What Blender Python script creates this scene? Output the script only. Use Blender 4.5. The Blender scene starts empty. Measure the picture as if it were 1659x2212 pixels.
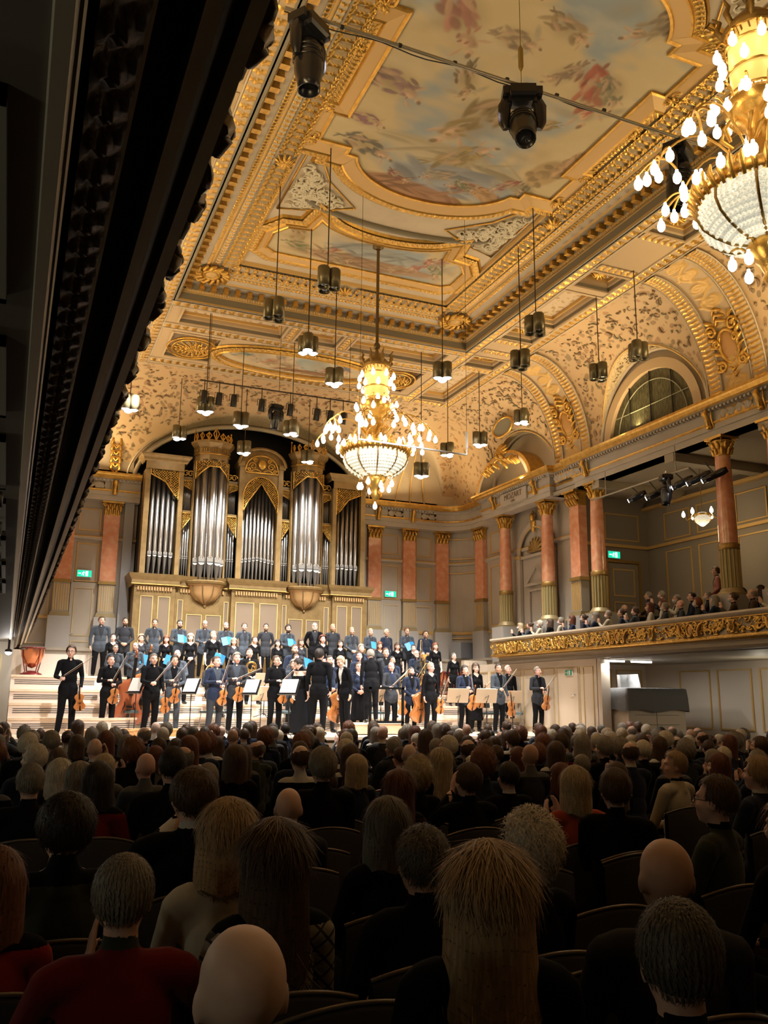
import bpy, math, random
import numpy as np
from mathutils import Vector, Matrix, Euler
random.seed(7); RNG = np.random.RandomState(7)
PI = math.pi
SC = bpy.context.scene
COL = SC.collection

# ------------------------------------------------------------------ camera
CAMZ = 1.77
YAW, PITCH, ROLL, FPX = 0.3965016, 0.2109340, 0.0107671, 1900.5
cy_, sy_, cp_, sp_, cr_, sr_ = math.cos(YAW), math.sin(YAW), math.cos(PITCH), math.sin(PITCH), math.cos(ROLL), math.sin(ROLL)
FWD = np.array([sy_*cp_, cy_*cp_, sp_]); RGT0 = np.array([cy_, -sy_, 0.]); UP0 = np.cross(RGT0, FWD)
RGT = cr_*RGT0 + sr_*UP0; UPV = -sr_*RGT0 + cr_*UP0
cam_data = bpy.data.cameras.new('camera'); cam = bpy.data.objects.new('camera', cam_data); COL.objects.link(cam)
cam_data.sensor_fit = 'HORIZONTAL'; cam_data.sensor_width = 36.0
cam_data.lens = FPX * 36.0 / 1659.0
cam_data.clip_start = 0.05; cam_data.clip_end = 200
M3 = Matrix(((RGT[0], UPV[0], -FWD[0]), (RGT[1], UPV[1], -FWD[1]), (RGT[2], UPV[2], -FWD[2])))
cam.matrix_world = Matrix.Translation((0, 0, CAMZ)) @ M3.to_4x4()
SC.camera = cam
C0 = np.array([0, 0, CAMZ])
def wray(u, v): return RGT*((u-829.5)/FPX) - UPV*((v-1106.)/FPX) + FWD
def onZ(u, v, z): d = wray(u, v); return C0 + d*((z-CAMZ)/d[2])
def onX(u, v, x): d = wray(u, v); return C0 + d*(x/d[0])
def onY(u, v, y): d = wray(u, v); return C0 + d*(y/d[1])

# ------------------------------------------------------------------ world, exposure
SC.view_settings.view_transform = 'Standard'; SC.view_settings.look = 'None'
SC.view_settings.gamma = 1.0; SC.view_settings.use_curve_mapping = False
SC.view_settings.exposure = 0.0
W = bpy.data.worlds.new('night'); SC.world = W; W.use_nodes = True
W.node_tree.nodes['Background'].inputs[0].default_value = (0.5, 0.42, 0.34, 1)
W.node_tree.nodes['Background'].inputs[1].default_value = 0.004
SC.cycles.use_denoising = True
SC.cycles.max_bounces = 6; SC.cycles.diffuse_bounces = 4; SC.cycles.glossy_bounces = 3
SC.cycles.transmission_bounces = 4; SC.cycles.sample_clamp_indirect = 4.0
SC.cycles.caustics_reflective = False; SC.cycles.caustics_refractive = False
WARM = (1.0, 0.73, 0.37); WHITE = (1.0, 0.97, 0.93)

def light(name, kind, loc, energy, color=WARM, size=0.2, size_y=None, aim=None, spot=None, blend=0.6, radius=None):
    d = bpy.data.lights.new(name, kind); d.energy = energy; d.color = color
    if kind == 'AREA':
        d.shape = 'RECTANGLE'; d.size = size; d.size_y = size_y or size
    elif kind in ('POINT', 'SPOT'):
        d.shadow_soft_size = radius if radius is not None else size
    if kind == 'SPOT':
        d.spot_size = spot; d.spot_blend = blend
    o = bpy.data.objects.new(name, d); COL.objects.link(o); o.location = loc
    if aim is not None:
        o.rotation_euler = (Vector(aim) - Vector(loc)).to_track_quat('-Z', 'Y').to_euler()
    return o
# strengths (watts) of the light the hall has
E_COVE_SIDE, E_COVE_BACK, E_CHAND, E_PEND, E_SPOT = 200, 118, 215, 1250, 1900
# cove lighting that runs on top of the cornices and washes the vaults and the ceiling
for s, x in ((1, 13.25), (-1, -0.25)):
    for k, y in enumerate((1.5, 6.5, 11.5, 16.5, 21.0)):
        light('cornice_light', 'AREA', (x, y, 8.16), E_COVE_SIDE, WARM, 0.12, 4.4, aim=(x - s*2.6, y + 0.01, 12.2))
light('cornice_light', 'AREA', (11.6, 25.3, 8.2), E_COVE_BACK*0.6, WARM, 2.4, 0.12, aim=(11.0, 24.0, 12.0))
light('cornice_light', 'AREA', (1.4, 25.3, 8.2), E_COVE_BACK*0.6, WARM, 2.4, 0.12, aim=(2.0, 24.0, 12.0))
# stage flood lamps on the spot bar high in front of the organ and on the gallery bar
for x in (2.2, 4.5, 6.5, 8.5, 10.8):
    light('bar_spot', 'SPOT', (x, 19.6, 8.9), E_SPOT, WHITE, aim=(x*0.9+0.65, 24.6, 2.6), spot=math.radians(58), blend=0.8, radius=0.12)
# front lamps hung beside the moving heads
for x in (2.9, 5.0, 7.6):
    light('front_spot', 'SPOT', (x, 8.45, 9.15), 7200, WHITE, aim=({2.9: 2.6, 5.0: 6.2, 7.6: 10.6}[x], 20.4, 1.9), spot=math.radians(31), blend=.9, radius=0.1)
# weak unseen point lights added to brighten the left balcony soffit
for y in (.6, 4.5, 9., 14.):
    light('wall_lamp_light', 'POINT', (-1.9, y, 2.0), 11.0, (1.0, .95, .72), radius=.12)
for y in (5., 10., 14.8):  # unseen fill added for the right soffit and the console front
    light('wall_lamp_light', 'POINT', (15.2, y, 2.2), 16.0, (1.0, .9, .68), radius=.12)
light('soffit_lamp_light', 'POINT', (-.02, 17.35, 2.45), 14, WHITE, radius=.06)
for y in (15.2, 16.2, 17.0):
    light('gallery_spot', 'SPOT', (13.0, y, 6.4), E_SPOT*0.7, WHITE, aim=(7.5, 21.5, 1.5), spot=math.radians(50), blend=0.8, radius=0.12)
# ------------------------------------------------------------------ mesh builder
class MB:
    def __init__(s): s.v = []; s.f = []; s.m = []; s.s = []; s.n = 0
    def add(s, v, f, mat=0, smooth=False):
        v = np.asarray(v, float).reshape(-1, 3); f = np.asarray(f, int)
        if len(f) == 0: return s
        s.v.append(v); s.f.append(f + s.n); s.n += len(v)
        s.m.append(np.full(len(f), mat, int) if np.isscalar(mat) else np.asarray(mat, int)); s.s.append(np.full(len(f), smooth))
        return s
    def box(s, x0, x1, y0, y1, z0, z1, mat=0):
        v = [(x, y, z) for z in (z0, z1) for y in (y0, y1) for x in (x0, x1)]
        f = [(0, 2, 3, 1), (4, 5, 7, 6), (0, 1, 5, 4), (2, 6, 7, 3), (0, 4, 6, 2), (1, 3, 7, 5)]
        return s.add(v, f, mat)
    def obox(s, c, size, R=None, mat=0, bev=0.0):
        hx, hy, hz = np.array(size)/2.
        v = np.array([(x, y, z) for z in (-hz, hz) for y in (-hy, hy) for x in (-hx, hx)])
        if R is not None: v = v @ np.array(R).T
        f = [(0, 2, 3, 1), (4, 5, 7, 6), (0, 1, 5, 4), (2, 6, 7, 3), (0, 4, 6, 2), (1, 3, 7, 5)]
        return s.add(v + np.array(c), f, mat)
    def ring(s, R, mat=0, smooth=True, closed_u=True, closed_v=False):   # R: (n_rings, n_pts, 3)
        R = np.asarray(R, float); a, b = R.shape[:2]
        I = np.arange(a*b).reshape(a, b)
        if closed_u: I = np.concatenate([I, I[:, :1]], 1)
        if closed_v: I = np.concatenate([I, I[:1]], 0)
        q = np.stack([I[:-1, :-1], I[:-1, 1:], I[1:, 1:], I[1:, :-1]], -1).reshape(-1, 4)
        return s.add(R.reshape(-1, 3), q, mat, smooth)
    def cap(s, P, mat=0):
        P = np.asarray(P, float); n = len(P)
        c = P.mean(0, keepdims=True); v = np.concatenate([P, c])
        return s.add(v, [(i, (i+1) % n, n) for i in range(n)], mat)
    def tube(s, pts, rad, n=8, mat=0, caps=True, smooth=True, sq=None):
        pts = np.asarray(pts, float); k = len(pts); rad = np.full(k, rad) if np.isscalar(rad) else np.asarray(rad, float)
        T = np.gradient(pts, axis=0); T /= np.linalg.norm(T, axis=1, keepdims=True) + 1e-12
        up = np.array([0, 0, 1.]) if abs(T[0][2]) < .9 else np.array([1., 0, 0])
        a = np.cross(T[0], up); a /= np.linalg.norm(a); rs = []
        th = np.arange(n)*2*PI/n
        for i in range(k):
            a = a - T[i]*a.dot(T[i]); a /= np.linalg.norm(a) + 1e-12; b = np.cross(T[i], a)
            rs.append(pts[i] + rad[i]*(np.cos(th)[:, None]*a + np.sin(th)[:, None]*b*(sq or 1)))
        s.ring(rs, mat, smooth)
        if caps: s.cap(rs[0], mat); s.cap(rs[-1], mat)
        return s
    def lathe(s, prof, n=24, c=(0, 0, 0), mat=0, smooth=True, a0=0, a1=2*PI, sx=1, sy=1):
        prof = np.asarray(prof, float); full = abs(a1-a0-2*PI) < 1e-6
        th = a0 + (a1-a0)*(np.arange(n)/(n if full else n-1))
        R = np.stack([np.stack([c[0]+sx*r*np.cos(th), c[1]+sy*r*np.sin(th), np.full(n, c[2]+z)], 1) for r, z in prof])
        return s.ring(R, mat, smooth, closed_u=full)
    def ell(s, c, r, nu=12, nv=8, mat=0, R=None, smooth=True):
        th = np.arange(nu)*2*PI/nu; ph = np.linspace(-PI/2, PI/2, nv+1)
        P = np.stack([np.stack([np.cos(p)*np.cos(th), np.cos(p)*np.sin(th), np.full(nu, np.sin(p))], 1) for p in ph])*np.array(r)
        if R is not None: P = P @ np.array(R).T
        return s.ring(P + np.array(c), mat, smooth)
    def sweep(s, path, prof, mat=0, closed=False, smooth=False, flip=1):
        # path: XY(Z) polyline; prof: (offset to the left of travel * flip, dz)
        P = np.asarray(path, float)
        if P.shape[1] == 2: P = np.concatenate([P, np.zeros((len(P), 1))], 1)
        N = miter(P[:, :2], closed)*flip
        R = np.stack([np.concatenate([P[:, :2] + N*a, (P[:, 2]+b)[:, None]], 1) for a, b in prof])   # (prof, path, 3)
        return s.ring(R, mat, smooth, closed_u=closed)
    def poly(s, pts, mat=0):
        # convex-ish polygon fan
        return s.cap(pts, mat)
    def prism(s, pts2, z0, z1, mat=0, ax=2):
        # extruded outline (concave allowed when star-shaped about its centre) along axis ax
        p = np.asarray(pts2, float); n = len(p)
        def put(z):
            o = np.zeros((n, 3)); k = [i for i in range(3) if i != ax]; o[:, k[0]] = p[:, 0]; o[:, k[1]] = p[:, 1]; o[:, ax] = z; return o
        a, b = put(z0), put(z1)
        s.ring([a, b], mat, False); s.cap(a, mat); s.cap(b, mat); return s
    def arrays(s):
        return np.concatenate(s.v), s.f, np.concatenate(s.m), np.concatenate(s.s)
def miter(P, closed):
    P = np.asarray(P, float); n = len(P)
    if closed: A = P - np.roll(P, 1, 0); B = np.roll(P, -1, 0) - P
    else:
        D = np.diff(P, axis=0); A = np.concatenate([D[:1], D]); B = np.concatenate([D, D[-1:]])
    A = A/(np.linalg.norm(A, axis=1, keepdims=True)+1e-12); B = B/(np.linalg.norm(B, axis=1, keepdims=True)+1e-12)
    na = np.stack([-A[:, 1], A[:, 0]], 1); nb = np.stack([-B[:, 1], B[:, 0]], 1)
    m = na + nb; m /= np.linalg.norm(m, axis=1, keepdims=True)+1e-12
    k = 1/np.maximum((m*na).sum(1), .35)
    return m*k[:, None]
def to_mesh(name, mb, mats, colors=None):
    v, fl, m, sm = mb.arrays()
    me = bpy.data.meshes.new(name)
    sizes = np.concatenate([np.full(len(f), f.shape[1]) for f in fl])
    loops = np.concatenate([f.reshape(-1) for f in fl])
    me.vertices.add(len(v)); me.vertices.foreach_set('co', v.reshape(-1))
    me.loops.add(len(loops)); me.loops.foreach_set('vertex_index', loops.astype(np.int32))
    me.polygons.add(len(sizes)); st = np.concatenate([[0], np.cumsum(sizes)[:-1]])
    me.polygons.foreach_set('loop_start', st.astype(np.int32))
    me.polygons.foreach_set('material_index', m.astype(np.int32)); me.polygons.foreach_set('use_smooth', sm.astype(bool))
    if colors is not None:
        ca = me.color_attributes.new('Col', 'FLOAT_COLOR', 'POINT'); c4 = np.ones((len(v), 4)); c4[:, :3] = colors
        ca.data.foreach_set('color', c4.reshape(-1))
    me.update(calc_edges=True)
    for mt in (mats if isinstance(mats, (list, tuple)) else [mats]): me.materials.append(mt)
    return me
def ob(name, mb, mats, parent=None, loc=None, rot=None, colors=None):
    me = mb if isinstance(mb, bpy.types.Mesh) else to_mesh(name, mb, mats, colors)
    o = bpy.data.objects.new(name, me); COL.objects.link(o)
    if parent is not None: o.parent = parent
    if loc is not None: o.location = loc
    if rot is not None: o.rotation_euler = rot
    return o
def tag(o, label, cat, group=None):
    o['label'] = label; o['category'] = cat
    if group: o['group'] = group
    return o
def empty(name, loc=(0, 0, 0), rz=0.0, label=None, cat=None, group=None, rot=None):
    o = bpy.data.objects.new(name, None); COL.objects.link(o); o.location = loc; o.rotation_euler = rot or (0, 0, rz)
    o.empty_display_size = .1
    if label: tag(o, label, cat, group)
    return o
def struct(o): o['kind'] = 'structure'; return o
def stuff(o): o['kind'] = 'stuff'; return o
def dup(root, loc, rot=None, label=None, group=None, scale=None):
    r = root.copy(); COL.objects.link(r); r.location = loc
    if rot is not None: r.rotation_euler = rot
    if scale is not None: r.scale = scale if hasattr(scale, '__len__') else (scale,)*3
    if label: r['label'] = label
    if group: r['group'] = group
    for ch in list(root.children):
        c = ch.copy(); COL.objects.link(c); c.parent = r
        for g in list(ch.children):
            d = g.copy(); COL.objects.link(d); d.parent = c
    return r

# ------------------------------------------------------------------ materials
MATS = {}
def mat(name, col, rough=.6, metal=0., emit=None, es=1., noise=None, bump=None, coat=0., spec=None, sheen=0., trans=0.):
    if name in MATS: return MATS[name]
    m = bpy.data.materials.new(name); m.use_nodes = True; nt = m.node_tree; b = nt.nodes['Principled BSDF']
    b.inputs['Base Color'].default_value = (*col, 1); b.inputs['Roughness'].default_value = rough; b.inputs['Metallic'].default_value = metal
    if coat: b.inputs['Coat Weight'].default_value = coat; b.inputs['Coat Roughness'].default_value = .08
    if spec is not None: b.inputs['Specular IOR Level'].default_value = spec
    if sheen: b.inputs['Sheen Weight'].default_value = sheen
    if trans: b.inputs['Transmission Weight'].default_value = trans
    if emit is not None:
        b.inputs['Emission Color'].default_value = (*emit, 1); b.inputs['Emission Strength'].default_value = es
    if noise or bump:
        tc = nt.nodes.new('ShaderNodeTexCoord')
    if noise:      # (scale, colour2, lo, hi, detail[, stretch])
        n = nt.nodes.new('ShaderNodeTexNoise'); n.inputs['Scale'].default_value = noise[0]; n.inputs['Detail'].default_value = noise[4] if len(noise) > 4 else 5
        src = tc.outputs['Object']
        if len(noise) > 5:
            mp = nt.nodes.new('ShaderNodeMapping'); mp.inputs['Scale'].default_value = noise[5]; nt.links.new(src, mp.inputs[0]); src = mp.outputs[0]
        nt.links.new(src, n.inputs['Vector'])
        r = nt.nodes.new('ShaderNodeValToRGB'); r.color_ramp.elements[0].position = noise[2]; r.color_ramp.elements[1].position = noise[3]
        r.color_ramp.elements[0].color = (*col, 1); r.color_ramp.elements[1].color = (*noise[1], 1)
        nt.links.new(n.outputs['Fac'], r.inputs['Fac']); nt.links.new(r.outputs['Color'], b.inputs['Base Color'])
    if bump:       # (scale, strength, distance)
        n = nt.nodes.new('ShaderNodeTexNoise'); n.inputs['Scale'].default_value = bump[0]; n.inputs['Detail'].default_value = 4
        nt.links.new(tc.outputs['Object'], n.inputs['Vector'])
        bp = nt.nodes.new('ShaderNodeBump'); bp.inputs['Strength'].default_value = bump[1]; bp.inputs['Distance'].default_value = bump[2]
        nt.links.new(n.outputs['Fac'], bp.inputs['Height']); nt.links.new(bp.outputs['Normal'], b.inputs['Normal'])
    MATS[name] = m; return m
def pattern_mat(name, c0, c1, c2, scale, kind='leaf', rough=.6, metal2=0.):
    # painted foliage ornament: voronoi petals over a flat ground
    m = bpy.data.materials.new(name); m.use_nodes = True; nt = m.node_tree; b = nt.nodes['Principled BSDF']; L = nt.links.new
    b.inputs['Roughness'].default_value = rough
    tc = nt.nodes.new('ShaderNodeTexCoord')
    wv = nt.nodes.new('ShaderNodeTexNoise'); wv.inputs['Scale'].default_value = scale*.5; wv.inputs['Detail'].default_value = 1; L(tc.outputs['Object'], wv.inputs['Vector'])
    mx = nt.nodes.new('ShaderNodeMixRGB'); mx.blend_type = 'ADD'; mx.inputs[0].default_value = .35; L(tc.outputs['Object'], mx.inputs[1]); L(wv.outputs['Color'], mx.inputs[2])
    vo = nt.nodes.new('ShaderNodeTexVoronoi'); vo.inputs['Scale'].default_value = scale; vo.feature = 'DISTANCE_TO_EDGE' if kind == 'lattice' else 'F1'
    L(mx.outputs[0], vo.inputs['Vector'])
    n2 = nt.nodes.new('ShaderNodeTexNoise'); n2.inputs['Scale'].default_value = scale*.22; n2.inputs['Detail'].default_value = 2; L(tc.outputs['Object'], n2.inputs['Vector'])
    r1 = nt.nodes.new('ShaderNodeValToRGB'); e = r1.color_ramp.elements
    e[0].position, e[1].position = (.02, .06) if kind == 'lattice' else (.34, .40)
    e[0].color = (1, 1, 1, 1); e[1].color = (0, 0, 0, 1)
    L(vo.outputs['Distance'], r1.inputs['Fac'])
    r2 = nt.nodes.new('ShaderNodeValToRGB'); e = r2.color_ramp.elements; e[0].position, e[1].position = (.34, .40) if kind != 'lattice' else (.0, .01); e[0].color = (0, 0, 0, 1); e[1].color = (1, 1, 1, 1)
    L(n2.outputs['Fac'], r2.inputs['Fac'])
    mu = nt.nodes.new('ShaderNodeMath'); mu.operation = 'MULTIPLY'; L(r1.outputs['Color'], mu.inputs[0]); L(r2.outputs['Color'], mu.inputs[1])
    n3 = nt.nodes.new('ShaderNodeTexNoise'); n3.inputs['Scale'].default_value = scale*.6; L(tc.outputs['Object'], n3.inputs['Vector'])
    r3 = nt.nodes.new('ShaderNodeValToRGB'); e = r3.color_ramp.elements; e[0].position, e[1].position = .4, .6; e[0].color = (*c1, 1); e[1].color = (*c2, 1); L(n3.outputs['Fac'], r3.inputs['Fac'])
    mc = nt.nodes.new('ShaderNodeMixRGB'); mc.inputs[1].default_value = (*c0, 1); L(mu.outputs[0], mc.inputs[0]); L(r3.outputs['Color'], mc.inputs[2])
    L(mc.outputs[0], b.inputs['Base Color']); MATS[name] = m; return m
def col_mat(name, rough=.7):
    m = bpy.data.materials.new(name); m.use_nodes = True; nt = m.node_tree; b = nt.nodes['Principled BSDF']
    a = nt.nodes.new('ShaderNodeVertexColor'); a.layer_name = 'Col'; nt.links.new(a.outputs['Color'], b.inputs['Base Color']); b.inputs['Roughness'].default_value = rough
    return m
GOLD = mat('gilding', (.72, .43, .10), .34, .75, bump=(60, .25, .01), noise=(9, (.50, .28, .06), .35, .75))
GOLDF = mat('flat gold paint', (.62, .40, .14), .5, .25)
GOLDD = mat('aged gilding', (.34, .21, .06), .45, .6, bump=(40, .3, .01))
GREIGE = mat('greige wall paint', (.43, .375, .30), .6, noise=(1.5, (.39, .34, .27), .4, .7))
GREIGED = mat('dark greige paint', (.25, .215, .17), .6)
CREAM = mat('cream ceiling paint', (.56, .47, .35), .65, noise=(2, (.50, .42, .31), .4, .7))
ROSE = mat('rose cream paint', (.52, .38, .23), .65)
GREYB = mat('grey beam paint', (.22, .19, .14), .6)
MARBLE = mat('salmon marble', (.66, .27, .14), .22, noise=(5.5, (.74, .40, .24), .42, .68, 9), coat=.3)
BRONZE = mat('olive bronze flutes', (.30, .26, .12), .5, .2)
PALEW = mat('pale stage wood', (.74, .60, .45), .45, noise=(3, (.66, .51, .37), .4, .65, 6, (1, 12, 1)))
RISER = mat('pinkish riser panel', (.72, .61, .52), .55)
PANELW = mat('cream stage wall paint', (.66, .56, .44), .6)
DARKV = mat('dark void', (.02, .016, .012), .9)
BLACK = mat('matt black metal', (.012, .012, .013), .45)
BLACKS = mat('glossy black housing', (.01, .01, .012), .25)
CHROME = mat('chrome steel', (.65, .65, .66), .2, 1.)
PIPE = mat('polished tin pipe', (.36, .345, .32), .30, .95)
PIPED = mat('tin pipe foot', (.30, .29, .27), .4, .8)
OAKG = mat('gilded oak case', (.29, .19, .075), .42, .35, noise=(6, (.22, .14, .05), .4, .7))
OAKL = mat('pale oak bowl', (.55, .33, .14), .4)
GRILL = mat('brown grille cloth', (.20, .145, .095), .8)
FLOORM = mat('dark parquet', (.05, .035, .025), .5)
FRESCO = col_mat('fresco colours')
COVEP = pattern_mat('painted foliage on rose ground', (.53, .37, .21), (.27, .19, .10), (.38, .22, .11), 5.5)
LATT = pattern_mat('painted gold lattice', (.50, .40, .25), (.36, .25, .10), (.33, .24, .12), 9, 'lattice')
SHADETRIM = mat('darkened fascia paint', (.10, .085, .065), .5)
SHADEORN = mat('dark bronze foliage', (.11, .08, .045), .4, .5, bump=(30, .4, .01))
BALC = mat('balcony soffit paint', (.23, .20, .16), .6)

# ------------------------------------------------------------------ relief tiles (real relief geometry)
def stroke_field(X, Y, pts, w):
    d = np.full(X.shape, 9.)
    for px, py in pts: d = np.minimum(d, (X-px)**2 + (Y-py)**2)
    return np.clip(1 - np.sqrt(d)/w, 0, 1)
def tile_scroll(nu, nv, asp=2.2, seed=0, w=.10):
    u = (np.arange(nu)+.5)/nu*asp; v = (np.arange(nv)+.5)/nv
    U, V = np.meshgrid(u, v, indexing='ij'); pts = []
    t = np.linspace(0, 1, 60); pts += list(zip(t*asp, .5+.30*np.sin(2*PI*t)))
    for cx, cyy, sg in ((.25*asp, .42, 1), (.75*asp, .58, -1)):
        a = np.linspace(0, 3.6*PI, 60); r = .04+.24*a/(3.6*PI)
        pts += list(zip(cx + r*np.cos(a*sg+1)*1.15, cyy + r*np.sin(a*sg+1)))
    for k in range(8):
        x = (k+.5)/8*asp; y = .5+.30*math.sin(2*PI*(k+.5)/8); sg = 1 if k % 2 else -1
        for q in np.linspace(0, 1, 8): pts.append((x+.12*q, y+sg*.2*q))
    P = np.array(pts); P = np.concatenate([P, P-[asp, 0], P+[asp, 0]])
    return np.sqrt(stroke_field(U, V, P, w))*np.clip(np.minimum(V, 1-V)*12, 0, 1)
def tile_rope(nu, nv):
    U, V = np.meshgrid(np.arange(nu)/nu, (np.arange(nv)+.5)/nv, indexing='ij')
    return np.sqrt(np.clip(1-(2*V-1)**2, 0, 1))*(.55+.45*np.abs(np.sin(PI*(U*2+V*.9))))
def tile_egg(nu, nv):
    U, V = np.meshgrid((np.arange(nu)+.5)/nu, (np.arange(nv)+.5)/nv, indexing='ij')
    return np.clip(1-((U-.5)/.4)**2-((V-.5)/.48)**2, 0, 1)**.5
def tile_leaf(nu, nv, seed=1):
    U, V = np.meshgrid((np.arange(nu)+.5)/nu, (np.arange(nv)+.5)/nv, indexing='ij')
    h = .5+.5*np.sin(2*PI*(U*2+np.sin(V*PI)*.55))*np.sin(PI*V)
    h *= .6+.4*np.sin(2*PI*(3*V+U*2))
    return np.clip(h, 0, 1)*np.clip(np.minimum(V, 1-V)*8, 0, 1)
def tile_guill(nu, nv):   # upright ovals with a ring, small rounds between
    U, V = np.meshgrid((np.arange(nu)+.5)/nu, (np.arange(nv)+.5)/nv, indexing='ij')
    d = np.sqrt(((U-.5)/.31)**2 + (np.sign(V-.5)*np.maximum(np.abs(V-.5)-.18, 0)/.22)**2)
    ring = np.clip(1-np.abs(d-1)/.30, 0, 1)
    e = np.minimum(U, 1-U); r2 = np.minimum.reduce([np.sqrt((e/.14)**2+((V-q)/.10)**2) for q in (.5, .12, .88)])
    rnd = np.clip(1.1-np.abs(r2-.8)/.6, 0, 1)*.9
    bar = np.clip(1-np.minimum(V, 1-V)/.07, 0, 1)
    h = np.maximum.reduce([ring, rnd, bar])
    return np.where((d < .8) & (h < .3), -1., h)
def relief(mb, fn, L, tl, H, depth, thr=.25, mats=(1, 0), dark=None, smooth=True):
    # fn(s, v, h) -> xyz arrays ; s in metres along, v 0..1 across
    nu, nv = H.shape; n = max(1, int(round(L/tl))); Hh = np.tile(H, (n, 1)); Hh = np.concatenate([Hh, Hh[:1]], 0)
    s = np.arange(n*nu+1)/(n*nu)*L; v = np.linspace(0, 1, nv)
    S, V = np.meshgrid(s, v, indexing='ij')
    P = fn(S, V, Hh*depth)
    a, b = S.shape; I = np.arange(a*b).reshape(a, b)
    q = np.stack([I[:-1, :-1], I[:-1, 1:], I[1:, 1:], I[1:, :-1]], -1).reshape(-1, 4)
    hm = (Hh[:-1, :-1]+Hh[1:, 1:]+Hh[:-1, 1:]+Hh[1:, :-1])/4
    mi = np.where(hm > thr, mats[1], mats[0]).reshape(-1)
    if dark is not None: mi = np.where(hm.reshape(-1) < -.2, dark, mi)
    mb.add(P.reshape(-1, 3), q, mi, smooth)
def band(mb, p0, p1, across, nrm, tl, H, depth, **k):
    p0 = np.array(p0, float); p1 = np.array(p1, float); ac = np.array(across, float); nn = np.array(nrm, float)
    L = np.linalg.norm(p1-p0); d = (p1-p0)/L
    relief(mb, lambda S, V, h: p0 + S[..., None]*d + V[..., None]*ac + h[..., None]*nn, L, tl, H, depth, **k)
T_SC = tile_scroll(26, 12); T_SCL = tile_scroll(40, 22, 2.2, w=.09); T_ROPE = tile_rope(6, 6); T_EGG = tile_egg(6, 6); T_LEAF = tile_leaf(12, 9); T_GU = tile_guill(12, 18)
# ------------------------------------------------------------------ the room
XC = 6.5; ZB = 10.7; ZC = 11.3; ZE = 8.1; YN = -6.0; YBK = 26.2; YCC = 10.95
def mx(x, s): return x if s > 0 else 2*XC - x
struct(ob('floor', MB().box(-3.2, 16.4, YN, 18.02, -.2, 0), FLOORM))
sb = MB(); sb.box(-.6, 16.3, 18.0, 26.4, .93, 1.0, 0); sb.box(-.6, 16.3, 18.06, 26.4, 0, .93, 1)
st = struct(ob('stage_floor', sb, [PALEW, mat('stage front oak', (.42, .29, .17), .5)]))
fm = MB(); fm.box(-.6, 16.3, 17.96, 18.02, .945, 1.006); ob('nosing', fm, PALEW, st)
for k in range(14):
    ob('panel', MB().box(-.5+k*1.18, .62+k*1.18, 18.03, 18.06, .1, .88), MATS['stage front oak'], st)
# risers: amphitheatre steps, vent slots in each front
LV = [(1.33, 20.3, 21.4), (1.63, 21.3, 22.3), (1.93, 22.3, 23.15), (2.28, 23.3, 24.05)]
for z, ya, yb in LV:
    path = [(.08, ya), (2.1, ya), (3.3, yb), (9.7, yb), (10.9, yb-.35), (12.92, yb-.35)]
    m = MB()
    for (xa, y0), (xb, y1) in zip(path[:-1], path[1:]):
        m.add([(xa, y0, z), (xb, y1, z), (xb, 26.1, z), (xa, 26.1, z)], [(0, 1, 2, 3)], 0)
        m.add([(xa, y0, 1), (xb, y1, 1), (xb, y1, z), (xa, y0, z)], [(0, 1, 2, 3)], 1)
    r = struct(ob('riser', m, [PALEW, RISER]))
    n = MB(); n.sweep([(a, b, z) for a, b in path], [(0, -.045), (-.035, -.045), (-.035, .006), (.01, .006)], 0); ob('nosing', n, PALEW, r)
    for (xa, y0), (xb, y1) in zip(path[:-1], path[1:]):
        d = np.array([xb-xa, y1-y0]); L = np.linalg.norm(d); d /= L; nn = np.array([d[1], -d[0]])
        cnt = max(1, int(L/1.25)); w = L/cnt
        for k in range(cnt):
            for q in range(3):
                c = np.array([xa, y0]) + d*(w*(k+.5)) + nn*.004
                g = MB().obox((c[0], c[1], z-.12-.042*q), (w-.18, .012, .014), [[d[0], nn[0], 0], [d[1], nn[1], 0], [0, 0, 1]]); ob('slat', g, BLACK, r)
struct(ob('side_platform', MB().box(.08, 1.95, 24.7, 26.15, 2.2, 2.86), RISER))
# ---- walls ----------------------------------------------------------------
def frame(mb, o, du, dv, w, h, t=.035, d=.03, m=0):
    # raised rectangular moulding: origin o (corner), unit vectors du, dv, out normal = du x dv scaled d
    o = np.array(o, float); du = np.array(du, float); dv = np.array(dv, float); n = np.cross(du, dv)*d
    for a, b, c, e in ((0, 0, w, t), (0, h-t, w, t), (0, t, t, h-2*t), (w-t, t, t, h-2*t)):
        p = [o+du*(a+i*c)+dv*(b+j*e)+n*k for k in (0, 1) for j in (0, 1) for i in (0, 1)]
        mb.add(p, [(0, 2, 3, 1), (4, 5, 7, 6), (0, 1, 5, 4), (2, 6, 7, 3), (0, 4, 6, 2), (1, 3, 7, 5)], m)
def panel_ob(parent, o, du, dv, w, h, d=.03, m=None, t=.035):
    o = np.array(o, float); du = np.array(du, float); dv = np.array(dv, float)
    f = MB(); frame(f, o, du, dv, w, h, t, d)
    p = ob('panel_moulding', f, m or GOLDF, parent); return p
def arc(cx, cy, r, a0, a1, n): return [(cx+r*math.cos(a), cy+r*math.sin(a)) for a in np.linspace(a0, a1, n)]
walls = {}
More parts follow.
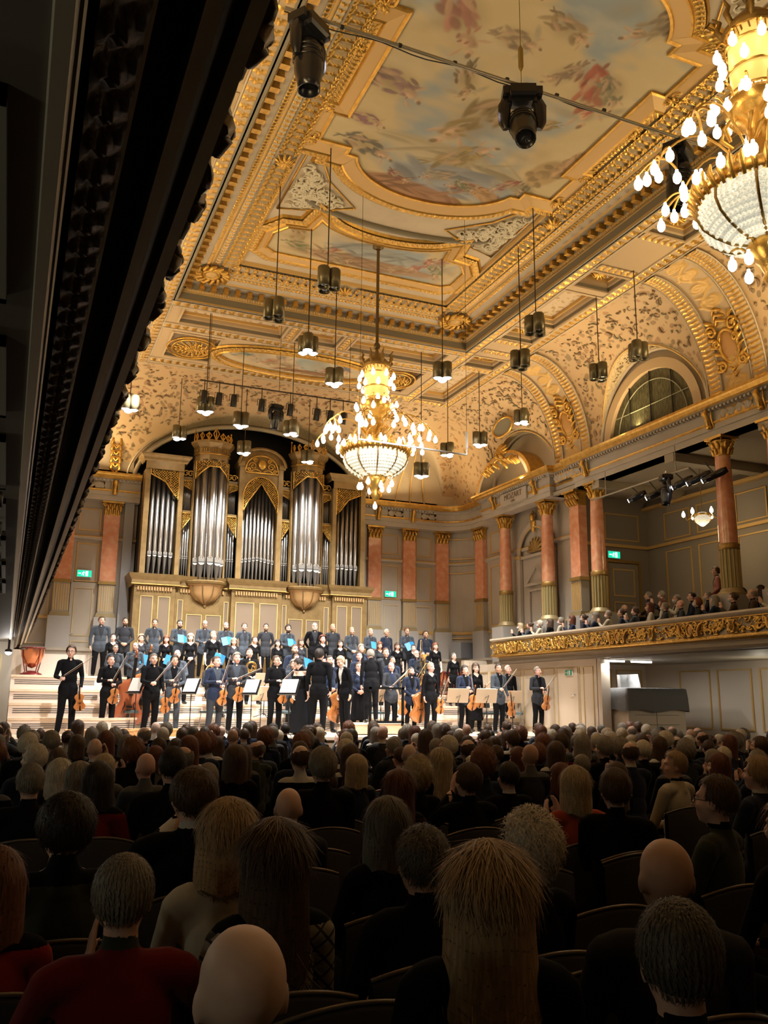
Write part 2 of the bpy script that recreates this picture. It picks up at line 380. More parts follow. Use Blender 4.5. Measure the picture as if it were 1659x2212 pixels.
for s, nm in ((1, 'right'), (-1, 'left')):
    # upper shell: back wall, concave corner, pavilion
    path = [(mx(9.9, s), 26.2)] + [(mx(x, s), y) for x, y in arc(12.9, 25.1, 1.1, PI/2, 0, 9)] + [(mx(14.0, s), 19.6)]
    m = MB()
    for (xa, ya), (xb, yb) in zip(path[:-1], path[1:]):
        m.add([(xa, ya, 1.0), (xb, yb, 1.0), (xb, yb, 8.3), (xa, ya, 8.3)], [(0, 1, 2, 3)], 0, False)
    w = walls[nm] = struct(ob('wall_'+nm, m, [GREIGE]))
    # plinth ledge at the foot of the upper wall and string course
    pr = MB(); P = [(x, y, 0) for x, y in path]
    fl = 1 if s < 0 else -1
    pr.sweep(P, [(0, 2.2), (.28, 2.2), (.28, 3.02), (.34, 3.02), (.34, 3.1), (0, 3.1)], 0, flip=fl)
    pr.sweep(P, [(0, 3.9), (.03, 3.9), (.05, 3.96), (.0, 4.0)], 1, flip=fl)
    pr.sweep(P, [(0, 6.18), (.08, 6.2), (.1, 6.26), (.05, 6.3), (0, 6.3)], 0, flip=fl)
    pr.sweep(P, [(.1, 6.255), (.11, 6.27), (.05, 6.31)], 1, flip=fl)
    ob('string_course', pr, [GREIGE, GOLDF], w)
    # entablature
    E = [(mx(9.9, s), 25.85)] + [(mx(x, s), y) for x, y in arc(12.75, 24.95, .9, PI/2, 0, 8)] + [(mx(13.65, s), 23.75), (mx(13.3, s), 23.75), (mx(13.3, s), 19.95), (mx(13.5, s), 19.95), (mx(13.5, s), 18.9), (mx(13.38, s), 18.9), (mx(13.38, s), YN)]
    E = [(x, y, 0) for x, y in E]
    e = MB()
    e.sweep(E, [(-.4, 7.32), (0, 7.32), (0, 7.46), (.03, 7.47), (.03, 7.58)], 0, flip=fl)
    e.sweep(E, [(.03, 7.58), (.06, 7.6), (.06, 7.63)], 1, flip=fl)
    e.sweep(E, [(.02, 7.63), (.02, 7.86)], 0, flip=fl)
    e.sweep(E, [(.02, 7.86), (.06, 7.87), (.06, 7.9), (.17, 7.93)], 0, flip=fl)
    e.sweep(E, [(.17, 7.93), (.22, 7.96), (.24, 8.02), (.27, 8.05), (.27, 8.1), (-.3, 8.12)], 1, flip=fl)
    ent = struct(ob('trim_entablature_'+nm, e, [GREIGE, GOLD]))
    # dentil course under the cornice
    dm = MB()
    for (xa, ya, _), (xb, yb, _) in zip(E[:-1], E[1:]):
        L = math.hypot(xb-xa, yb-ya)
        if L < .3: continue
        dx, dy = (xb-xa)/L, (yb-ya)/L; nx, ny = (-dy*fl, dx*fl)
        for k in range(int(L/.11)):
            c = (xa+dx*(k+.5)*.11+nx*.1, ya+dy*(k+.5)*.11+ny*.1, 7.885); dm.obox(c, (.055, .09, .05), [[dx, nx, 0], [dy, ny, 0], [0, 0, 1]])
    stuff(ob('dentil_course', dm, GREIGE, ent))
# the wall above/around the organ and the chamber behind
m = MB(); wb = struct(ob('wall_back', MB().box(2.9, 10.1, 28.4, 28.5, 1, 11, 0).box(2.9, 3.0, 26.2, 28.4, 1, 11, 0).box(10.0, 10.1, 26.2, 28.4, 1, 11, 0).box(2.9, 10.1, 26.2, 28.4, 10.9, 11, 0), DARKV))
# lower stage side walls and under-gallery walls
lw = MB(); lw.box(12.9, 13.1, 17.6, 24.4, 1.0, 2.83); lw.box(12.9, 14.2, 24.3, 24.5, 1, 3.0)
lw.box(12.9, 13.15, 17.45, 17.62, 0, 2.83)
lwr = struct(ob('wall_stage_right', lw, PANELW))
for k, (ya, yb) in enumerate(((17.75, 18.15), (18.3, 19.25), (19.4, 19.95), (20.1, 20.85), (21.0, 21.75), (21.9, 22.65), (22.8, 23.55))):
    panel_ob(lwr, (12.9, ya, 1.12), (0, 1, 0), (0, 0, 1), yb-ya, 1.5, d=-.02, t=.022, m=mat('pale gold line', (.62, .48, .25), .5, .2))
dr = struct(ob('door_1', MB().box(12.87, 12.9, 18.36, 19.2, 1.02, 2.6), PANELW)); ob('door_handle', MB().tube([(12.86, 18.45, 1.95), (12.82, 18.45, 1.95), (12.82, 18.58, 1.95)], .012), CHROME, dr)
struct(ob('wall_stage_left', MB().box(-.7, .06, 18.2, 24.4, 0, 2.83).box(-.7, .3, 24.3, 24.5, 1, 3.0), PANELW))
panel_ob(bpy.data.objects['wall_stage_left'], (-.62, 18.2, 1.2), (1, 0, 0), (0, 0, 1), .5, 1.35, m=MATS['pale gold line'])
# recess to the right of the stage under the gallery
rc = MB(); rc.box(12.95, 16.3, 19.9, 20.0, 0, 2.9); rc.box(16.2, 16.3, YN, 20, 0, 2.9)
wr = struct(ob('wall_recess', rc, PANELW))
for k in range(12):
    y0 = 18.6-k*1.35
    panel_ob(wr, (16.2, y0-1.15, 1.15 if y0 > 15 else .35), (0, 1, 0), (0, 0, 1), 1.1, 1.45 if y0 > 15 else 2.2, d=-.03, m=GOLDF)
for k in range(3): panel_ob(wr, (13.2+k, 19.9, 1.15), (1, 0, 0), (0, 0, 1), .85, 1.5, m=GOLDF)
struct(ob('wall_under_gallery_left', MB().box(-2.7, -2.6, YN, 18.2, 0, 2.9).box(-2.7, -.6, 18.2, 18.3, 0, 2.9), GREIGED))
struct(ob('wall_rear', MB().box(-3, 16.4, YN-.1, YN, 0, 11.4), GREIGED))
# galleries behind the columns
for s, nm in ((1, 'right'), (-1, 'left')):
    g = MB(); g.box(*sorted((mx(16.2, s), mx(16.3, s))), YN, 20, 2.8, 7.4); g.box(*sorted((mx(14.0, s), mx(16.3, s))), 19.55, 19.65, 2.8, 7.4)
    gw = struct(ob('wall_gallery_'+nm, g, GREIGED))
    gc = MB().box(*sorted((mx(13.4, s), mx(16.3, s))), YN, 20, 7.32, 7.42)
    for k in range(6): gc.box(*sorted((mx(13.4, s), mx(16.2, s))), 17.9-k*2.77, 18.2-k*2.77, 7.12, 7.32)
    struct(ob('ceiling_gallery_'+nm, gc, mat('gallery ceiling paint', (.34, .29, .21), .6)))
    gf = MB(); gf.box(*sorted((mx(12.62 if s > 0 else 13.02, s), mx(16.2, s))), YN, 22.0, 2.8, 2.86)
    for k, (xa, z) in enumerate(((13.75, 3.1), (14.6, 3.4), (15.4, 3.7))): gf.box(*sorted((mx(xa, s), mx(16.2, s))), YN, 19.55, 2.86, z)
    struct(ob('floor_gallery_'+nm, gf, mat('gallery floor', (.16, .12, .08), .7)))
    if s > 0:
        for k in range(7):
            y0 = 18.9-k*2.6
            panel_ob(gw, (16.2, y0-1.1, 3.95), (0, 1, 0), (0, 0, 1), 1.0, 1.85, d=-.03); panel_ob(gw, (16.2, y0-1.1, 6.1), (0, 1, 0), (0, 0, 1), 1.0, .75, d=-.03)
            if k in (1, 3):
                d = struct(ob('door_%d' % (k+2), MB().box(16.14, 16.2, y0-2.45, y0-1.35, 3.7, 5.75), GREIGED)); panel_ob(d, (16.14, y0-2.33, 3.85), (0, 1, 0), (0, 0, 1), .86, 1.75, d=-.02)
            else:
                panel_ob(gw, (16.2, y0-2.45, 3.95), (0, 1, 0), (0, 0, 1), 1.1, 1.85, d=-.03)
            panel_ob(gw, (16.2, y0-2.45, 6.1), (0, 1, 0), (0, 0, 1), 1.1, .75, d=-.03)
        tr = MB(); tr.box(16.1, 16.2, YN, 19.55, 5.95, 6.03); tr.box(14.0, 16.2, 19.45, 19.55, 5.95, 6.03); tr.box(16.05, 16.2, YN, 19.55, 7.05, 7.14); ob('string_course', tr, GOLDF, gw)
        d = struct(ob('door_9', MB().box(14.78, 15.78, 19.49, 19.55, 3.1, 5.5), GREIGED))
        for z0, h in ((3.25, 1.2), (4.6, .75)): panel_ob(d, (14.92, 19.49, z0), (1, 0, 0), (0, 0, 1), .72, h, d=.02)
        frame_m = MB(); frame(frame_m, (14.7, 19.5, 3.05), (1, 0, 0), (0, 0, 1), 1.16, 2.55, .08, .04); ob('architrave', frame_m, GOLDD, d)
        panel_ob(gw, (14.75, 19.55, 6.15), (1, 0, 0), (0, 0, 1), 1.15, .75)
# ---- balcony fronts ---------------------------------------------------------
for s, nm in ((1, 'right'), (-1, 'left')):
    fl = 1 if s < 0 else -1
    Mw, Mg, Mo = (CREAM, GOLD, GREIGE) if s > 0 else (SHADETRIM, SHADEORN, BALC)  # left front: cream and gilt recoloured dark, shade put into the paint
    XF = 12.6 if s > 0 else .315
    P = [(mx(14.0, s), 22.0, 0), (XF, 22.0, 0), (XF, YN, 0)]
    b = MB()
    b.sweep(P, [(-.12, 3.5), (.06, 3.5), (.07, 3.46), (.04, 3.43), (.0, 3.4)], 0, flip=fl)
    b.sweep(P, [(.0, 3.4), (.03, 3.39), (.03, 3.37), (0, 3.355)], 1, flip=fl)
    b.sweep(P, [(0, 3.355), (0, 3.07)], 0, flip=fl)
    if s < 0:
        GLN = 2
        b.sweep(P, [(0, 3.07), (-.01, 3.06), (-.01, 2.975)], 0, flip=fl)
        for (oa, za), (ob_, zb) in (((.003, 2.97), (-.08, 2.92)), ((-.08, 2.92), (-.19, 2.86)), ((-.19, 2.86), (-.295, 2.80))):
            b.sweep(P, [(oa, za+.034), (oa, za), (oa-.032, za-.004)], 2, flip=fl); b.sweep(P, [(oa-.032, za-.004), (oa-.042, za+.02), (ob_+.01, zb+.035), (ob_, zb+.014)], 0, flip=fl)
        b.sweep(P, [(-.295, 2.81), (-.295, 2.795), (-.312, 2.775), (-.34, 2.77), (-.345, 2.785)], 2, flip=fl)
    else:
      b.sweep(P, [(0, 2.995), (-.05, 2.99), (-.08, 2.97)], 1, flip=fl)
      b.sweep(P, [(-.08, 2.97), (-.10, 2.95), (-.165, 2.93), (-.165, 2.915)], 0, flip=fl)
      b.sweep(P, [(-.165, 2.915), (-.18, 2.9)], 1, flip=fl)
      b.sweep(P, [(-.18, 2.9), (-.27, 2.875), (-.275, 2.86)], 0, flip=fl)
      b.sweep(P, [(-.275, 2.86), (-.29, 2.85)], 1, flip=fl)
      b.sweep(P, [(-.37, 2.81), (-.385, 2.80), (-.42, 2.795)], 1, flip=fl)
    b.sweep(P, [(-.12, 3.5), (-.12, 2.86)], 0, flip=fl)
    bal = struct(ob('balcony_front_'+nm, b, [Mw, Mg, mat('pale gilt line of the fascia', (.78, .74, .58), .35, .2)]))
    def strip(H, tl, pts, dep, off_at, mats=(1, 0), parent=bal, name='ornament_band', mt=None):
        # off_at(v) -> (offset, z, normal_off, normal_z)
        mb = MB()
        xs = XF
        def fn(S, V, h):
            o, z, no, nz = off_at(V); x = xs - s*(o+no*h); return np.stack([x, 22.0-S, z+nz*h], -1)
        relief(mb, fn, 28.0, tl, H, dep, mats=mats)
        def fn2(S, V, h):
            o, z, no, nz = off_at(V); return np.stack([xs + s*(1.4-S), 22.0+o+no*h, z+nz*h], -1)
        relief(mb, fn2, 1.4, tl, H, dep, mats=mats)
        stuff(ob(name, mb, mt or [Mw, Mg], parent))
    cm2 = MB(); RR = np.random.RandomState(3 if s > 0 else 4); ya_, yb_ = (22.0, 9.5) if s > 0 else (21.0, .6)
    for k in range(int((ya_-yb_)*(62 if s > 0 else 34))):
        y0 = yb_+(ya_-yb_)*RR.rand(); z0 = 3.11+.22*RR.rand(); r0 = .03+.055*RR.rand(); th = RR.rand()*7; sg = RR.choice([-1, 1]); t = np.linspace(0, .8+1.6*RR.rand(), 7)*PI/1.6
        pts = [(XF-s*(.012+.035*math.sin(PI*(i+1)/8)), y0+r0*(1-i/10)*math.cos(th+sg*tt), min(3.35, max(3.08, z0+r0*(1-i/10)*math.sin(th+sg*tt)))) for i, tt in enumerate(t)]
        cm2.tube(pts, np.linspace(.024, .008, 7)*(.8+.5*RR.rand()), 5, 0)
    if s < 0:
        for k in range(60):
            y0 = 1.2+k*.34
            for q in range(4): a0 = q*1.4+k; cm2.tube([(XF+.01, y0, 3.10), (XF+.04, y0+.035*math.cos(a0), 3.10+.035*math.sin(a0)), (XF+.03, y0+.06*math.cos(a0+.4), 3.10+.05*math.sin(a0+.4))], [.026, .03, .018], 7)
            cm2.ell((XF+.055, y0, 3.10), (.02, .022, .022), 7, 5)
            t = np.linspace(0, 2.4*PI, 12); cm2.tube([(XF+.03, y0+.17+(.06-.017*tt/2.5)*math.cos(tt), 3.2+(.07-.02*tt/2.5)*math.sin(tt)) for tt in t], .018, 5)
    else:
        for k in range(10): cm2.tube([(XF+.1+.12*k, 21.985, 3.1), (XF+.14+.12*k, 22.03, 3.2), (XF+.1+.12*k, 21.99, 3.33)], [.02, .04, .015], 5)
    stuff(ob('scroll_relief', cm2, [Mg], bal))
    strip(T_ROPE, .12, 0, .045, lambda V: ((.01 if s > 0 else -.035)+0*V, 2.995+.075*V, 1, 0), mats=(1, 1), name='leaf_rope')
    strip(T_LEAF, .22, 0, .03, lambda V: (-.29-.08*V, 2.85-.04*V, .4, -.9) if s > 0 else (-.20-.08*V, 2.862-.045*V, .4, -.9), name='leaf_band')
    # repeated relief figures: cartouches and lyres
    if s > 0:
        cm = MB(); a = np.linspace(0, 2*PI, 25)[:-1]
        cm.tube([(-.04, .085*math.cos(t), .115*math.sin(t)) for t in np.append(a, 0)], .022, 6, 0); cm.ell((-.01, 0, 0), (.04, .075, .105), 14, 8, 1)
        for q in (-1, 1):
            t = np.linspace(0, 3*PI, 22); r = .09-.07*t/(3*PI); cm.tube([(-.05, q*(.16+rr*math.cos(tt)*.8), .06+rr*math.sin(tt)) for tt, rr in zip(t, r)], .017, 5, 0)
            cm.tube([(-.05, q*(.17+rr*math.cos(tt)*.8), -.07-rr*math.sin(tt)*.8) for tt, rr in zip(t, r)], .016, 5, 0)
            cm.tube([(-.04, q*.24, -.13), (-.07, q*.27, -.02), (-.05, q*.3, .08), (-.03, q*.36, .12)], [.025, .04, .03, .01], 6, 0)
        cm.ell((-.05, 0, .135), (.03, .05, .03), 8, 6, 0); cm.ell((-.05, 0, -.135), (.03, .06, .025), 8, 6, 0)
        me = to_mesh('cartouche', cm, [GOLD, mat('cartouche field', (.55, .30, .10), .5, .3)])
        lm = MB()
        for q in (-1, 1): lm.tube([(-.04, q*.02, -.10), (-.05, q*.075, -.04), (-.05, q*.045, .05), (-.05, q*.085, .12)], [.02, .022, .014, .02], 6)
        lm.tube([(-.05, -.08, .11), (-.05, .08, .11)], .012, 6); lm.ell((-.04, 0, -.11), (.03, .06, .03), 8, 6)
        for q in (-.025, 0, .025): lm.tube([(-.055, q, -.09), (-.055, q, .11)], .005, 4)
        lm.ell((-.05, 0, .15), (.025, .03, .02), 8, 5)
        me2 = to_mesh('lyre', lm, [GOLD])
        for k in range(16):
            ob('cartouche' if k % 2 == 0 else 'lyre', me if k % 2 == 0 else me2, None, bal, loc=(12.57, 20.9-k*1.15, 3.215))
    # soffit with coffers under the gallery
    sf = MB(); sf.box(*sorted((mx(12.985, s), mx(16.2, s))), YN, 18.2, 2.782, 2.798) if s < 0 else sf.box(12.985, 16.2, YN, 19.9, 2.782, 2.798)
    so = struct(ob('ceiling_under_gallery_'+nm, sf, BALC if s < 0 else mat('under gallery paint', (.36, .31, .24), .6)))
    y = 1.43
    LIT = mat('pale moulding', (.40, .40, .32), .4)
    for k, (ya, yb) in enumerate(((1.45, 2.32), (2.6, 3.35), (3.66, 4.58), (4.9, 5.8), (6.1, 7.0), (7.3, 8.2), (8.5, 9.4))):
        fr = MB(); xs_ = mx(13.09, s)
        for q, (i, o_) in enumerate(((0, .03), (.05, .02))):
            for a, b_, c_, d_ in ((0+i, .02+i+o_-.02, ya+i, yb-i), (.9-i-o_, .9-i, ya+i, yb-i)):
                fr.box(*sorted((xs_+s*a, xs_+s*b_)), c_, d_, 2.757-.008*q, 2.782, 0)
            fr.box(*sorted((xs_+s*i, xs_+s*(.9-i))), ya+i, ya+i+o_, 2.757, 2.782, 0); fr.box(*sorted((xs_+s*i, xs_+s*(.9-i))), yb-i-o_, yb-i, 2.757, 2.782, 0)
        ob('coffer_moulding', fr, LIT if s < 0 else GOLDF, so)
# ------------------------------------------------------------------ columns and pilasters
def leafy_capital(mb, c, r, h, z0, m=0, square=False, ang=0):
    cx, cy = c
    n = 4 if square else 20
    if square: mb.lathe([(r*1.35, z0), (r*1.38, z0+h*.06), (r*1.35, z0+h*.08), (r*1.45, z0+h*.8), (r*1.75, z0+h*.82), (r*1.8, z0+h)], 4, (cx, cy, 0), m, False, PI/4+ang, PI/4+ang+2*PI)
    else: mb.lathe([(r, z0), (r*1.1, z0+h*.04), (r, z0+h*.08), (r*1.05, z0+h*.5), (r*1.3, z0+h*.8)], n, (cx, cy, 0), m); 
    for tier, (zz, hh, rr, k) in enumerate(((.06, .36, 1.05, 8), (.34, .36, 1.12, 8))):
        for i in range(k):
            a = (i+.5*tier)*2*PI/k; ca, sa = math.cos(a), math.sin(a); q = 1/max(abs(ca), abs(sa))*.95 if square else 1
            pts = [(cx+ca*r*rr*q*f, cy+sa*r*rr*q*f, z0+h*(zz+hh*t)) for f, t in ((1, 0), (1.08, .5), (1.22, .9), (1.42, .95), (1.44, .75))]
            mb.tube(pts, [r*.2, r*.26, r*.2, r*.13, r*.06], 5, m)
    for i in range(4):
        a = PI/4+i*PI/2+ang; ca, sa = math.cos(a), math.sin(a); t = np.linspace(0, 2.6*PI, 14); R = r*(.38-.1*t/(2.6*PI)*3)
        pts = [(cx+ca*(r*1.45+rr*math.cos(tt)), cy+sa*(r*1.45+rr*math.cos(tt)), z0+h*.74+rr*math.sin(tt)) for tt, rr in zip(t, R)]
        mb.tube(pts, r*.09, 5, m)
    mb.lathe([(r*1.5, z0+h*.86), (r*2.15, z0+h*.88), (r*2.2, z0+h), (0, z0+h)], 4, (cx, cy, 0), m, False, PI/4+ang, PI/4+ang+2*PI)
def fluted(mb, c, r0, z0, z1, m=0, n=16):
    a = np.arange(n*4)*2*PI/(n*4); f = np.tile([1, .9, .9, 1], n)
    for z in (0,): mb.ring([np.stack([c[0]+r0*f*np.cos(a), c[1]+r0*f*np.sin(a), np.full(n*4, zz)], 1) for zz in (z0, z1)], np.tile(np.array([m, m+1, m, m]), n) if False else m, False)
def column(x, y, r=.19, label='', grp=None, zb=3.97, plinth=2.86):
    r_ = empty('marble_column', (x, y, zb)); r_['kind'] = 'structure'; r_['label'] = label; 
    r_.name = 'column'
    m = MB(); m.tube([(0, 0, 1.02), (0, 0, 1.6), (0, 0, 2.95)], [r, r*.98, r*.83], 24, caps=False); ob('shaft', m, MARBLE, r_)
    m = MB(); fluted(m, (0, 0), r*1.05, .12, .95); ob('fluted_drum', m, BRONZE, r_)
    for k in range(14):
        a = k*2*PI/14; 
    g = MB()
    for k in range(16):
        a = k*2*PI/16; g.tube([(r*1.05*math.cos(a), r*1.05*math.sin(a), .14), (r*1.05*math.cos(a), r*1.05*math.sin(a), .93)], .008, 4, caps=False)
    ob('fillets', g, GOLDF, r_)
    m = MB(); m.lathe([(r*1.05, .93), (r*1.16, .95), (r*1.1, .98), (r*1.16, 1.04), (r*1.02, 1.06)], 24); ob('collar', m, GOLDD, r_)
    m = MB(); m.lathe([(r*1.45, 0), (r*1.45, .04), (r*1.3, .06), (r*1.2, .1), (r*1.05, .13)], 24); m.box(-r*1.5, r*1.5, -r*1.5, r*1.5, -.03, .01); ob('base', m, mat('bronze base', (.36, .28, .14), .45, .4), r_)
    m = MB(); leafy_capital(m, (0, 0), r*.84, .42, 2.94); ob('capital', m, GOLD, r_)
    m = MB().box(-r*1.7, r*1.7, -r*1.7, r*1.7, plinth-zb, -.03); ob('pedestal', m, mat('grey pedestal', (.37, .35, .32), .5), r_)
    return r_
c0 = column(13.6, 22.9, label='round salmon marble column left of the arched niche')
for y, lab in ((20.6, 'round salmon marble column right of the arched niche'), (18.3, 'round salmon marble column beside the green exit sign of the gallery'), (13.87, 'round salmon marble column before the small gallery chandelier'), (12.45, 'salmon marble column at the right picture edge'), (8.3, None), (6.9, None), (2.7, None), (1.3, None)):
    dup(c0, (13.6, y, 3.97), label=lab or 'round salmon marble column of the right gallery')
for y in (22.9, 20.6, 18.3): dup(c0, (-.6, y, 3.97), label='round salmon marble column of the left gallery')
def pilaster(x, y, rz, w=.44, zb=3.97, label='', d=.16):
    r_ = empty('pilaster', (x, y, zb), rz); r_['kind'] = 'structure'; r_['label'] = label
    h = w/2
    ob('shaft', MB().box(-h, h, -d, 0, 1.02, 2.95), MARBLE, r_)
    m = MB(); m.box(-h, h, -d, 0, .1, .95); ob('fluted_drum', m, mat('pilaster foot', (.37, .33, .26), .5), r_)
    g = MB()
    for k in range(7): x0 = -h+w*(k+.5)/7; g.box(x0-.012, x0+.012, -d-.012, -d, .16, .9)
    ob('fillets', g, GOLDF, r_)
    ob('collar', MB().box(-h-.03, h+.03, -d-.03, 0, .94, 1.03), GOLDD, r_)
    ob('base', MB().box(-h-.05, h+.05, -d-.05, 0, 0, .06).box(-h-.03, h+.03, -d-.03, 0, .06, .12), MATS['bronze base'], r_)
    m = MB(); m.box(-h, h, -d, 0, 2.95, 3.34); m.box(-h*1.35, h*1.35, -d-.12, 0, 3.3, 3.38)
    for t in range(2):
        for k in range(4):
            x0 = -h+w*(k+.5*(t+.5))/3.6*.97; z0 = 2.97+.13*t
            m.tube([(x0, -d, z0), (x0, -d-.04, z0+.1), (x0, -d-.08, z0+.16), (x0, -d-.1, z0+.12)], [.04, .05, .04, .015], 5)
    for q in (-1, 1):
        t = np.linspace(0, 2.5*PI, 12); R = .07-.05*t/(2.5*PI); m.tube([(q*(h+.0+rr*math.cos(tt)), -d-.05, 3.24+rr*math.sin(tt)) for tt, rr in zip(t, R)], .02, 5)
    ob('capital', m, GOLD, r_)
    ob('pedestal', MB().box(-h-.08, h+.08, -d-.08, 0, -.9, 0), mat('grey pedestal', (.37, .35, .32), .5), r_)
    return r_
p0 = pilaster(10.6, 26.2, 0, label='flat salmon pilaster just right of the organ')
for x, y, rz, lab in ((11.83, 26.2, 0, 'flat salmon pilaster right of the green exit sign'), (13.05, 26.19, -.08, 'flat salmon pilaster where the back wall starts to curve'), (13.97, 24.95, -PI/2+.1, 'narrow salmon pilaster at the right end of the concave corner'),
                      (2.38, 26.2, 0, 'flat salmon pilaster left of the organ'), (1.17, 26.2, 0, 'salmon pilaster half hidden by the dark balcony edge'), (-.05, 26.19, .08, 'salmon pilaster hidden by the dark balcony edge')):
    dup(p0, (x, y, 3.97), (0, 0, rz), lab)
q = dup(p0, (13.85, 19.3, 3.97), (0, 0, -PI/2), 'square salmon pilaster between the two round columns'); q.scale = (.95, 1.6, 1)
# gold line panels on the upper wall
wr_, wl_ = walls['right'], walls['left']
for x0, w in ((10.9, .6), (12.13, .55)):
    for z0, h in ((6.45, .65), (4.98, 1.1), (3.2, 1.7) if w == .6 else (3.2, 1.6)):
        for s, ww in ((1, wr_), (-1, wl_)):
            xx = x0 if s > 0 else 13-x0-w
            panel_ob(ww, (xx, 26.2, z0), (1, 0, 0), (0, 0, 1), w, h, d=.025, t=.03, m=GOLDF if z0 > 4.5 else mat('pale gold line', (.5, .4, .2), .5))
def curved_frame(parent, a0, a1, z0, z1, s):
    m = MB(); r = 1.08
    for za, zb in ((z0, z0+.035), (z1-.035, z1)):
        P = [(mx(x, s), y, 0) for x, y in arc(12.9, 25.1, r, a0, a1, 9)]
        m.sweep(P, [(0, za), (.03, za), (.03, zb), (0, zb)], 0, flip=-1 if s > 0 else 1)
    for a in (a0, a1):
        p = np.array([12.9+r*math.cos(a), 25.1+r*math.sin(a)]); m.tube([(mx(p[0], s), p[1], z0), (mx(p[0], s), p[1], z1)], .02, 4)
    ob('panel_moulding', m, GOLDF, parent)
for s, ww in ((1, wr_), (-1, wl_)):
    for z0, z1 in ((6.4, 7.1), (3.95, 5.95), (3.2, 3.8)): curved_frame(ww, 1.27, .28, z0, z1, s)
    sd = 14.0 if s > 0 else -1.0
    for ya, w in ((23.3, 1.2),):
        for z0, h in ((6.4, .7), (4.1, 1.9)): panel_ob(ww, (sd, ya, z0), (0, 1, 0), (0, 0, 1), w, h, d=-.03*s)
# arched niche in the pavilion, with shell, keystone bust and little pediment
nb = MB(); yc, z1 = 21.75, 6.05
a = np.linspace(0, PI, 25)
outer = [(yc+1.0*math.cos(t), z1+.95*math.sin(t)) for t in a]; inner = [(yc+.8*math.cos(t), z1+.78*math.sin(t)) for t in a]; core = [(yc+.7*math.cos(t), z1+.68*math.sin(t)) for t in a]
nb.ring([[(13.98, y, z) for y, z in outer], [(13.9, y, z) for y, z in outer], [(13.9, y, z) for y, z in inner], [(13.94, y, z) for y, z in inner]], 0, False, closed_u=False)
nb.ring([[(13.9, y, z) for y, z in inner], [(13.87, y, z) for y, z in inner], [(13.87, yc+.75*math.cos(t), z1+.73*math.sin(t)) for t in a], ], 1, False, closed_u=False)
for q in (-1, 1):
    nb.box(13.88, 13.98, yc+q*.9-.1, yc+q*.9+.1, 3.1, z1, 0); nb.box(13.84, 13.98, yc+q*.9-.13, yc+q*.9+.13, z1-.08, z1, 1)
nb.box(13.92, 13.98, yc-.8, yc+.8, z1-.1, z1-.02, 0)
na = ob('niche_arch', nb, [GREIGE, GOLDF], wr_)
sh = MB()
for k in range(9):
    t = PI*(k+.5)/9; sh.tube([(13.94, yc+.05*math.cos(t), z1+.04), (13.9, yc+.3*math.cos(t), z1+.02+.3*math.sin(t)), (13.95, yc+.48*math.cos(t), z1+.02+.46*math.sin(t))], [.02, .05, .02], 6)
ob('shell', sh, GOLDD, wr_)
kb = MB(); kb.ell((13.85, yc, z1+1.05), (.09, .09, .12)); kb.ell((13.88, yc, z1+.86), (.08, .13, .12)); kb.tube([(13.86, yc-.1, z1+1.1), (13.88, yc, z1+1.22), (13.86, yc+.1, z1+1.1)], .035, 6); kb.ell((13.88, yc, z1+.7), (.06, .07, .1))
ob('keystone_bust', kb, GOLD, wr_)
pd = MB(); pd.tube([(13.93, yc-.55, 5.2), (13.93, yc, 5.65), (13.93, yc+.55, 5.2)], .04, 4, smooth=False); pd.box(13.9, 13.98, yc-.6, yc+.6, 5.1, 5.18); frame(pd, (13.98, yc-.45, 3.2), (0, 1, 0), (0, 0, 1), .9, 1.8, .06, -.04)
ob('niche_pediment', pd, GREIGE, wr_)
# MOZART tablet on the pavilion frieze
tb = ob('name_tablet', MB().box(13.2, 13.3, yc-.72, yc+.72, 7.47, 7.84), GREIGE, wr_)
def text(body, size, mt, parent=None, loc=(0, 0, 0), rot=(0, 0, 0), name='lettering', ext=.004):
    cu = bpy.data.curves.new(name, 'FONT'); cu.body = body; cu.size = size; cu.extrude = ext; cu.align_x = 'CENTER'; cu.align_y = 'CENTER'
    cu.materials.append(mt); o = bpy.data.objects.new(name, cu); COL.objects.link(o)
    if parent: o.parent = parent
    o.location = loc; o.rotation_euler = rot; return o
BRN = mat('brown lettering', (.16, .09, .04), .5)
text('MOZART', .24, BRN, tb, (13.19, yc, 7.70), (PI/2, 0, -PI/2)); text('·1756·', .10, BRN, tb, (13.19, yc, 7.54), (PI/2, 0, -PI/2))
# gold consoles and foliage on the friezes
cs = MB(); cs.tube([(0, 0, 0), (-.1, 0, .06), (-.12, 0, .2), (-.2, 0, .3), (-.16, 0, .38)], [.03, .06, .05, .07, .05], 6); cs.ell((-.1, 0, .02), (.06, .07, .05), 8, 6)
for q in (-1, 1): cs.tube([(-.02, q*.07, .0), (-.1, q*.09, .2), (-.1, q*.08, .38)], .02, 5)
cme = to_mesh('console', cs, [GOLD])
for y in (18.3, 13.87, 12.45, 8.3, 6.9): ob('console', cme, None, bpy.data.objects['trim_entablature_right'], (13.38, y, 7.5))
for y in (20.6, 22.9): ob('console', cme, None, bpy.data.objects['trim_entablature_right'], (13.3, y, 7.5))
for x in (10.6, 11.83, 2.38, 1.17): ob('console', cme, None, bpy.data.objects['trim_entablature_right' if x > 6 else 'trim_entablature_left'], (x, 25.86, 7.5), (0, 0, PI/2))
fz = MB()
for ya, yb in ((13.6, 12.7), (19.8, 18.6), (20.85, 21.02), (22.5, 22.7), (8.0, 7.2)): band(fz, (13.35 if ya < 20 else 13.27, ya, 7.64), (13.35 if ya < 20 else 13.27, yb, 7.64), (0, 0, .21), (-1, 0, 0), .45, T_SC, .035, mats=(1, 0))
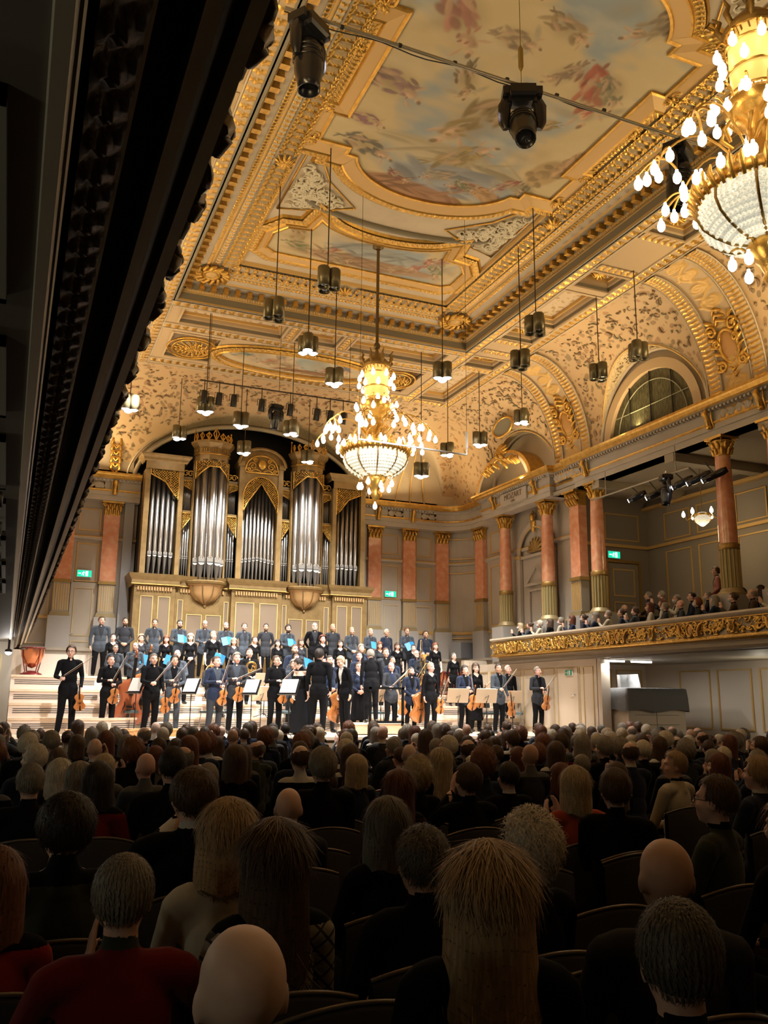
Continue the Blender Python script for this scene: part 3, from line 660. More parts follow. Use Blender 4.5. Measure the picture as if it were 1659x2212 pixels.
for xa, xb in ((10.95, 11.5), (12.15, 12.7), (2.05, 1.5), (1.8, 2.1)): band(fz, (xa, 25.83, 7.64), (xb, 25.83, 7.64), (0, 0, .21), (0, -1, 0), .5, T_SC, .035)
stuff(ob('frieze_relief', fz, [GREIGE, GOLD], bpy.data.objects['trim_entablature_right']))
# ------------------------------------------------------------------ coves with cross vaults
RX, RB = 1.7, 2.9          # horizontal depth of the side coves and of the cove above the organ
SX = 11.9                   # where the side cove meets the flat ring
BAYS = [(21.75, 1.75, 1.5), (16.0, 1.9, 1.95), (10.45, 1.9, 1.95), (4.9, 1.9, 1.95), (-.65, 1.9, 1.95)]
def cove_z(a): return 8.12 + (ZB-8.12)*np.sin(a)
for s, nm in ((1, 'right'), (-1, 'left')):
    na, ny = 30, 420
    a = np.linspace(0, PI/2, na)**1.0; y = np.linspace(24.3, YN, ny)
    A, Y = np.meshgrid(a, y, indexing='ij')
    X = SX + RX*np.cos(A)+.0; Z = cove_z(A); zone = np.zeros(A.shape, int)
    for yc, r, hz in BAYS:
        t = 1-((Y-yc)/r)**2; zl = np.where(t > 0, 8.12+hz*np.sqrt(np.clip(t, 0, 1)), 0)
        up = zl > Z; Z = np.where(up, np.minimum(zl, ZB), Z); zone = np.where(up, 1, zone)
    m = MB(); I = np.arange(na*ny).reshape(na, ny)
    q = np.stack([I[:-1, :-1], I[:-1, 1:], I[1:, 1:], I[1:, :-1]], -1).reshape(-1, 4)
    Xs = X if s > 0 else 13-X
    m.add(np.stack([Xs, Y, Z], -1).reshape(-1, 3), q, zone[:-1, :-1].reshape(-1), True)
    cv = struct(ob('vault_'+nm, m, [COVEP, LATT]))
    # wall of the lunettes
    lw = MB(); xw = mx(13.64, s); lw.box(*sorted((xw, mx(13.75, s))), YN, 24.3, 8.05, 10.4); lo = struct(ob('wall_lunettes_'+nm, lw, CREAM))
    for k, (yc, r, hz) in enumerate(BAYS):
        tt = np.linspace(0, PI, 33)
        g = MB()   # groin rib along the edge of the lunette on the wall
        g.tube([(mx(13.56, s), yc+r*math.cos(t), 8.12+hz*math.sin(t)) for t in tt], .05, 6)
        ob('arch_moulding', g, CREAM, cv)
        # painted gilt line that follows the groin
        g = MB(); pts = []
        for t in tt:
            z = min(8.12+hz*math.sin(t), ZB-.03); sa = (z-8.12)/(ZB-8.12); xx = SX+RX*math.sqrt(max(0, 1-sa*sa))-.02; pts.append((mx(xx, s), yc+r*math.cos(t), z-.01))
        g.tube(pts, .022, 5); ob('gilt_line', g, GOLDF, cv)
        if k == 0: continue
        W_ = struct(ob('window_%d' % (k + (10 if s < 0 else 0)), MB().add([(mx(13.6, s), yc+1.5*math.cos(t), 8.2+1.42*math.sin(t)) for t in tt]+[(mx(13.6, s), yc, 8.2)], [(i, i+1, 33) for i in range(32)], 0), mat('dark leaded glass', (.05, .05, .028), .25, noise=(7, (.10, .095, .05), .4, .6, 3, (1, 5, 1)))))
        fr = MB(); fr.ring([[(mx(13.5, s), yc+rr*1.0*math.cos(t), 8.15+rr*.96*math.sin(t)) for t in tt] for rr in (1.5, 1.75)], 0, False, closed_u=False)
        fr.ring([[(mx(xx, s), yc+1.5*math.cos(t), 8.15+1.44*math.sin(t)) for t in tt] for xx in (13.5, 13.62)], 0, False, closed_u=False); ob('arch_surround', fr, ROSE, W_)
        for q in (-.75, 0, .75): ob('mullion', MB().tube([(mx(13.57, s), yc+q, 8.2), (mx(13.57, s), yc+q, 8.2+1.42*math.sqrt(1-(q/1.5)**2))], .02, 4), BLACK, W_)
        ob('transom', MB().tube([(mx(13.57, s), yc-1.3, 8.75), (mx(13.57, s), yc+1.3, 8.75)], .014, 4), mat('lead came', (.30, .30, .2), .5), W_)
        ob('glazing_arch', MB().tube([(mx(13.57, s), yc+1.22*math.cos(t), 8.2+1.15*math.sin(t)) for t in tt], .016, 4), MATS['lead came'], W_)
    # pair of transverse ribs with cartouche between, one per column pair
    def rib(ya, yb, mats, H, tl, dep, up=.03, base=None):
        mb = MB(); L = RX*1.25*PI/2
        def fn(S, V, h):
            t = S/L*PI/2; nx, nz = -np.cos(t), -np.sin(t); hh = h+up
            return np.stack([mx(0, s)*0 + (SX+RX*np.cos(t)+nx*hh if s > 0 else 13-(SX+RX*np.cos(t)+nx*hh)), ya+(yb-ya)*V, 8.12+(ZB-8.12)*np.sin(t)+nz*hh], -1)
        relief(mb, fn, L, tl, H, dep, mats=mats); return mb
    flat = np.zeros((4, 3))
    for yc in (19.2, 13.25, 7.7, 2.15):
        rb_ = ob('rib_ground', rib(yc-.83, yc+.83, (0, 0), flat, .3, 0, .015), [ROSE], cv)
        for q in (-1, 1):
            m1 = rib(yc+q*.62-.17, yc+q*.62+.17, (0, 1), T_LEAF, .2, .05, .05); stuff(ob('gilt_rib', m1, [ROSE, GOLD], cv))
            for e in (-.2, .2):
                g = MB(); tt = np.linspace(0, PI/2, 16); g.tube([(mx(SX+RX*math.cos(t)-.06*math.cos(t), s), yc+q*.62+e, 8.12+(ZB-8.12)*math.sin(t)-.06*math.sin(t)) for t in tt], .02, 4); ob('rib_edge', g, CREAM, cv)
        stuff(ob('rib_scrollwork', rib(yc-.36, yc+.36, (0, 1), T_SCL, .8, .03, .03), [ROSE, GOLDF], cv))
        # big gilt cartouche
        t0 = .42; p = np.array([mx(SX+RX*math.cos(t0)-.05, s), yc, 8.12+(ZB-8.12)*math.sin(t0)])
        cg = MB(); aa = np.linspace(0, 2*PI, 29)
        cg.tube([(0, .25*math.cos(t), .36*math.sin(t)) for t in aa], .05, 6); cg.ell((.02, 0, 0), (.06, .24, .34), 16, 10, 1)
        for q in (-1, 1):
            for zc, rr0 in ((.4, .15), (-.38, .13), (.12, .09)):
                t = np.linspace(0, 3*PI, 20); R = rr0*(1-.8*t/(3*PI)); cg.tube([(-.06, q*(.22+rr0*.5+rr*math.cos(tt)), zc+rr*math.sin(tt)) for tt, rr in zip(t, R)], .035, 5)
            for z in np.linspace(-.5, .55, 7): cg.tube([(0, q*.24, z), (-.09, q*(.36+.05*math.sin(z*9)), z+.06), (-.02, q*.44, z+.14)], [.04, .05, .015], 5)
        for z in (.5, .62, .74): cg.tube([(-.02, -.14, z), (-.12, 0, z+.08), (-.02, .14, z)], .04, 6)
        for z in (-.48, -.6, -.74): cg.tube([(-.02, -.12, z+.05), (-.1, 0, z-.05), (-.02, .12, z+.05)], .035, 6)
        o = ob('cartouche', cg, [GOLD, MATS['cartouche field']], cv, loc=tuple(p), rot=(0, -t0*.8 if s > 0 else t0*.8, 0 if s > 0 else 0))
        if s < 0: o.scale = (-1, 1, 1)
# grotesque foliage that follows the right-hand vault and the cove above the organ
def vine(mb, place, n, lo, hi, seed, r=(.05, .16), w=.014):
    R = np.random.RandomState(seed); k = 0; tries = 0
    while k < n and tries < n*6:
        tries += 1; c = lo+(hi-lo)*R.rand(2); r0 = r[0]+(r[1]-r[0])*R.rand()**2; th = R.rand()*7; sg = R.choice([-1, 1]); t = np.linspace(0, .8+2.6*R.rand(), 7)
        P = [place(c[0]+r0*(1-i/9)*math.cos(th+sg*tt), c[1]+r0*(1-i/9)*math.sin(th+sg*tt)) for i, tt in enumerate(t)]
        if any(p is None for p in P): continue
        k += 1; mb.tube(P, np.array([.5, 1.5, 1.8, 1.3, .9, .6, .25])*w*(.7+.8*R.rand()), 4, 0 if R.rand() < .7 else 1)
BRF = mat('painted brown foliage', (.24, .16, .09), .7); GRF = mat('painted grey olive foliage', (.25, .22, .15), .7)
LEN = RX*1.25*PI/2
def pl_side(y, s_):
    a = s_/LEN*PI/2
    if not .12 < a < 1.45: return None
    z = 8.12+(ZB-8.12)*math.sin(a)
    for yc, r, hz in BAYS:
        t = 1-((y-yc)/(r*1.06))**2
        if t > 0 and 8.2+hz*math.sqrt(t) > z: return None
    for yc in (19.2, 13.25, 7.7):
        if abs(y-yc) < .9: return None
    return (SX+RX*math.cos(a)-.012*math.cos(a), y, z-.012)
m = MB(); vine(m, pl_side, 560, np.array((8.6, .2)), np.array((23.6, LEN)), 2); stuff(ob('painted_foliage', m, [BRF, GRF], bpy.data.objects['vault_right']))
def pl_lun(y, x):
    for yc, r, hz in BAYS[1:3]:
        t = 1-((y-yc)/r)**2
        if t > .1: 
            z = 8.12+hz*math.sqrt(t); sa = min(1, (z-8.12)/(ZB-8.12)); xg = SX+RX*math.sqrt(1-sa*sa)
            return (x, y, z-.012) if xg+.12 < x < 13.45 else None
    return None
m = MB(); vine(m, pl_lun, 160, np.array((14.2, 12.3)), np.array((17.8, 13.5)), 6, (.03, .07), .009); stuff(ob('painted_arabesque', m, [BRF, GRF], bpy.data.objects['vault_right']))
# pavilion: segmental pediment with gilt shell group
for s in (1, -1):
    g = MB(); tt = np.linspace(.12, PI-.12, 25); yc = 22.2
    for r0, r1, mt in ((1.62, 1.5, 1), (1.5, 1.38, 0)):
        g.ring([[(mx(13.1, s), yc+r*math.cos(t), 7.95+r*.72*math.sin(t)) for t in tt] for r in (r0, r1)], mt, False, closed_u=False)
        g.ring([[(mx(xx, s), yc+r0*math.cos(t), 7.95+r0*.72*math.sin(t)) for t in tt] for xx in (13.1, 13.7)], mt, False, closed_u=False)
    pdm = ob('segmental_pediment', g, [CREAM, GOLD], bpy.data.objects['vault_right' if s > 0 else 'vault_left'])
    g = MB()
    for k in range(9):
        t = PI*(k+.5)/9; g.tube([(mx(13.2, s), yc+.04*math.cos(t), 9.0), (mx(13.05, s), yc+.22*math.cos(t), 9.0+.24*math.sin(t)), (mx(13.15, s), yc+.34*math.cos(t), 9.0+.38*math.sin(t))], [.03, .07, .03], 6)
    for k in range(26):
        yy = yc-1.0+2.0*RNG.rand(); zz = 8.55+.5*RNG.rand()*(1-abs(yy-yc)); g.tube([(mx(13.15, s), yy, zz), (mx(13.0, s), yy+.12*(RNG.rand()-.5), zz+.12), (mx(13.1, s), yy+.25*(RNG.rand()-.5), zz+.2)], [.05, .06, .02], 5)
    ob('shell_group', g, GOLD, pdm)
    # half dome behind: cream coffer circle
    g = MB(); g.tube([(mx(12.9, s), 21.75+.55*math.cos(t), 9.75+.28*math.sin(t)) for t in np.linspace(0, 2*PI, 25)], .04, 5); ob('roundel_ring', g, GOLD, pdm); ob('roundel', MB().cap([(mx(12.9, s), 21.75+.55*math.cos(t), 9.75+.28*math.sin(t)) for t in np.linspace(0, 2*PI, 25)[:-1]]), mat('grey oculus', (.24, .24, .20), .6), pdm)
# back cove above the organ with one wide elliptical lunette
na, nx = 34, 240
a = np.linspace(0, PI/2, na); x = np.linspace(-.6, 13.6, nx); A, X = np.meshgrid(a, x, indexing='ij')
YB0 = 23.35
Y = YB0 + RB*np.cos(A); Z = cove_z(A); zone = np.zeros(A.shape, int)
e_ = np.clip((np.abs(X-XC)-5.4)/RX, 0, 1); Z = np.minimum(Z, 8.12+(ZB-8.12)*np.sqrt(np.clip(1-e_**2, 0, 1)))
t = 1-((X-XC)/3.75)**2; zl = np.where(t > 0, 8.0+2.2*np.clip(t, 0, 1)**.5, 0); up = zl > Z; Z = np.where(up, zl, Z); zone = np.where(up, 1, zone)
for xc in (1.1, 11.9):
    t = 1-((X-xc)/1.25)**2; zl = np.where(t > 0, 8.12+1.9*np.clip(t, 0, 1)**.5, 0); up = zl > Z; Z = np.where(up, zl, Z); zone = np.where(up, 2, zone)
m = MB(); I = np.arange(na*nx).reshape(na, nx); q = np.stack([I[:-1, :-1], I[:-1, 1:], I[1:, 1:], I[1:, :-1]], -1).reshape(-1, 4)
m.add(np.stack([X, Y, Z], -1).reshape(-1, 3), q, zone[:-1, :-1].reshape(-1), True)
bv = struct(ob('vault_back', m, [COVEP, LATT, mat('smooth apse paint', (.46, .37, .26), .6)]))
def pl_back(x, s_):
    a = s_/4.4*PI/2
    if not .08 < a < 1.45: return None
    z = 8.12+(ZB-8.12)*math.sin(a); t = 1-((x-XC)/3.95)**2
    if t > 0 and 8.1+2.2*math.sqrt(t) > z: return None
    if any(abs(x-xc) < 1.35 and 8.2+1.9*math.sqrt(max(0, 1-((x-xc)/1.3)**2)) > z for xc in (1.1, 11.9)): return None
    return (x, YB0+RB*math.cos(a)-.012, z-.012)
m = MB(); vine(m, pl_back, 420, np.array((1.5, .2)), np.array((11.6, 4.3)), 12); stuff(ob('painted_foliage', m, [BRF, GRF], bv))
bw = MB()   # wall round the arch opening
tt = np.linspace(0, PI, 41); P = [(XC+3.6*math.cos(t), 26.22, 8.0+2.1*math.sin(t)) for t in tt]
bw.ring([P, [(p[0] + (p[0]-XC)*.0 + (.0), 26.22, 11.0) for p in P]], 0, False, closed_u=False); bw.box(-1.2, 2.9, 26.2, 26.3, 8.0, 11); bw.box(10.1, 14.2, 26.2, 26.3, 8, 11)
struct(ob('wall_arch', bw, CREAM))
g = MB(); g.tube([(p[0], 26.12, p[2]) for p in P], .07, 6); g.tube([(XC+3.82*math.cos(t), 25.9, 8.0+2.25*math.sin(t)) for t in tt], .03, 5); ob('arch_moulding', g, CREAM, bv)
# curved apse ribs in the back corners: vertical gilt ribs and vases
for xc in (1.1, 11.9):
    for q in (-1, 0, 1):
        g = MB(); pts = []
        for t in np.linspace(0, 1.1, 12): pts.append((xc+q*.55*(1-t*.45), YB0+RB*math.cos(t*.55)-.06, 8.14+1.75*t/1.1*(1-.12*abs(q))))
        g.tube(pts, .025, 5); ob('gilt_rib', g, GOLDF, bv)
# gilt foliage strips falling beside the arch
def garland(x0, y0, z0, z1, w=.22):
    g = MB(); n = 9
    for k in range(n):
        z = z0+(z1-z0)*k/n
        for q in (-1, 1): g.tube([(x0, y0, z), (x0+q*w*.6, y0-.08, z+.12), (x0+q*w*.5, y0-.12, z+.26), (x0, y0-.03, z+.3)], [.03, .05, .04, .015], 5)
    return g
for x0 in (2.35, 10.65): ob('garland', garland(x0, 26.1, 8.2, 9.9), GOLD, bv)

# ------------------------------------------------------------------ flat ring with coffers between coves and beam
XA, XBm, YA_, YBm = 2.8, 10.2, 2.9, 19.0     # inner edge of the beam
rg = MB()
def hole_grid(mb, xs, ys, keep, z, mt=0):
    for i in range(len(xs)-1):
        for j in range(len(ys)-1):
            if keep(i, j): mb.add([(xs[i], ys[j], z), (xs[i+1], ys[j], z), (xs[i+1], ys[j+1], z), (xs[i], ys[j+1], z)], [(0, 3, 2, 1)], mt)
COF = []   # coffers x0,x1,y0,y1
for s in (1, -1):
    for ya, yb in ((14.1, 17.95), (20.25, 22.75), (8.55, 12.35), (3.0, 6.85), (-2.5, 1.3)):
        x0, x1 = sorted((mx(10.62, s), mx(11.55, s)))
        if yb > 19: COF.append((x0, x1, ya, 22.9)); continue
        n = 3
        COF += [(x0, x1, ya, ya+.7), (x0, x1, ya+1.0, yb-1.0), (x0, x1, yb-.7, yb)]
    COF += [(sorted((mx(10.62, s), mx(11.55, s))) + [19.25, 19.95])]
for x0, x1 in ((3.05, 5.6), (5.95, 7.05), (7.4, 9.95)): COF.append((x0, x1, 19.45, 20.3))
COF += [(3.05, 4.25, 20.95, 22.6), (8.75, 9.95, 20.95, 22.6)]
COF = [tuple(c) for c in COF]
xs = sorted(set([1.1, 11.9, XA, XBm] + [c[0] for c in COF] + [c[1] for c in COF])); ys = sorted(set([YN, 23.35, YA_, YBm] + [c[2] for c in COF] + [c[3] for c in COF]))
def keep(i, j):
    cx, cyy = (xs[i]+xs[i+1])/2, (ys[j]+ys[j+1])/2
    if XA < cx < XBm and YA_ < cyy < YBm: return False
    return not any(c[0] < cx < c[1] and c[2] < cyy < c[3] for c in COF)
hole_grid(rg, xs, ys, keep, ZB)
ring = struct(ob('ceiling_ring', rg, [ROSE]))
for c in COF:
    x0, x1, y0, y1 = c; m = MB(); d = .26
    P = [(x0, y0, ZB), (x1, y0, ZB), (x1, y1, ZB), (x0, y1, ZB)]
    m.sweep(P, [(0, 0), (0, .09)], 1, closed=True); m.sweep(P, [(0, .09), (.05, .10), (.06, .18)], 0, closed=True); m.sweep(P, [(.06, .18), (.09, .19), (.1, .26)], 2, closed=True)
    m.add([(x0, y0, ZB+d), (x1, y0, ZB+d), (x1, y1, ZB+d), (x0, y1, ZB+d)], [(0, 1, 2, 3)], 3)
    m.sweep(P, [(-.05, -.015), (-.0, -.03), (.012, -.0)], 0, closed=True)
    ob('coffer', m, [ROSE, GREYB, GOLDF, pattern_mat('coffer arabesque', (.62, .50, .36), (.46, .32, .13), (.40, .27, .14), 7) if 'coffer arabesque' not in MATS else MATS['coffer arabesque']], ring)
    if x1-x0 < 1.0 and y1-y0 < .9:
        m = MB(); cx, cyy = (x0+x1)/2, (y0+y1)/2
        for k in range(8): t = k*PI/4; m.tube([(cx, cyy, ZB+.2), (cx+.12*math.cos(t), cyy+.12*math.sin(t), ZB+.15), (cx+.2*math.cos(t), cyy+.2*math.sin(t), ZB+.24)], [.03, .05, .02], 5)
        ob('rosette', m, GOLD, ring)
# gilt foliage bands on the ribs of the ring
gb = MB(); nz = (0, 0, -1)
for s in (1, -1):
    for xa in (10.3, 11.62):
        x0 = mx(xa, s); band(gb, (x0, 23.3, ZB-.01), (x0, YN, ZB-.01), (s*.22, 0, 0), nz, .42, T_LEAF, .05, mats=(0, 1))
    for y0 in (23.0, 19.98, 18.72, 18.02, 13.78, 12.4, 8.2, 6.9, 2.7):
        band(gb, (mx(10.62, s), y0, ZB-.01), (mx(11.55, s), y0, ZB-.01), (0, .22, 0), nz, .3, T_LEAF, .05, mats=(0, 1))
for y0 in (19.12, 20.45, 22.85): band(gb, (2.7, y0, ZB-.01), (10.3, y0, ZB-.01), (0, .24, 0), nz, .42, T_LEAF, .05, mats=(0, 1))
for x0 in (5.68, 7.12): band(gb, (x0, 19.45, ZB-.01), (x0, 20.3, ZB-.01), (.2, 0, 0), nz, .3, T_LEAF, .05, mats=(0, 1))
stuff(ob('leaf_band', gb, [ROSE, GOLD], ring))
gl = MB()
for s in (1, -1):
    for xa in (10.27, 10.55, 11.6, 11.87): x0 = mx(xa, s); gl.box(x0-.014, x0+.014, YN, 23.3, ZB-.03, ZB)
for y0 in (19.09, 19.39, 20.42, 20.72, 22.82, 23.12, 23.28): gl.box(2.5, 10.5, y0-.014, y0+.014, ZB-.03, ZB)
ob('fillet', gl, CREAM, ring)
# ---- fresco painter: figures and clouds as colours on a fine grid
def paint_grid(nx, ny, w, h, seed, figs, base=((.55, .46, .30), (.35, .39, .41))):
    R = np.random.RandomState(seed); X, Y = np.meshgrid(np.linspace(0, w, nx), np.linspace(0, h, ny), indexing='ij')
    def noise(sc):
        n = np.zeros(X.shape)
        for o in range(4):
            for _ in range(4):
                th = R.rand()*PI; ph = R.rand()*7; f = sc*2**o*(.7+.6*R.rand()); n += np.sin((X*math.cos(th)+Y*math.sin(th))*f+ph+1.3*np.sin(Y*f*.6+ph))/2**o
        n -= n.min(); return n/n.max()
    n1, n2 = noise(2.2), noise(5.); C = np.zeros(X.shape+(3,)); k = np.clip((n1-.45)*4, 0, 1)[..., None]
    C[:] = np.array(base[0])*(1-k)+np.array(base[1])*k; k2 = np.clip((n2-.5)*2.5, 0, 1)[..., None]; C = C*(1-k2*.35)+np.array((.64, .54, .37))*k2*.35
    def blob(x, y, a, b, th, col, soft=.25, op=.9):
        dx, dy = X-x, Y-y; u = (dx*math.cos(th)+dy*math.sin(th))/a; v = (-dx*math.sin(th)+dy*math.cos(th))/b; d = np.sqrt(u*u+v*v)
        al = np.clip((1-d)/soft, 0, 1)[..., None]*op; shade = (1+.18*v[..., None]); C[:] = C*(1-al)+np.clip(np.array(col)*.85*shade, 0, 1)*al
    for _ in range(26): blob(R.rand()*w, R.rand()*h, .2+.5*R.rand(), .1+.2*R.rand(), R.rand()*3, [(.36, .29, .18), (.60, .52, .38), (.32, .34, .36), (.46, .35, .22)][R.randint(4)], .9, .45)
    def lump(x, y, a, b, th, col, n, seedk):   # broken drapery: many small overlapping folds
        for i in range(n):
            q, r = R.rand()*2*PI, math.sqrt(R.rand()); px, py = a*r*math.cos(q), b*r*math.sin(q); k = .62+.62*R.rand()
            blob(x+px*math.cos(th)-py*math.sin(th), y+px*math.sin(th)+py*math.cos(th), a*(.22+.25*R.rand()), b*(.16+.2*R.rand()), th+R.uniform(-.7, .7), np.array(col)*k*.8, .45, .85)
    for f in figs:
        if f[0] == 'b': blob(*f[1:]); lump(f[1], f[2], f[3]*.9, f[4]*.8, f[5], f[6], 18, 1); continue
        _, x, y, sc, th, col = f; c, s_ = math.cos(th), math.sin(th)
        def L(dx, dy): return x+sc*(dx*c-dy*s_), y+sc*(dx*s_+dy*c)
        sk = np.array((.56, .38, .25))
        p = L(-.5, 0); blob(*p, .75*sc, .5*sc, th, (.30, .22, .12), .9, .6)
        p = L(-.55, .02); lump(*p, .62*sc, .30*sc, th+R.uniform(-.3, .3), col, 16, 2)
        p = L(-1.0, R.uniform(-.2, .2)); lump(*p, .4*sc, .16*sc, th+R.uniform(-.6, .6), np.array(col)*.85, 7, 3)
        for q in (-1, 1): p = L(-.75, q*.14); blob(*p, .30*sc, .075*sc, th+q*.35, sk*.95, .5, .75)
        p = L(.0, 0); blob(*p, .22*sc, .16*sc, th, sk*.9, .5); p = L(.04, .04); blob(*p, .14*sc, .08*sc, th, sk*1.15, .6)
        p = L(-.1, 0); lump(*p, .24*sc, .14*sc, th+.8, np.array(col)*1.1, 5, 4)
        for q in (-1, 1): p = L(.12+.08*q*R.rand(), q*.24); blob(*p, .17*sc, .05*sc, th+q*R.uniform(.4, 1.2), sk, .5, .85)
        p = L(.27, .02); blob(*p, .09*sc, .085*sc, th, sk*1.1, .4); p = L(.33, .06); blob(*p, .085*sc, .06*sc, th+.6, (.20, .13, .07), .5, .85)
        if R.rand() < .4:
            for q in (-1, 1): p = L(-.05, q*.42); blob(*p, .12*sc, .36*sc, th+q*.5, (.40, .35, .26), .6, .7)
    return X, Y, np.clip(C, 0, 1)
def inside(X, Y, poly):
    r = np.zeros(X.shape, bool); n = len(poly)
    for i in range(n):
        x1, y1 = poly[i]; x2, y2 = poly[(i+1) % n]
        c = ((y1 > Y) != (y2 > Y)) & (X < (x2-x1)*(Y-y1)/(y2-y1+1e-12)+x1); r ^= c
    return r
def painting(name, poly, z, n, seed, figs, parent, base=None, fnz=None):
    P = np.array(poly); x0, y0 = P.min(0)-.03; x1, y1 = P.max(0)+.03
    nx, ny = n, int(n*(y1-y0)/(x1-x0))
    fg = [(f[0], f[1]-x0, f[2]-y0)+tuple(f[3:]) for f in figs]
    X, Y, Cc = paint_grid(nx, ny, x1-x0, y1-y0, seed, fg, base or ((.52, .42, .25), (.28, .33, .36)))
    c = P.mean(0); Pe = c+(P-c)*1.015
    ins = inside(X+x0, Y+y0, Pe); I = np.arange(nx*ny).reshape(nx, ny)
    ok = ins[:-1, :-1] & ins[1:, 1:]; q = np.stack([I[:-1, :-1], I[:-1, 1:], I[1:, 1:], I[1:, :-1]], -1)[ok]
    Z = np.full(X.shape, z)
    m = MB().add(np.stack([X+x0, Y+y0, Z], -1).reshape(-1, 3), q, 0, True)
    return ob(name, m, [FRESCO], parent, colors=Cc.reshape(-1, 3))
# ---- central field of the ceiling
ce = MB(); ce.box(XA-.1, XBm+.1, YA_-.1, YBm+.1, ZC, ZC+.1)
ceil = struct(ob('ceiling', ce, CREAM))
R0 = [(XA, YA_, 0), (XBm, YA_, 0), (XBm, YBm, 0), (XA, YBm, 0)]   # counter-clockwise: left of travel is inwards
bm = MB()
bm.sweep(R0, [(-.12, ZB-.03), (0, ZB-.03), (0, ZB+.17)], 0, closed=True)
bm.sweep(R0, [(0, ZB+.17), (.03, ZB+.18), (.03, ZB+.21), (.06, ZB+.24)], 1, closed=True)
bm.sweep(R0, [(.06, ZB+.24), (.06, ZB+.36), (.26, ZB+.37), (.26, ZB+.40)], 2, closed=True)
bm.sweep(R0, [(.26, ZB+.40), (.30, ZB+.43)], 1, closed=True); bm.sweep(R0, [(.30, ZB+.43), (.52, ZB+.49)], 3, closed=True)
bm.sweep(R0, [(.52, ZB+.49), (.55, ZB+.47), (.60, ZB+.50)], 1, closed=True)
bm.sweep(R0, [(.60, ZB+.50), (1.15, ZB+.55)], 3, closed=True); bm.sweep(R0, [(1.13, ZB+.53), (1.17, ZB+.53), (1.2, ZC)], 1, closed=True)
bm.sweep(R0, [(-.005, ZB-.035), (-.005, ZB-.0), (.012, ZB-.0), (.012, ZB-.035)], 1, closed=True)
beam = struct(ob('trim_beam', bm, [GREYB, GOLDF, GREIGE, CREAM]))
eg = MB(); gu = MB(); lf = MB(); br = MB()
sides = [((XA, YA_), (XBm, YA_), (0, 1)), ((XBm, YA_), (XBm, YBm), (-1, 0)), ((XBm, YBm), (XA, YBm), (0, -1)), ((XA, YBm), (XA, YA_), (1, 0))]
bmh = MB().obox((0, 0, 0), (.10, .17, .11)).add([(-.05, -.085, -.02), (.05, -.085, -.02), (.05, -.13, .055), (-.05, -.13, .055)], [(0, 1, 2, 3)])
bme = to_mesh('modillion', bmh.obox((0, 0, -.06), (.12, .19, .02)), [GOLD])
for (xa, ya), (xb, yb), (nx_, ny_) in sides:
    L = math.hypot(xb-xa, yb-ya); dx, dy = (xb-xa)/L, (yb-ya)/L
    def at(s_, off, z): return (xa+dx*s_+nx_*off, ya+dy*s_+ny_*off, z)
    band(eg, at(.04, .04, ZB+.19), at(L-.04, .04, ZB+.19), (nx_*.04, ny_*.04, .05), (nx_*.5, ny_*.5, -.8), .06, T_EGG, .03, mats=(0, 1))
    band(lf, at(.55, .43, ZB+.46), at(L-.55, .43, ZB+.46), (nx_*.09, ny_*.09, .02), (0, 0, -1), .09, T_EGG, .03, mats=(0, 1))
    band(lf, at(.6, .6, ZB+.49), at(L-.6, .6, ZB+.49), (nx_*.12, ny_*.12, .0), (0, 0, -1), .25, T_LEAF, .04, mats=(0, 1))
    for a0, a1 in (((.95, L/2-.25), (L/2+.25, L-.95)) if L < 10 else ((.95, L*.33-.2), (L*.33+.2, L*.66-.2), (L*.66+.2, L-.95))):
        band(gu, at(a0, .76, ZB+.50), at(a1, .76, ZB+.50), (nx_*.36, ny_*.36, .02), (0, 0, -1), .19, T_GU, .05, mats=(0, 1), dark=2, thr=.22)
    n = int((L-.3)/.27)
    for k in range(n):
        s_ = .22+(L-.44)*k/(n-1); p = at(s_, .15, ZB+.30); ob('modillion', bme, None, beam, loc=p, rot=(0, 0, math.atan2(dy, dx)))
    for f in ((.5,) if L < 10 else (.33, .66)):
        p = at(L*f, .94, ZB+.48); m = MB()
        for k in range(10): t = k*2*PI/10; m.tube([p, (p[0]+.1*math.cos(t), p[1]+.1*math.sin(t), p[2]-.05), (p[0]+.19*math.cos(t), p[1]+.19*math.sin(t), p[2]+.01)], [.03, .04, .015], 5)
        ob('rosette', m, GOLD, beam)
stuff(ob('egg_moulding', eg, [GREIGE, GOLDF], beam)); stuff(ob('leaf_moulding', lf, [CREAM, GOLD], beam)); stuff(ob('guilloche_band', gu, [ROSE, GOLD, mat('dark oval ground', (.10, .085, .06), .7)], beam))
for cx, cyy in ((XBm-.62, YBm-.62), (XA+.62, YBm-.62), (XBm-.62, YA_+.62), (XA+.62, YA_+.62)):   # corner cartouches
    m = MB(); aa = np.linspace(0, 2*PI, 21); z = ZB+.42
    m.tube([(cx+.17*math.cos(t), cyy+.2*math.sin(t), z) for t in aa], .045, 6); m.ell((cx, cyy, z+.02), (.16, .19, .09), 14, 8, 1)
    for k in range(14): t = k*2*PI/14+.2; r = .24; m.tube([(cx+r*math.cos(t), cyy+r*math.sin(t), z), (cx+(r+.14)*math.cos(t+.3), cyy+(r+.14)*math.sin(t+.3), z-.05), (cx+(r+.15)*math.cos(t+.55), cyy+(r+.15)*math.sin(t+.55), z+.0)], [.045, .06, .03], 5)
    ob('corner_cartouche', m, [GOLD, GOLDF], beam)
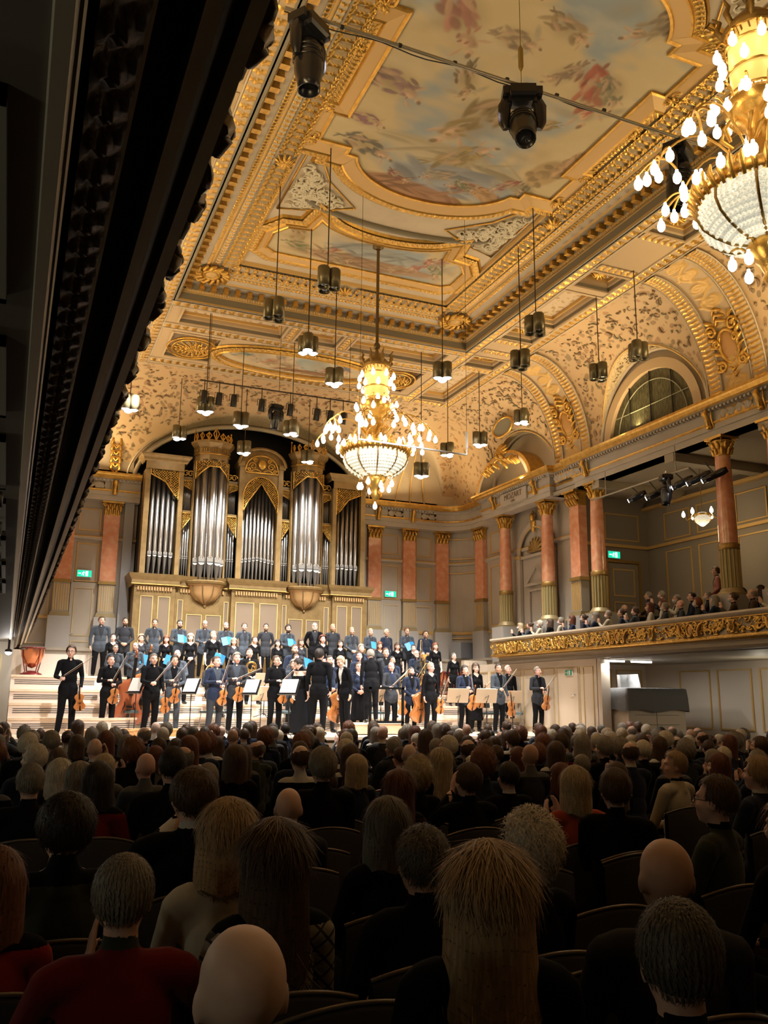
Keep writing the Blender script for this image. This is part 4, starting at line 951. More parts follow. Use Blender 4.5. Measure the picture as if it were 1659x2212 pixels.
# great painting: rectangle with ears and rounded lobes
def sym(Q):   # Q: far-right quarter from the side to the axis, as (dx, dy) from the centre
    Q = list(Q); q2 = [(-x, y) for x, y in Q[::-1]]; q3 = [(-x, -y) for x, y in Q]; q4 = [(x, -y) for x, y in Q[::-1]]
    return [(XC+x, YCC+y) for x, y in Q+q2+q3+q4]
lobe = [(1.62*math.sin(t), 2.0+1.05*math.cos(t)) for t in np.linspace(1.35, 0.08, 12)]
BIGP = sym([(2.1, 1.25), (2.36, 1.25), (2.36, 2.02), (1.78, 2.02), (1.78, 2.22)] + lobe)
fig = lambda x, y, sc, th, c: ('f', x, y, sc, th, c)
bigf = [('b', 6.6, 12.6, 1.9, .35, .15, (.52, .44, .29)), ('b', 6.9, 13.2, 1.3, .5, 0, (.34, .36, .40)), ('b', 6.2, 13.75, 1.3, .28, .1, (.42, .22, .12)), ('b', 7.6, 13.35, .55, .2, .4, (.50, .30, .14)),
        fig(5.3, 12.95, .75, .3, (.20, .19, .16)), fig(6.35, 13.25, .45, 2.6, (.45, .38, .28)), fig(6.9, 13.35, .42, 2.9, (.34, .13, .12)), fig(7.3, 13.3, .4, .4, (.20, .26, .16)), fig(7.7, 13.1, .4, 2.2, (.42, .15, .12)),
        fig(6.2, 11.9, 1.2, 2.0, (.34, .25, .11)), fig(6.9, 12.15, .8, -.8, (.48, .36, .16)), fig(5.1, 11.3, .8, .4, (.34, .22, .22)), fig(5.4, 9.9, .95, .9, (.50, .24, .19)), fig(6.3, 9.6, .55, 0, (.45, .33, .22)), fig(6.9, 9.2, .6, .3, (.44, .32, .18)),
        fig(8.0, 10.6, .95, 1.2, (.52, .15, .10)), fig(8.2, 10.2, .6, .9, (.26, .24, .16)), fig(5.0, 8.9, .7, .5, (.42, .30, .22)), fig(7.6, 8.8, .7, 2.2, (.36, .28, .18)), fig(4.9, 12.2, .5, .2, (.36, .2, .24)), fig(5.9, 10.9, .55, 1.1, (.30, .22, .12)), fig(7.3, 11.3, .45, 2.4, (.44, .34, .16)), fig(6.0, 13.5, .36, .4, (.32, .12, .1)), fig(8.2, 13.0, .4, 1.6, (.2, .18, .12)), fig(7.0, 10.1, .5, 2.2, (.40, .28, .2)), fig(5.9, 8.6, .6, 1, (.3, .2, .2)), ('b', 8.3, 12.3, .35, .5, .2, (.46, .32, .16)), ('b', 8.5, 11.9, .12, .5, .1, (.55, .36, .20))]
big = struct(painting('ceiling_painting', BIGP, ZC-.012, 300, 4, bigf, None))
def off(poly, d):
    P = np.array(poly); return P - miter(P, True)*d    # outwards for a counter-clockwise outline
def frame_of(poly, parent, name='gilt_frame', w=.26, leaf=True):
    P3 = [(x, y, 0) for x, y in poly]; m = MB()
    m.sweep(P3, [(.02, ZC-.01), (.02, ZC-.05), (-.02, ZC-.06), (-.04, ZC-.04)], 1, closed=True)
    m.sweep(P3, [(-.04, ZC-.04), (-w, ZC-.09)], 0, closed=True); m.sweep(P3, [(-w, ZC-.09), (-w-.03, ZC-.11), (-w-.05, ZC-.08)], 1, closed=True)
    m.sweep(P3, [(-w-.05, ZC-.08), (-w-.2, ZC-.03), (-w-.23, ZC-.05), (-w-.26, ZC)], 1, closed=True)
    o = ob(name, m, [mat('ochre frame paint', (.60, .38, .15), .45, .15), GOLD], parent)
    if leaf:
        lm = MB(); Q = off(poly, w+.05); Q2 = off(poly, w+.2); n = len(Q)
        for i in range(n):
            a0, a1, b0 = Q[i], Q[(i+1) % n], Q2[i]; L = np.linalg.norm(a1-a0)
            if L < .03: continue
            b1 = Q2[(i+1) % n]; k = max(1, int(round(L/.22)))
            H = T_LEAF
            def fn(S, V, h, a0=a0, a1=a1, b0=b0, b1=b1, L=L):
                t = (S/L)[..., None]; p = (a0*(1-t)+a1*t)*(1-V[..., None])+(b0*(1-t)+b1*t)*V[..., None]
                return np.concatenate([p, (ZC-.06-h)[..., None]], -1)
            relief(lm, fn, L, L/k, H, .045, mats=(1, 0))
        stuff(ob('frame_foliage', lm, [GOLD, GOLDF], o))
    return o
frame_of(BIGP, big)
LUN = [(4.28, 16.95), (4.28, 16.3), (4.5, 15.98), (4.98, 15.9)]+[(XC+1.62*math.sin(t), 15.05+.85-.78+.78*math.cos(t)) for t in np.linspace(-1.1, 1.1, 15)]+[(8.02, 15.9), (8.5, 15.98), (8.72, 16.3), (8.72, 16.95), (8.5, 17.1), (4.5, 17.1)]
LUN = [(x, y) for x, y in LUN]
A2 = sum(LUN[i][0]*LUN[(i+1) % len(LUN)][1]-LUN[(i+1) % len(LUN)][0]*LUN[i][1] for i in range(len(LUN)))
if A2 < 0: LUN = LUN[::-1]
lf_ = [('b', 6.5, 16.8, 2.0, .25, 0, (.40, .25, .14)), fig(4.9, 16.5, .5, 1.2, (.45, .32, .14)), fig(5.2, 16.75, .5, .4, (.26, .30, .14)), fig(5.6, 16.6, .45, 2.2, (.52, .16, .12)), fig(6.1, 16.85, .4, 0, (.42, .33, .2)), fig(7.6, 16.6, .5, 1.9, (.48, .15, .1)), fig(8.2, 16.7, .5, 1.2, (.24, .26, .12)), fig(7.9, 16.2, .4, 2.4, (.44, .2, .14)), fig(7.2, 16.85, .4, 3, (.44, .26, .12)), ('b', 6.6, 16.3, 1.2, .3, .05, (.36, .38, .36)), fig(6.0, 15.8, .35, .4, (.5, .38, .26))]
l1 = struct(painting('ceiling_painting', LUN, ZC-.012, 190, 9, lf_, None)); frame_of(LUN, l1, w=.16)
LUN2 = [(x, 2*YCC-y) for x, y in LUN][::-1]
l2 = struct(painting('ceiling_painting', LUN2, ZC-.012, 120, 11, [(f[0], f[1], 2*YCC-f[2])+tuple(f[3:]) for f in lf_], None)); frame_of(LUN2, l2, w=.16)
# grey-shaded band over the lunette and gold line panels round the white plaster spandrels
sp = MB()
for sgn in (1, -1):
    arcp = [(XC+2.1*math.sin(t), YCC+sgn*(15.62-YCC-.62+.62*math.cos(t)-.38), ZC-.03) for t in np.linspace(-1.25, 1.25, 25)]
    sp.tube(arcp, .06, 6, 1)
    for q in (-1, 1):
        tri = [(XC+q*2.42, YCC+sgn*2.45), (XC+q*2.42, YCC+sgn*4.45), (XC+q*1.75, YCC+sgn*4.25), (XC+q*1.0, YCC+sgn*3.85), (XC+q*1.75, YCC+sgn*3.2), (XC+q*2.12, YCC+sgn*2.55)]
        P3 = [(x, y, ZC-.02) for x, y in tri]; P3.append(P3[0]); sp.tube(P3, .022, 4, 0)
ob('gilt_line', sp, [GOLD, GREYB], ceil)
def plaster(mb, poly, n, seed):
    R = np.random.RandomState(seed); P = np.array(poly); lo, hi = P.min(0), P.max(0); k = 0
    while k < n:
        x, y = lo+(hi-lo)*R.rand(2)
        if not inside(np.array([[x]]), np.array([[y]]), [tuple(c+(p-c)*.86) for c, p in zip([P.mean(0)]*len(P), P)])[0, 0]: continue
        k += 1; th = R.rand()*7; r0 = .05+.09*R.rand(); t = np.linspace(0, 1.2+2.4*R.rand(), 8)*PI/2; sg = R.choice([-1, 1])
        pts = [(x+r0*(1-tt/9)*math.cos(th+sg*tt), y+r0*(1-tt/9)*math.sin(th+sg*tt), ZC-.03-.02*math.sin(tt)) for tt in t]
        mb.tube(pts, np.linspace(.03, .008, len(pts))*(.6+.6*R.rand()), 5, 0)
    for _ in range(n//5):
        x, y = lo+(hi-lo)*R.rand(2)
        if inside(np.array([[x]]), np.array([[y]]), poly)[0, 0]: mb.ell((x, y, ZC-.02), (.03+.04*R.rand(), .05, .035), 7, 5)
for sgn in (1, -1):
    for q in (-1, 1):
        m = MB(); tri = [(XC+q*2.36, YCC+sgn*2.62), (XC+q*2.36, YCC+sgn*4.35), (XC+q*1.75, YCC+sgn*4.15), (XC+q*1.15, YCC+sgn*3.85), (XC+q*1.8, YCC+sgn*3.22)]
        plaster(m, tri, 150 if sgn > 0 else 40, 5+q); ob('plaster_relief', m, mat('white plaster', (.66, .60, .48), .7), ceil)
# gilt clasps along the sides of the great painting and side panels
for q in (-1, 1):
    fr = MB(); x0, x1 = sorted((XC+q*2.62, XC+q*2.3))
    for ya, yb in ((YCC-1.0, YCC-.45), (YCC-.2, YCC+.9)): frame(fr, (x0+.05, ya, ZC), (1, 0, 0), (0, 1, 0), .22, yb-ya, .02, -.02)
    ob('panel_moulding', fr, GOLD, ceil)
    for y in (YCC-2.4, YCC-1.25, YCC-.3, YCC+1.05, YCC+2.0):
        m = MB(); cx = XC+q*2.52
        for k in range(2):
            sg = 1-2*k; t = np.linspace(0, 2.8*PI, 18); R = .11*(1-.75*t/(2.8*PI)); m.tube([(cx+rr*math.cos(tt), y+sg*(.1+rr*math.sin(tt)), ZC-.05) for tt, rr in zip(t, R)], .025, 5)
        for k in range(6): t = k*PI/3; m.tube([(cx, y, ZC-.03), (cx+.07*math.cos(t), y+.07*math.sin(t), ZC-.08), (cx+.15*math.cos(t), y+.15*math.sin(t), ZC-.03)], [.03, .04, .01], 5)
        ob('scroll_clasp', m, GOLD, ceil)
# oval painting and roundels on the flat ring over the organ
OV = [(XC+2.1*math.cos(t), 21.78+.68*math.sin(t)) for t in np.linspace(0, 2*PI, 41)[:-1]]
ZS = ZC; 
def flat_paint(poly, seed, figs, n):
    global ZC
    ZC = ZB-.02; p = struct(painting('ceiling_painting', poly, ZB-.02, n, seed, figs, None, base=((.58, .47, .30), (.30, .36, .34)))); frame_of(poly, p, w=.07); ZC = ZS; return p
flat_paint(OV, 21, [fig(5.2, 21.7, .6, .3, (.20, .30, .28)), fig(5.6, 21.95, .5, 2.4, (.52, .20, .10)), fig(6.5, 21.9, .6, 0, (.5, .36, .2)), fig(7.3, 21.9, .6, 2.7, (.50, .16, .1)), fig(7.9, 21.7, .5, 1, (.24, .26, .36)), fig(6.1, 21.6, .4, 1, (.45, .4, .3)), ('b', 7.0, 22.2, 1.2, .15, 0, (.34, .18, .08))], 150)
for xc in (3.65, 9.35):
    m = MB()
    for rr in (.5, .62): m.tube([(xc+rr*math.cos(t), 21.78+rr*1.15*math.sin(t), ZB-.03) for t in np.linspace(0, 2*PI, 29)], .03, 5)
    for k in range(16):
        t = k*2*PI/16
        for r in (.14, .28, .40): m.tube([(xc+(r-.06)*math.cos(t), 21.78+(r-.06)*math.sin(t), ZB-.02), (xc+r*math.cos(t+.15), 21.78+r*math.sin(t+.15), ZB-.07), (xc+(r+.06)*math.cos(t), 21.78+(r+.06)*math.sin(t), ZB-.02)], [.02, .04, .015], 5)
    ob('gilt_roundel', m, GOLD, ring)
# ------------------------------------------------------------------ the organ
org = tag(empty('pipe_organ', (XC, 25.3, 2.28)), 'huge gilded pipe organ with silver pipes and two crowned round towers behind the choir', 'organ')
OC = Vector((XC, 25.3, 2.28))
def O_(name, mb, mats, parent=None):      # builds in hall coordinates, parents to the organ
    me = to_mesh(name, mb, mats); me.transform(Matrix.Translation(-OC)); return ob(name, me, None, parent or org)
def pipe(x, y, z0, zm, z1, r, parent=None, mouth=True, n=14):
    m = MB(); m.lathe([(r*.22, z0), (r*.3, z0+.02), (r*.97, zm-.03)], n, (x, y, 0), 1); m.lathe([(r, zm-.03), (r, z1), (r*.8, z1)], n, (x, y, 0), 0)
    p = O_('pipe', m, [PIPE, PIPED], parent)
    if mouth:
        q = MB(); w = r*.85; a = np.linspace(0, PI, 9); h = max(r*1.6, .05)
        up = [(x+w*math.cos(t), zm+h*.75+w*.9*math.sin(t)) for t in a]; dn = [(x-w*math.cos(t), zm-.0-w*.8*math.sin(t)) for t in a]
        yy = y-r-.006
        q.cap([(a_, yy+ .35*(a_-x)**2/r, b_) for a_, b_ in up], 0); q.box(x-w, x+w, yy, yy+.01, zm+.02, zm+h*.75, 1); q.box(x-w, x+w, yy-.006, yy+.004, zm-.0, zm+.02, 2); q.cap([(a_, yy, b_) for a_, b_ in dn], 0)
        g = to_mesh('mouth', q, [mat('bright tin lip', (.86, .85, .82), .35, .4), PIPED, BLACK]); g.transform(Matrix.Translation(-OC)); o = ob('mouth', g, None, p)
    return p
def lattice(poly, y, sp=.075, name='pierced_fretwork', curve=None, rim=True):
    m = MB(); P = np.array(poly); lo, hi = P.min(0), P.max(0); PP = [tuple(p) for p in poly]
    for sg in (-1, 1):
        for c in np.arange(lo[0]-(hi[1]-lo[1])*1.1, hi[0]+(hi[1]-lo[1])*1.1, sp):
            t = np.linspace(0, hi[1]-lo[1], 26); X = c+(t*sg if sg > 0 else (hi[1]-lo[1])-t)*1.0; Z = lo[1]+t
            k = inside(X, Z, PP); i = 0
            while i < len(t):
                if k[i]:
                    j = i
                    while j+1 < len(t) and k[j+1]: j += 1
                    if j > i:
                        f = (lambda x: y if curve is None else curve(x)); m.tube([(X[i], f(X[i]), Z[i]), (X[j], f(X[j]), Z[j])], .009, 4)
                    i = j+1
                else: i += 1
    R = np.random.RandomState(3); n = int((hi[0]-lo[0])*(hi[1]-lo[1])*130)
    for _ in range(n):
        x, z = lo+(hi-lo)*R.rand(2)
        if inside(np.array([x]), np.array([z]), PP)[0]:
            f = y if curve is None else curve(x); m.ell((x, f-.01, z), (.022, .018, .016), 6, 4)
    if rim:
        f = (lambda x: y if curve is None else curve(x)); m.tube([(a, f(a)-.012, b) for a, b in list(poly)+[poly[0]]], .022, 5)
    return O_(name, m, [GOLD])
# lower case
lc = MB(); lc.box(3.05, 9.95, 25.2, 26.2, 2.28, 5.0)
for a, b, y in ((3.02, 4.15, 25.1), (5.75, 7.25, 25.05), (8.85, 9.98, 25.1)): lc.box(a, b, y, 25.3, 2.28, 4.95)
lc.box(3.12, 9.88, 25.55, 26.15, 5.0, 8.2, 1)
O_('lower_case', lc, [OAKG, mat('dark case interior', (.018, .014, .01), .9)])
cn = MB()
cpath = [(2.98, 26.2, 0), (2.98, 25.05, 0), (4.2, 25.05, 0), (4.2, 25.16, 0), (5.7, 25.16, 0), (5.7, 25.0, 0), (7.3, 25.0, 0), (7.3, 25.16, 0), (8.8, 25.16, 0), (8.8, 25.05, 0), (10.02, 25.05, 0), (10.02, 26.2, 0)]
cn.sweep(cpath, [(0, 4.86), (-.05, 4.9), (-.05, 4.98), (-.12, 5.08), (-.14, 5.16), (.3, 5.18)], 0, flip=1)
cn.sweep(cpath, [(-.0, 4.84), (-.06, 4.86), (-.055, 4.89)], 1, flip=1)
O_('cornice', cn, [OAKG, GOLDD])
dn = MB()
for a, b, y in ((3.1, 4.1, 25.06), (4.3, 5.6, 25.17), (5.85, 7.15, 25.01), (7.4, 8.7, 25.17), (8.9, 9.9, 25.06)):
    for k in range(int((b-a)/.075)): dn.box(a+.075*k, a+.075*k+.04, y-.035, y+.02, 4.7, 4.8)
stuff(O_('dentil_course', dn, [OAKL]))
for a, b, z0, z1, y in ((3.2, 3.55, 2.9, 4.55, 25.1), (3.68, 4.02, 2.9, 4.55, 25.1), (4.24, 4.4, 2.9, 4.5, 25.2), (4.5, 4.95, 2.7, 4.1, 25.2), (5.05, 5.5, 2.7, 4.1, 25.2), (5.56, 5.7, 2.9, 4.5, 25.2), (5.87, 6.42, 2.9, 4.5, 25.05), (6.58, 7.13, 2.9, 4.5, 25.05)):
    for q in (((a, b), (13-b, 13-a)) if a < 5.8 else ((a, b),)):
        f = MB(); f.box(q[0], q[1], y-.012, y+.01, z0, z1, 1); frame(f, (q[0], y-.012, z0), (1, 0, 0), (0, 0, 1), q[1]-q[0], z1-z0, .022, .015, 0); O_('grille_panel', f, [mat('pale gilt line', (.70, .52, .22), .4, .4), GRILL])
# side tall flats A
for s in (-1, 1):
    X = lambda x: x if s < 0 else 13-x
    b = MB()
    for xa, xb in ((3.12, 3.27), (4.08, 4.2)): b.box(*sorted((X(xa), X(xb))), 25.1, 25.6, 5.17, 8.45)
    b.box(*sorted((X(3.12), X(4.2))), 25.05, 25.6, 8.2, 8.5)
    P = [(X(3.08), 25.6, 0), (X(3.08), 25.05, 0), (X(4.26), 25.05, 0), (X(4.26), 25.6, 0)]
    b.sweep(P, [(0, 8.42), (.04, 8.46), (.06, 8.52), (.12, 8.58), (.13, 8.63), (-.3, 8.64)], 0, flip=-1 if s < 0 else 1)
    O_('tower_case', b, [OAKG])
    for k in range(5): pipe(X(3.38+.148*k), 25.28, 5.2, 5.72+.012*(k % 2), 8.2-.12*k, .064)
    lattice([(X(3.27), 8.22), (X(4.08), 8.22), (X(4.08), 7.35), (X(3.95), 7.5), (X(3.7), 7.85), (X(3.5), 7.95), (X(3.27), 8.05)], 25.12)
    # narrow two-storey compartments
    for xa, xb, dirn in ((4.2, 4.52, 1), (5.5, 5.85, -1)):
        b = MB(); b.box(*sorted((X(xa), X(xb))), 25.3, 25.6, 8.0, 8.12); b.box(*sorted((X(xa), X(xb))), 25.25, 25.6, 7.02, 7.1); b.box(*sorted((X(xa)-.02, X(xa)+.02)), 25.15, 25.6, 5.17, 8.05); b.box(*sorted((X(xb)-.02, X(xb)+.02)), 25.15, 25.6, 5.17, 8.05)
        for q in (0, 1):
            t = np.linspace(0, 2.4*PI, 14); R = .1-.07*t/(2.4*PI); cx = xa+.09+.14*q; b.tube([(X(cx+rr*math.cos(tt)), 25.3, 8.22+rr*math.sin(tt)) for tt, rr in zip(t, R)], .022, 5, 1)
        O_('side_compartment', b, [OAKG, GOLD])
        for k in range(7): pipe(X(xa+.04+(xb-xa-.08)*(k+.5)/7), 25.42, 7.1, 7.42, 8.0, .019, mouth=False, n=8)
        for k in range(4): pipe(X(xa+.03+(xb-xa-.06)*(k+.5)/4), 25.36, 5.2, 5.72, 6.95, .033, n=10)
        lattice([(X(xa+.02), 8.0), (X(xb-.02), 8.0), (X(xb-.02), 7.7 if dirn > 0 else 7.85), (X((xa+xb)/2), 7.8), (X(xa+.02), 7.85 if dirn > 0 else 7.7)], 25.28, .06)
        lattice([(X(xa+.02), 7.02), (X(xb-.02), 7.02), (X(xb-.02 if dirn > 0 else xa+.02), 6.55 if dirn < 0 else 6.95)][:2]+([(X(xb-.02), 6.9), (X(xa+.02), 6.5)] if dirn > 0 else [(X(xb-.02), 6.4), (X(xa+.02), 6.9)]), 25.25, .06)
    # round tower
    cx = X(5.015); cyy = 25.22; r = .50
    oc = lambda rr, n=8: [(cx+rr*math.cos(t), cyy+rr*math.sin(t)*.85, 0) for t in np.linspace(PI, 2*PI, n)]
    b = MB()
    P = oc(.56, 9)
    b.sweep(P, [(0, 4.93), (0.05, 4.96), (.07, 5.02), (0, 5.05), (-.4, 5.06)], 0, flip=-1); b.sweep(P, [(0, 4.93), (-.4, 4.9)], 0, flip=-1)
    b.sweep(oc(.5, 6), [(0, 8.55), (0, 8.75), (.04, 8.77), (.02, 8.8), (.02, 8.95), (.08, 9.0), (.15, 9.08), (.16, 9.14), (-.3, 9.16)], 0, flip=-1)
    b.sweep(oc(.5, 6), [(.02, 8.745), (.055, 8.77), (.03, 8.8)], 1, flip=-1)
    for t in np.linspace(PI, 2*PI, 6): b.tube([(cx+.5*math.cos(t), cyy+.43*math.sin(t), 5.05), (cx+.5*math.cos(t), cyy+.43*math.sin(t), 8.6)], .022 if 0 < t-PI < PI-.01 else .04, 4, 0) if abs(math.cos(t)) > .9 else None
    b.box(cx-.5, cx+.5, cyy+.1, cyy+.3, 5.0, 9.1, 2)
    O_('round_tower_case', b, [OAKG, GOLD, MATS['dark case interior']])
    d = MB()
    for t0 in (0, 1, 2, 3, 4):
        ta = PI+PI*(t0+.5)/5; p = np.array([cx+.52*math.cos(ta), cyy+.45*math.sin(ta)])
        for q in range(3): e = np.array([-math.sin(ta), math.cos(ta)])*(q-1)*.07; d.obox((p[0]+e[0], p[1]+e[1], 8.88), (.045, .03, .09), [[-math.sin(ta), math.cos(ta), 0], [math.cos(ta), math.sin(ta), 0], [0, 0, 1]])
    stuff(O_('dentil_course', d, [GOLDD]))
    bl = MB(); bl.lathe([(.02, 4.36), (.06, 4.4), (.1, 4.43), (.3, 4.52), (.44, 4.68), (.5, 4.9), (.56, 4.93)], 16, (cx, cyy, 0), 0, True, PI, 2*PI, 1, .85)
    for k in range(6): t = PI+PI*k/5; bl.tube([(cx+rr*math.cos(t)*1.01, cyy+rr*.86*math.sin(t), z) for rr, z in ((.1, 4.42), (.3, 4.51), (.44, 4.67), (.51, 4.9))], .018, 5, 1)
    bl.ell((cx, cyy-.03, 4.35), (.05, .05, .06), 8, 6, 1); O_('corbel_bowl', bl, [OAKL, OAKG])
    for k in range(5):
        t = PI+PI*(k+.5)/5; rp = .10 if k in (1, 2, 3) else .085; pipe(cx+.39*math.cos(t), cyy+.36*math.sin(t), 5.06, 5.55, 8.6, rp, n=18)
    for k in range(4):
        t = PI+PI*(k+1)/5; pipe(cx+.34*math.cos(t), cyy+.30*math.sin(t), 5.06, 5.6, 8.55, .05, n=10, mouth=False)
    cf = lambda x: cyy-.44*math.sqrt(max(0, 1-((x-cx)/.5)**2))-.02
    lattice([(cx-.48, 8.56), (cx+.48, 8.56), (cx+.48, 8.02), (cx+.36, 8.2), (cx+.15, 8.38), (cx-.15, 8.38), (cx-.36, 8.2), (cx-.48, 8.02)], 25.0, .075, curve=cf)
    cr = MB(); cr.sweep(oc(.52, 8), [(.0, 9.15), (.03, 9.17), (0, 9.2)], 0, flip=-1)
    for k in range(9):
        t = PI+PI*k/8; p = (cx+.54*math.cos(t), cyy+.46*math.sin(t)); h = .34 if k in (0, 4, 8) else .2
        cr.tube([(p[0], p[1], 9.16), (p[0], p[1], 9.16+h)], [.03, .012], 5)
        for q in (-1, 1): e = .07*q; cr.tube([(p[0]-math.sin(t)*e*.2, p[1], 9.2), (p[0]-math.sin(t)*e*1.2, p[1]-.02, 9.24+h*.35), (p[0]-math.sin(t)*e*.4, p[1], 9.2+h*.8)], .018, 5)
        cr.ell((p[0], p[1], 9.18+h), (.03, .03, .035), 6, 5)
    O_('crown_cresting', cr, [GOLD])
# centre flat with arched head
b = MB()
for xa, xb in ((5.83, 5.98), (7.02, 7.17)): b.box(xa, xb, 25.05, 25.6, 5.17, 8.7)
a = np.linspace(0, PI, 21)
arch_o = [(XC+.72*math.cos(t), 8.62+.52*math.sin(t)) for t in a]; arch_i = [(XC+.54*math.cos(t), 7.62+.66*math.sin(t)) for t in a]
arch_i = [(7.02, 7.2)] + arch_i + [(5.98, 7.2)]; ao = [(7.17, 8.62)]*1 + arch_o + [(5.83, 8.62)]
b.ring([[(p[0], 25.08, p[1]) for p in ao], [(p[0], 25.08, p[1]) for p in [(q[0], min(q[1], 8.62)) for q in ao]]], 0, False, closed_u=False)
b.ring([[(p[0], 25.08, p[1]) for p in arch_i], [(p[0], 25.08, 8.63) for p in arch_i]], 0, False, closed_u=False)
b.ring([[(p[0], yy, p[1]) for p in arch_o] for yy in (25.0, 25.6)], 0, False, closed_u=False)
b.tube([(p[0], 25.0, p[1]) for p in arch_o], .05, 6, 0); b.box(5.78, 5.98, 25.0, 25.5, 8.56, 8.7); b.box(7.02, 7.22, 25.0, 25.5, 8.56, 8.7)
O_('centre_case', b, [OAKG])
g = MB(); g.tube([(XC+.5*math.cos(t), 25.05, 8.5+.44*math.sin(t)) for t in a]+[(XC-.5, 25.05, 8.4), (XC+.5, 25.05, 8.4), (XC+.5, 25.05, 8.5)], .03, 5)
g.ell((XC, 25.03, 8.66), (.13, .05, .15), 12, 8)
for q in (-1, 1):
    for x0, z0, r0 in ((.28, 8.6, .12), (.22, 8.78, .07), (.4, 8.48, .06)):
        t = np.linspace(0, 2.8*PI, 18); R = r0*(1-.8*t/(2.8*PI)); g.tube([(XC+q*(x0+rr*math.cos(tt)), 25.04, z0+rr*math.sin(tt)) for tt, rr in zip(t, R)], .022, 5)
    g.tube([(XC+q*.04, 25.04, 8.45), (XC+q*.2, 25.0, 8.5), (XC+q*.34, 25.04, 8.44)], .02, 5)
O_('carved_tympanum', g, [GOLD])
for k in range(9):
    d = abs(k-4); pipe(XC-.46+.115*k, 25.26, 5.2, 5.72+.02*(4-d), 8.1-.13*d, .05)
lattice([(5.98, 7.2)]+[(XC-.54*math.cos(t), 7.62+.66*math.sin(t)) for t in a]+[(7.02, 7.2), (6.9, 7.48), (6.72, 7.75), (XC, 8.08), (6.28, 7.75), (6.1, 7.48)], 25.06, .07)
# narrow grey slab walls left and right of the case
struct(ob('wall_organ_side', MB().box(2.72, 2.98, 26.0, 26.5, 2.2, 7.6).box(10.02, 10.28, 26.0, 26.5, 2.2, 7.6), mat('grey flank', (.33, .33, .33), .6)))
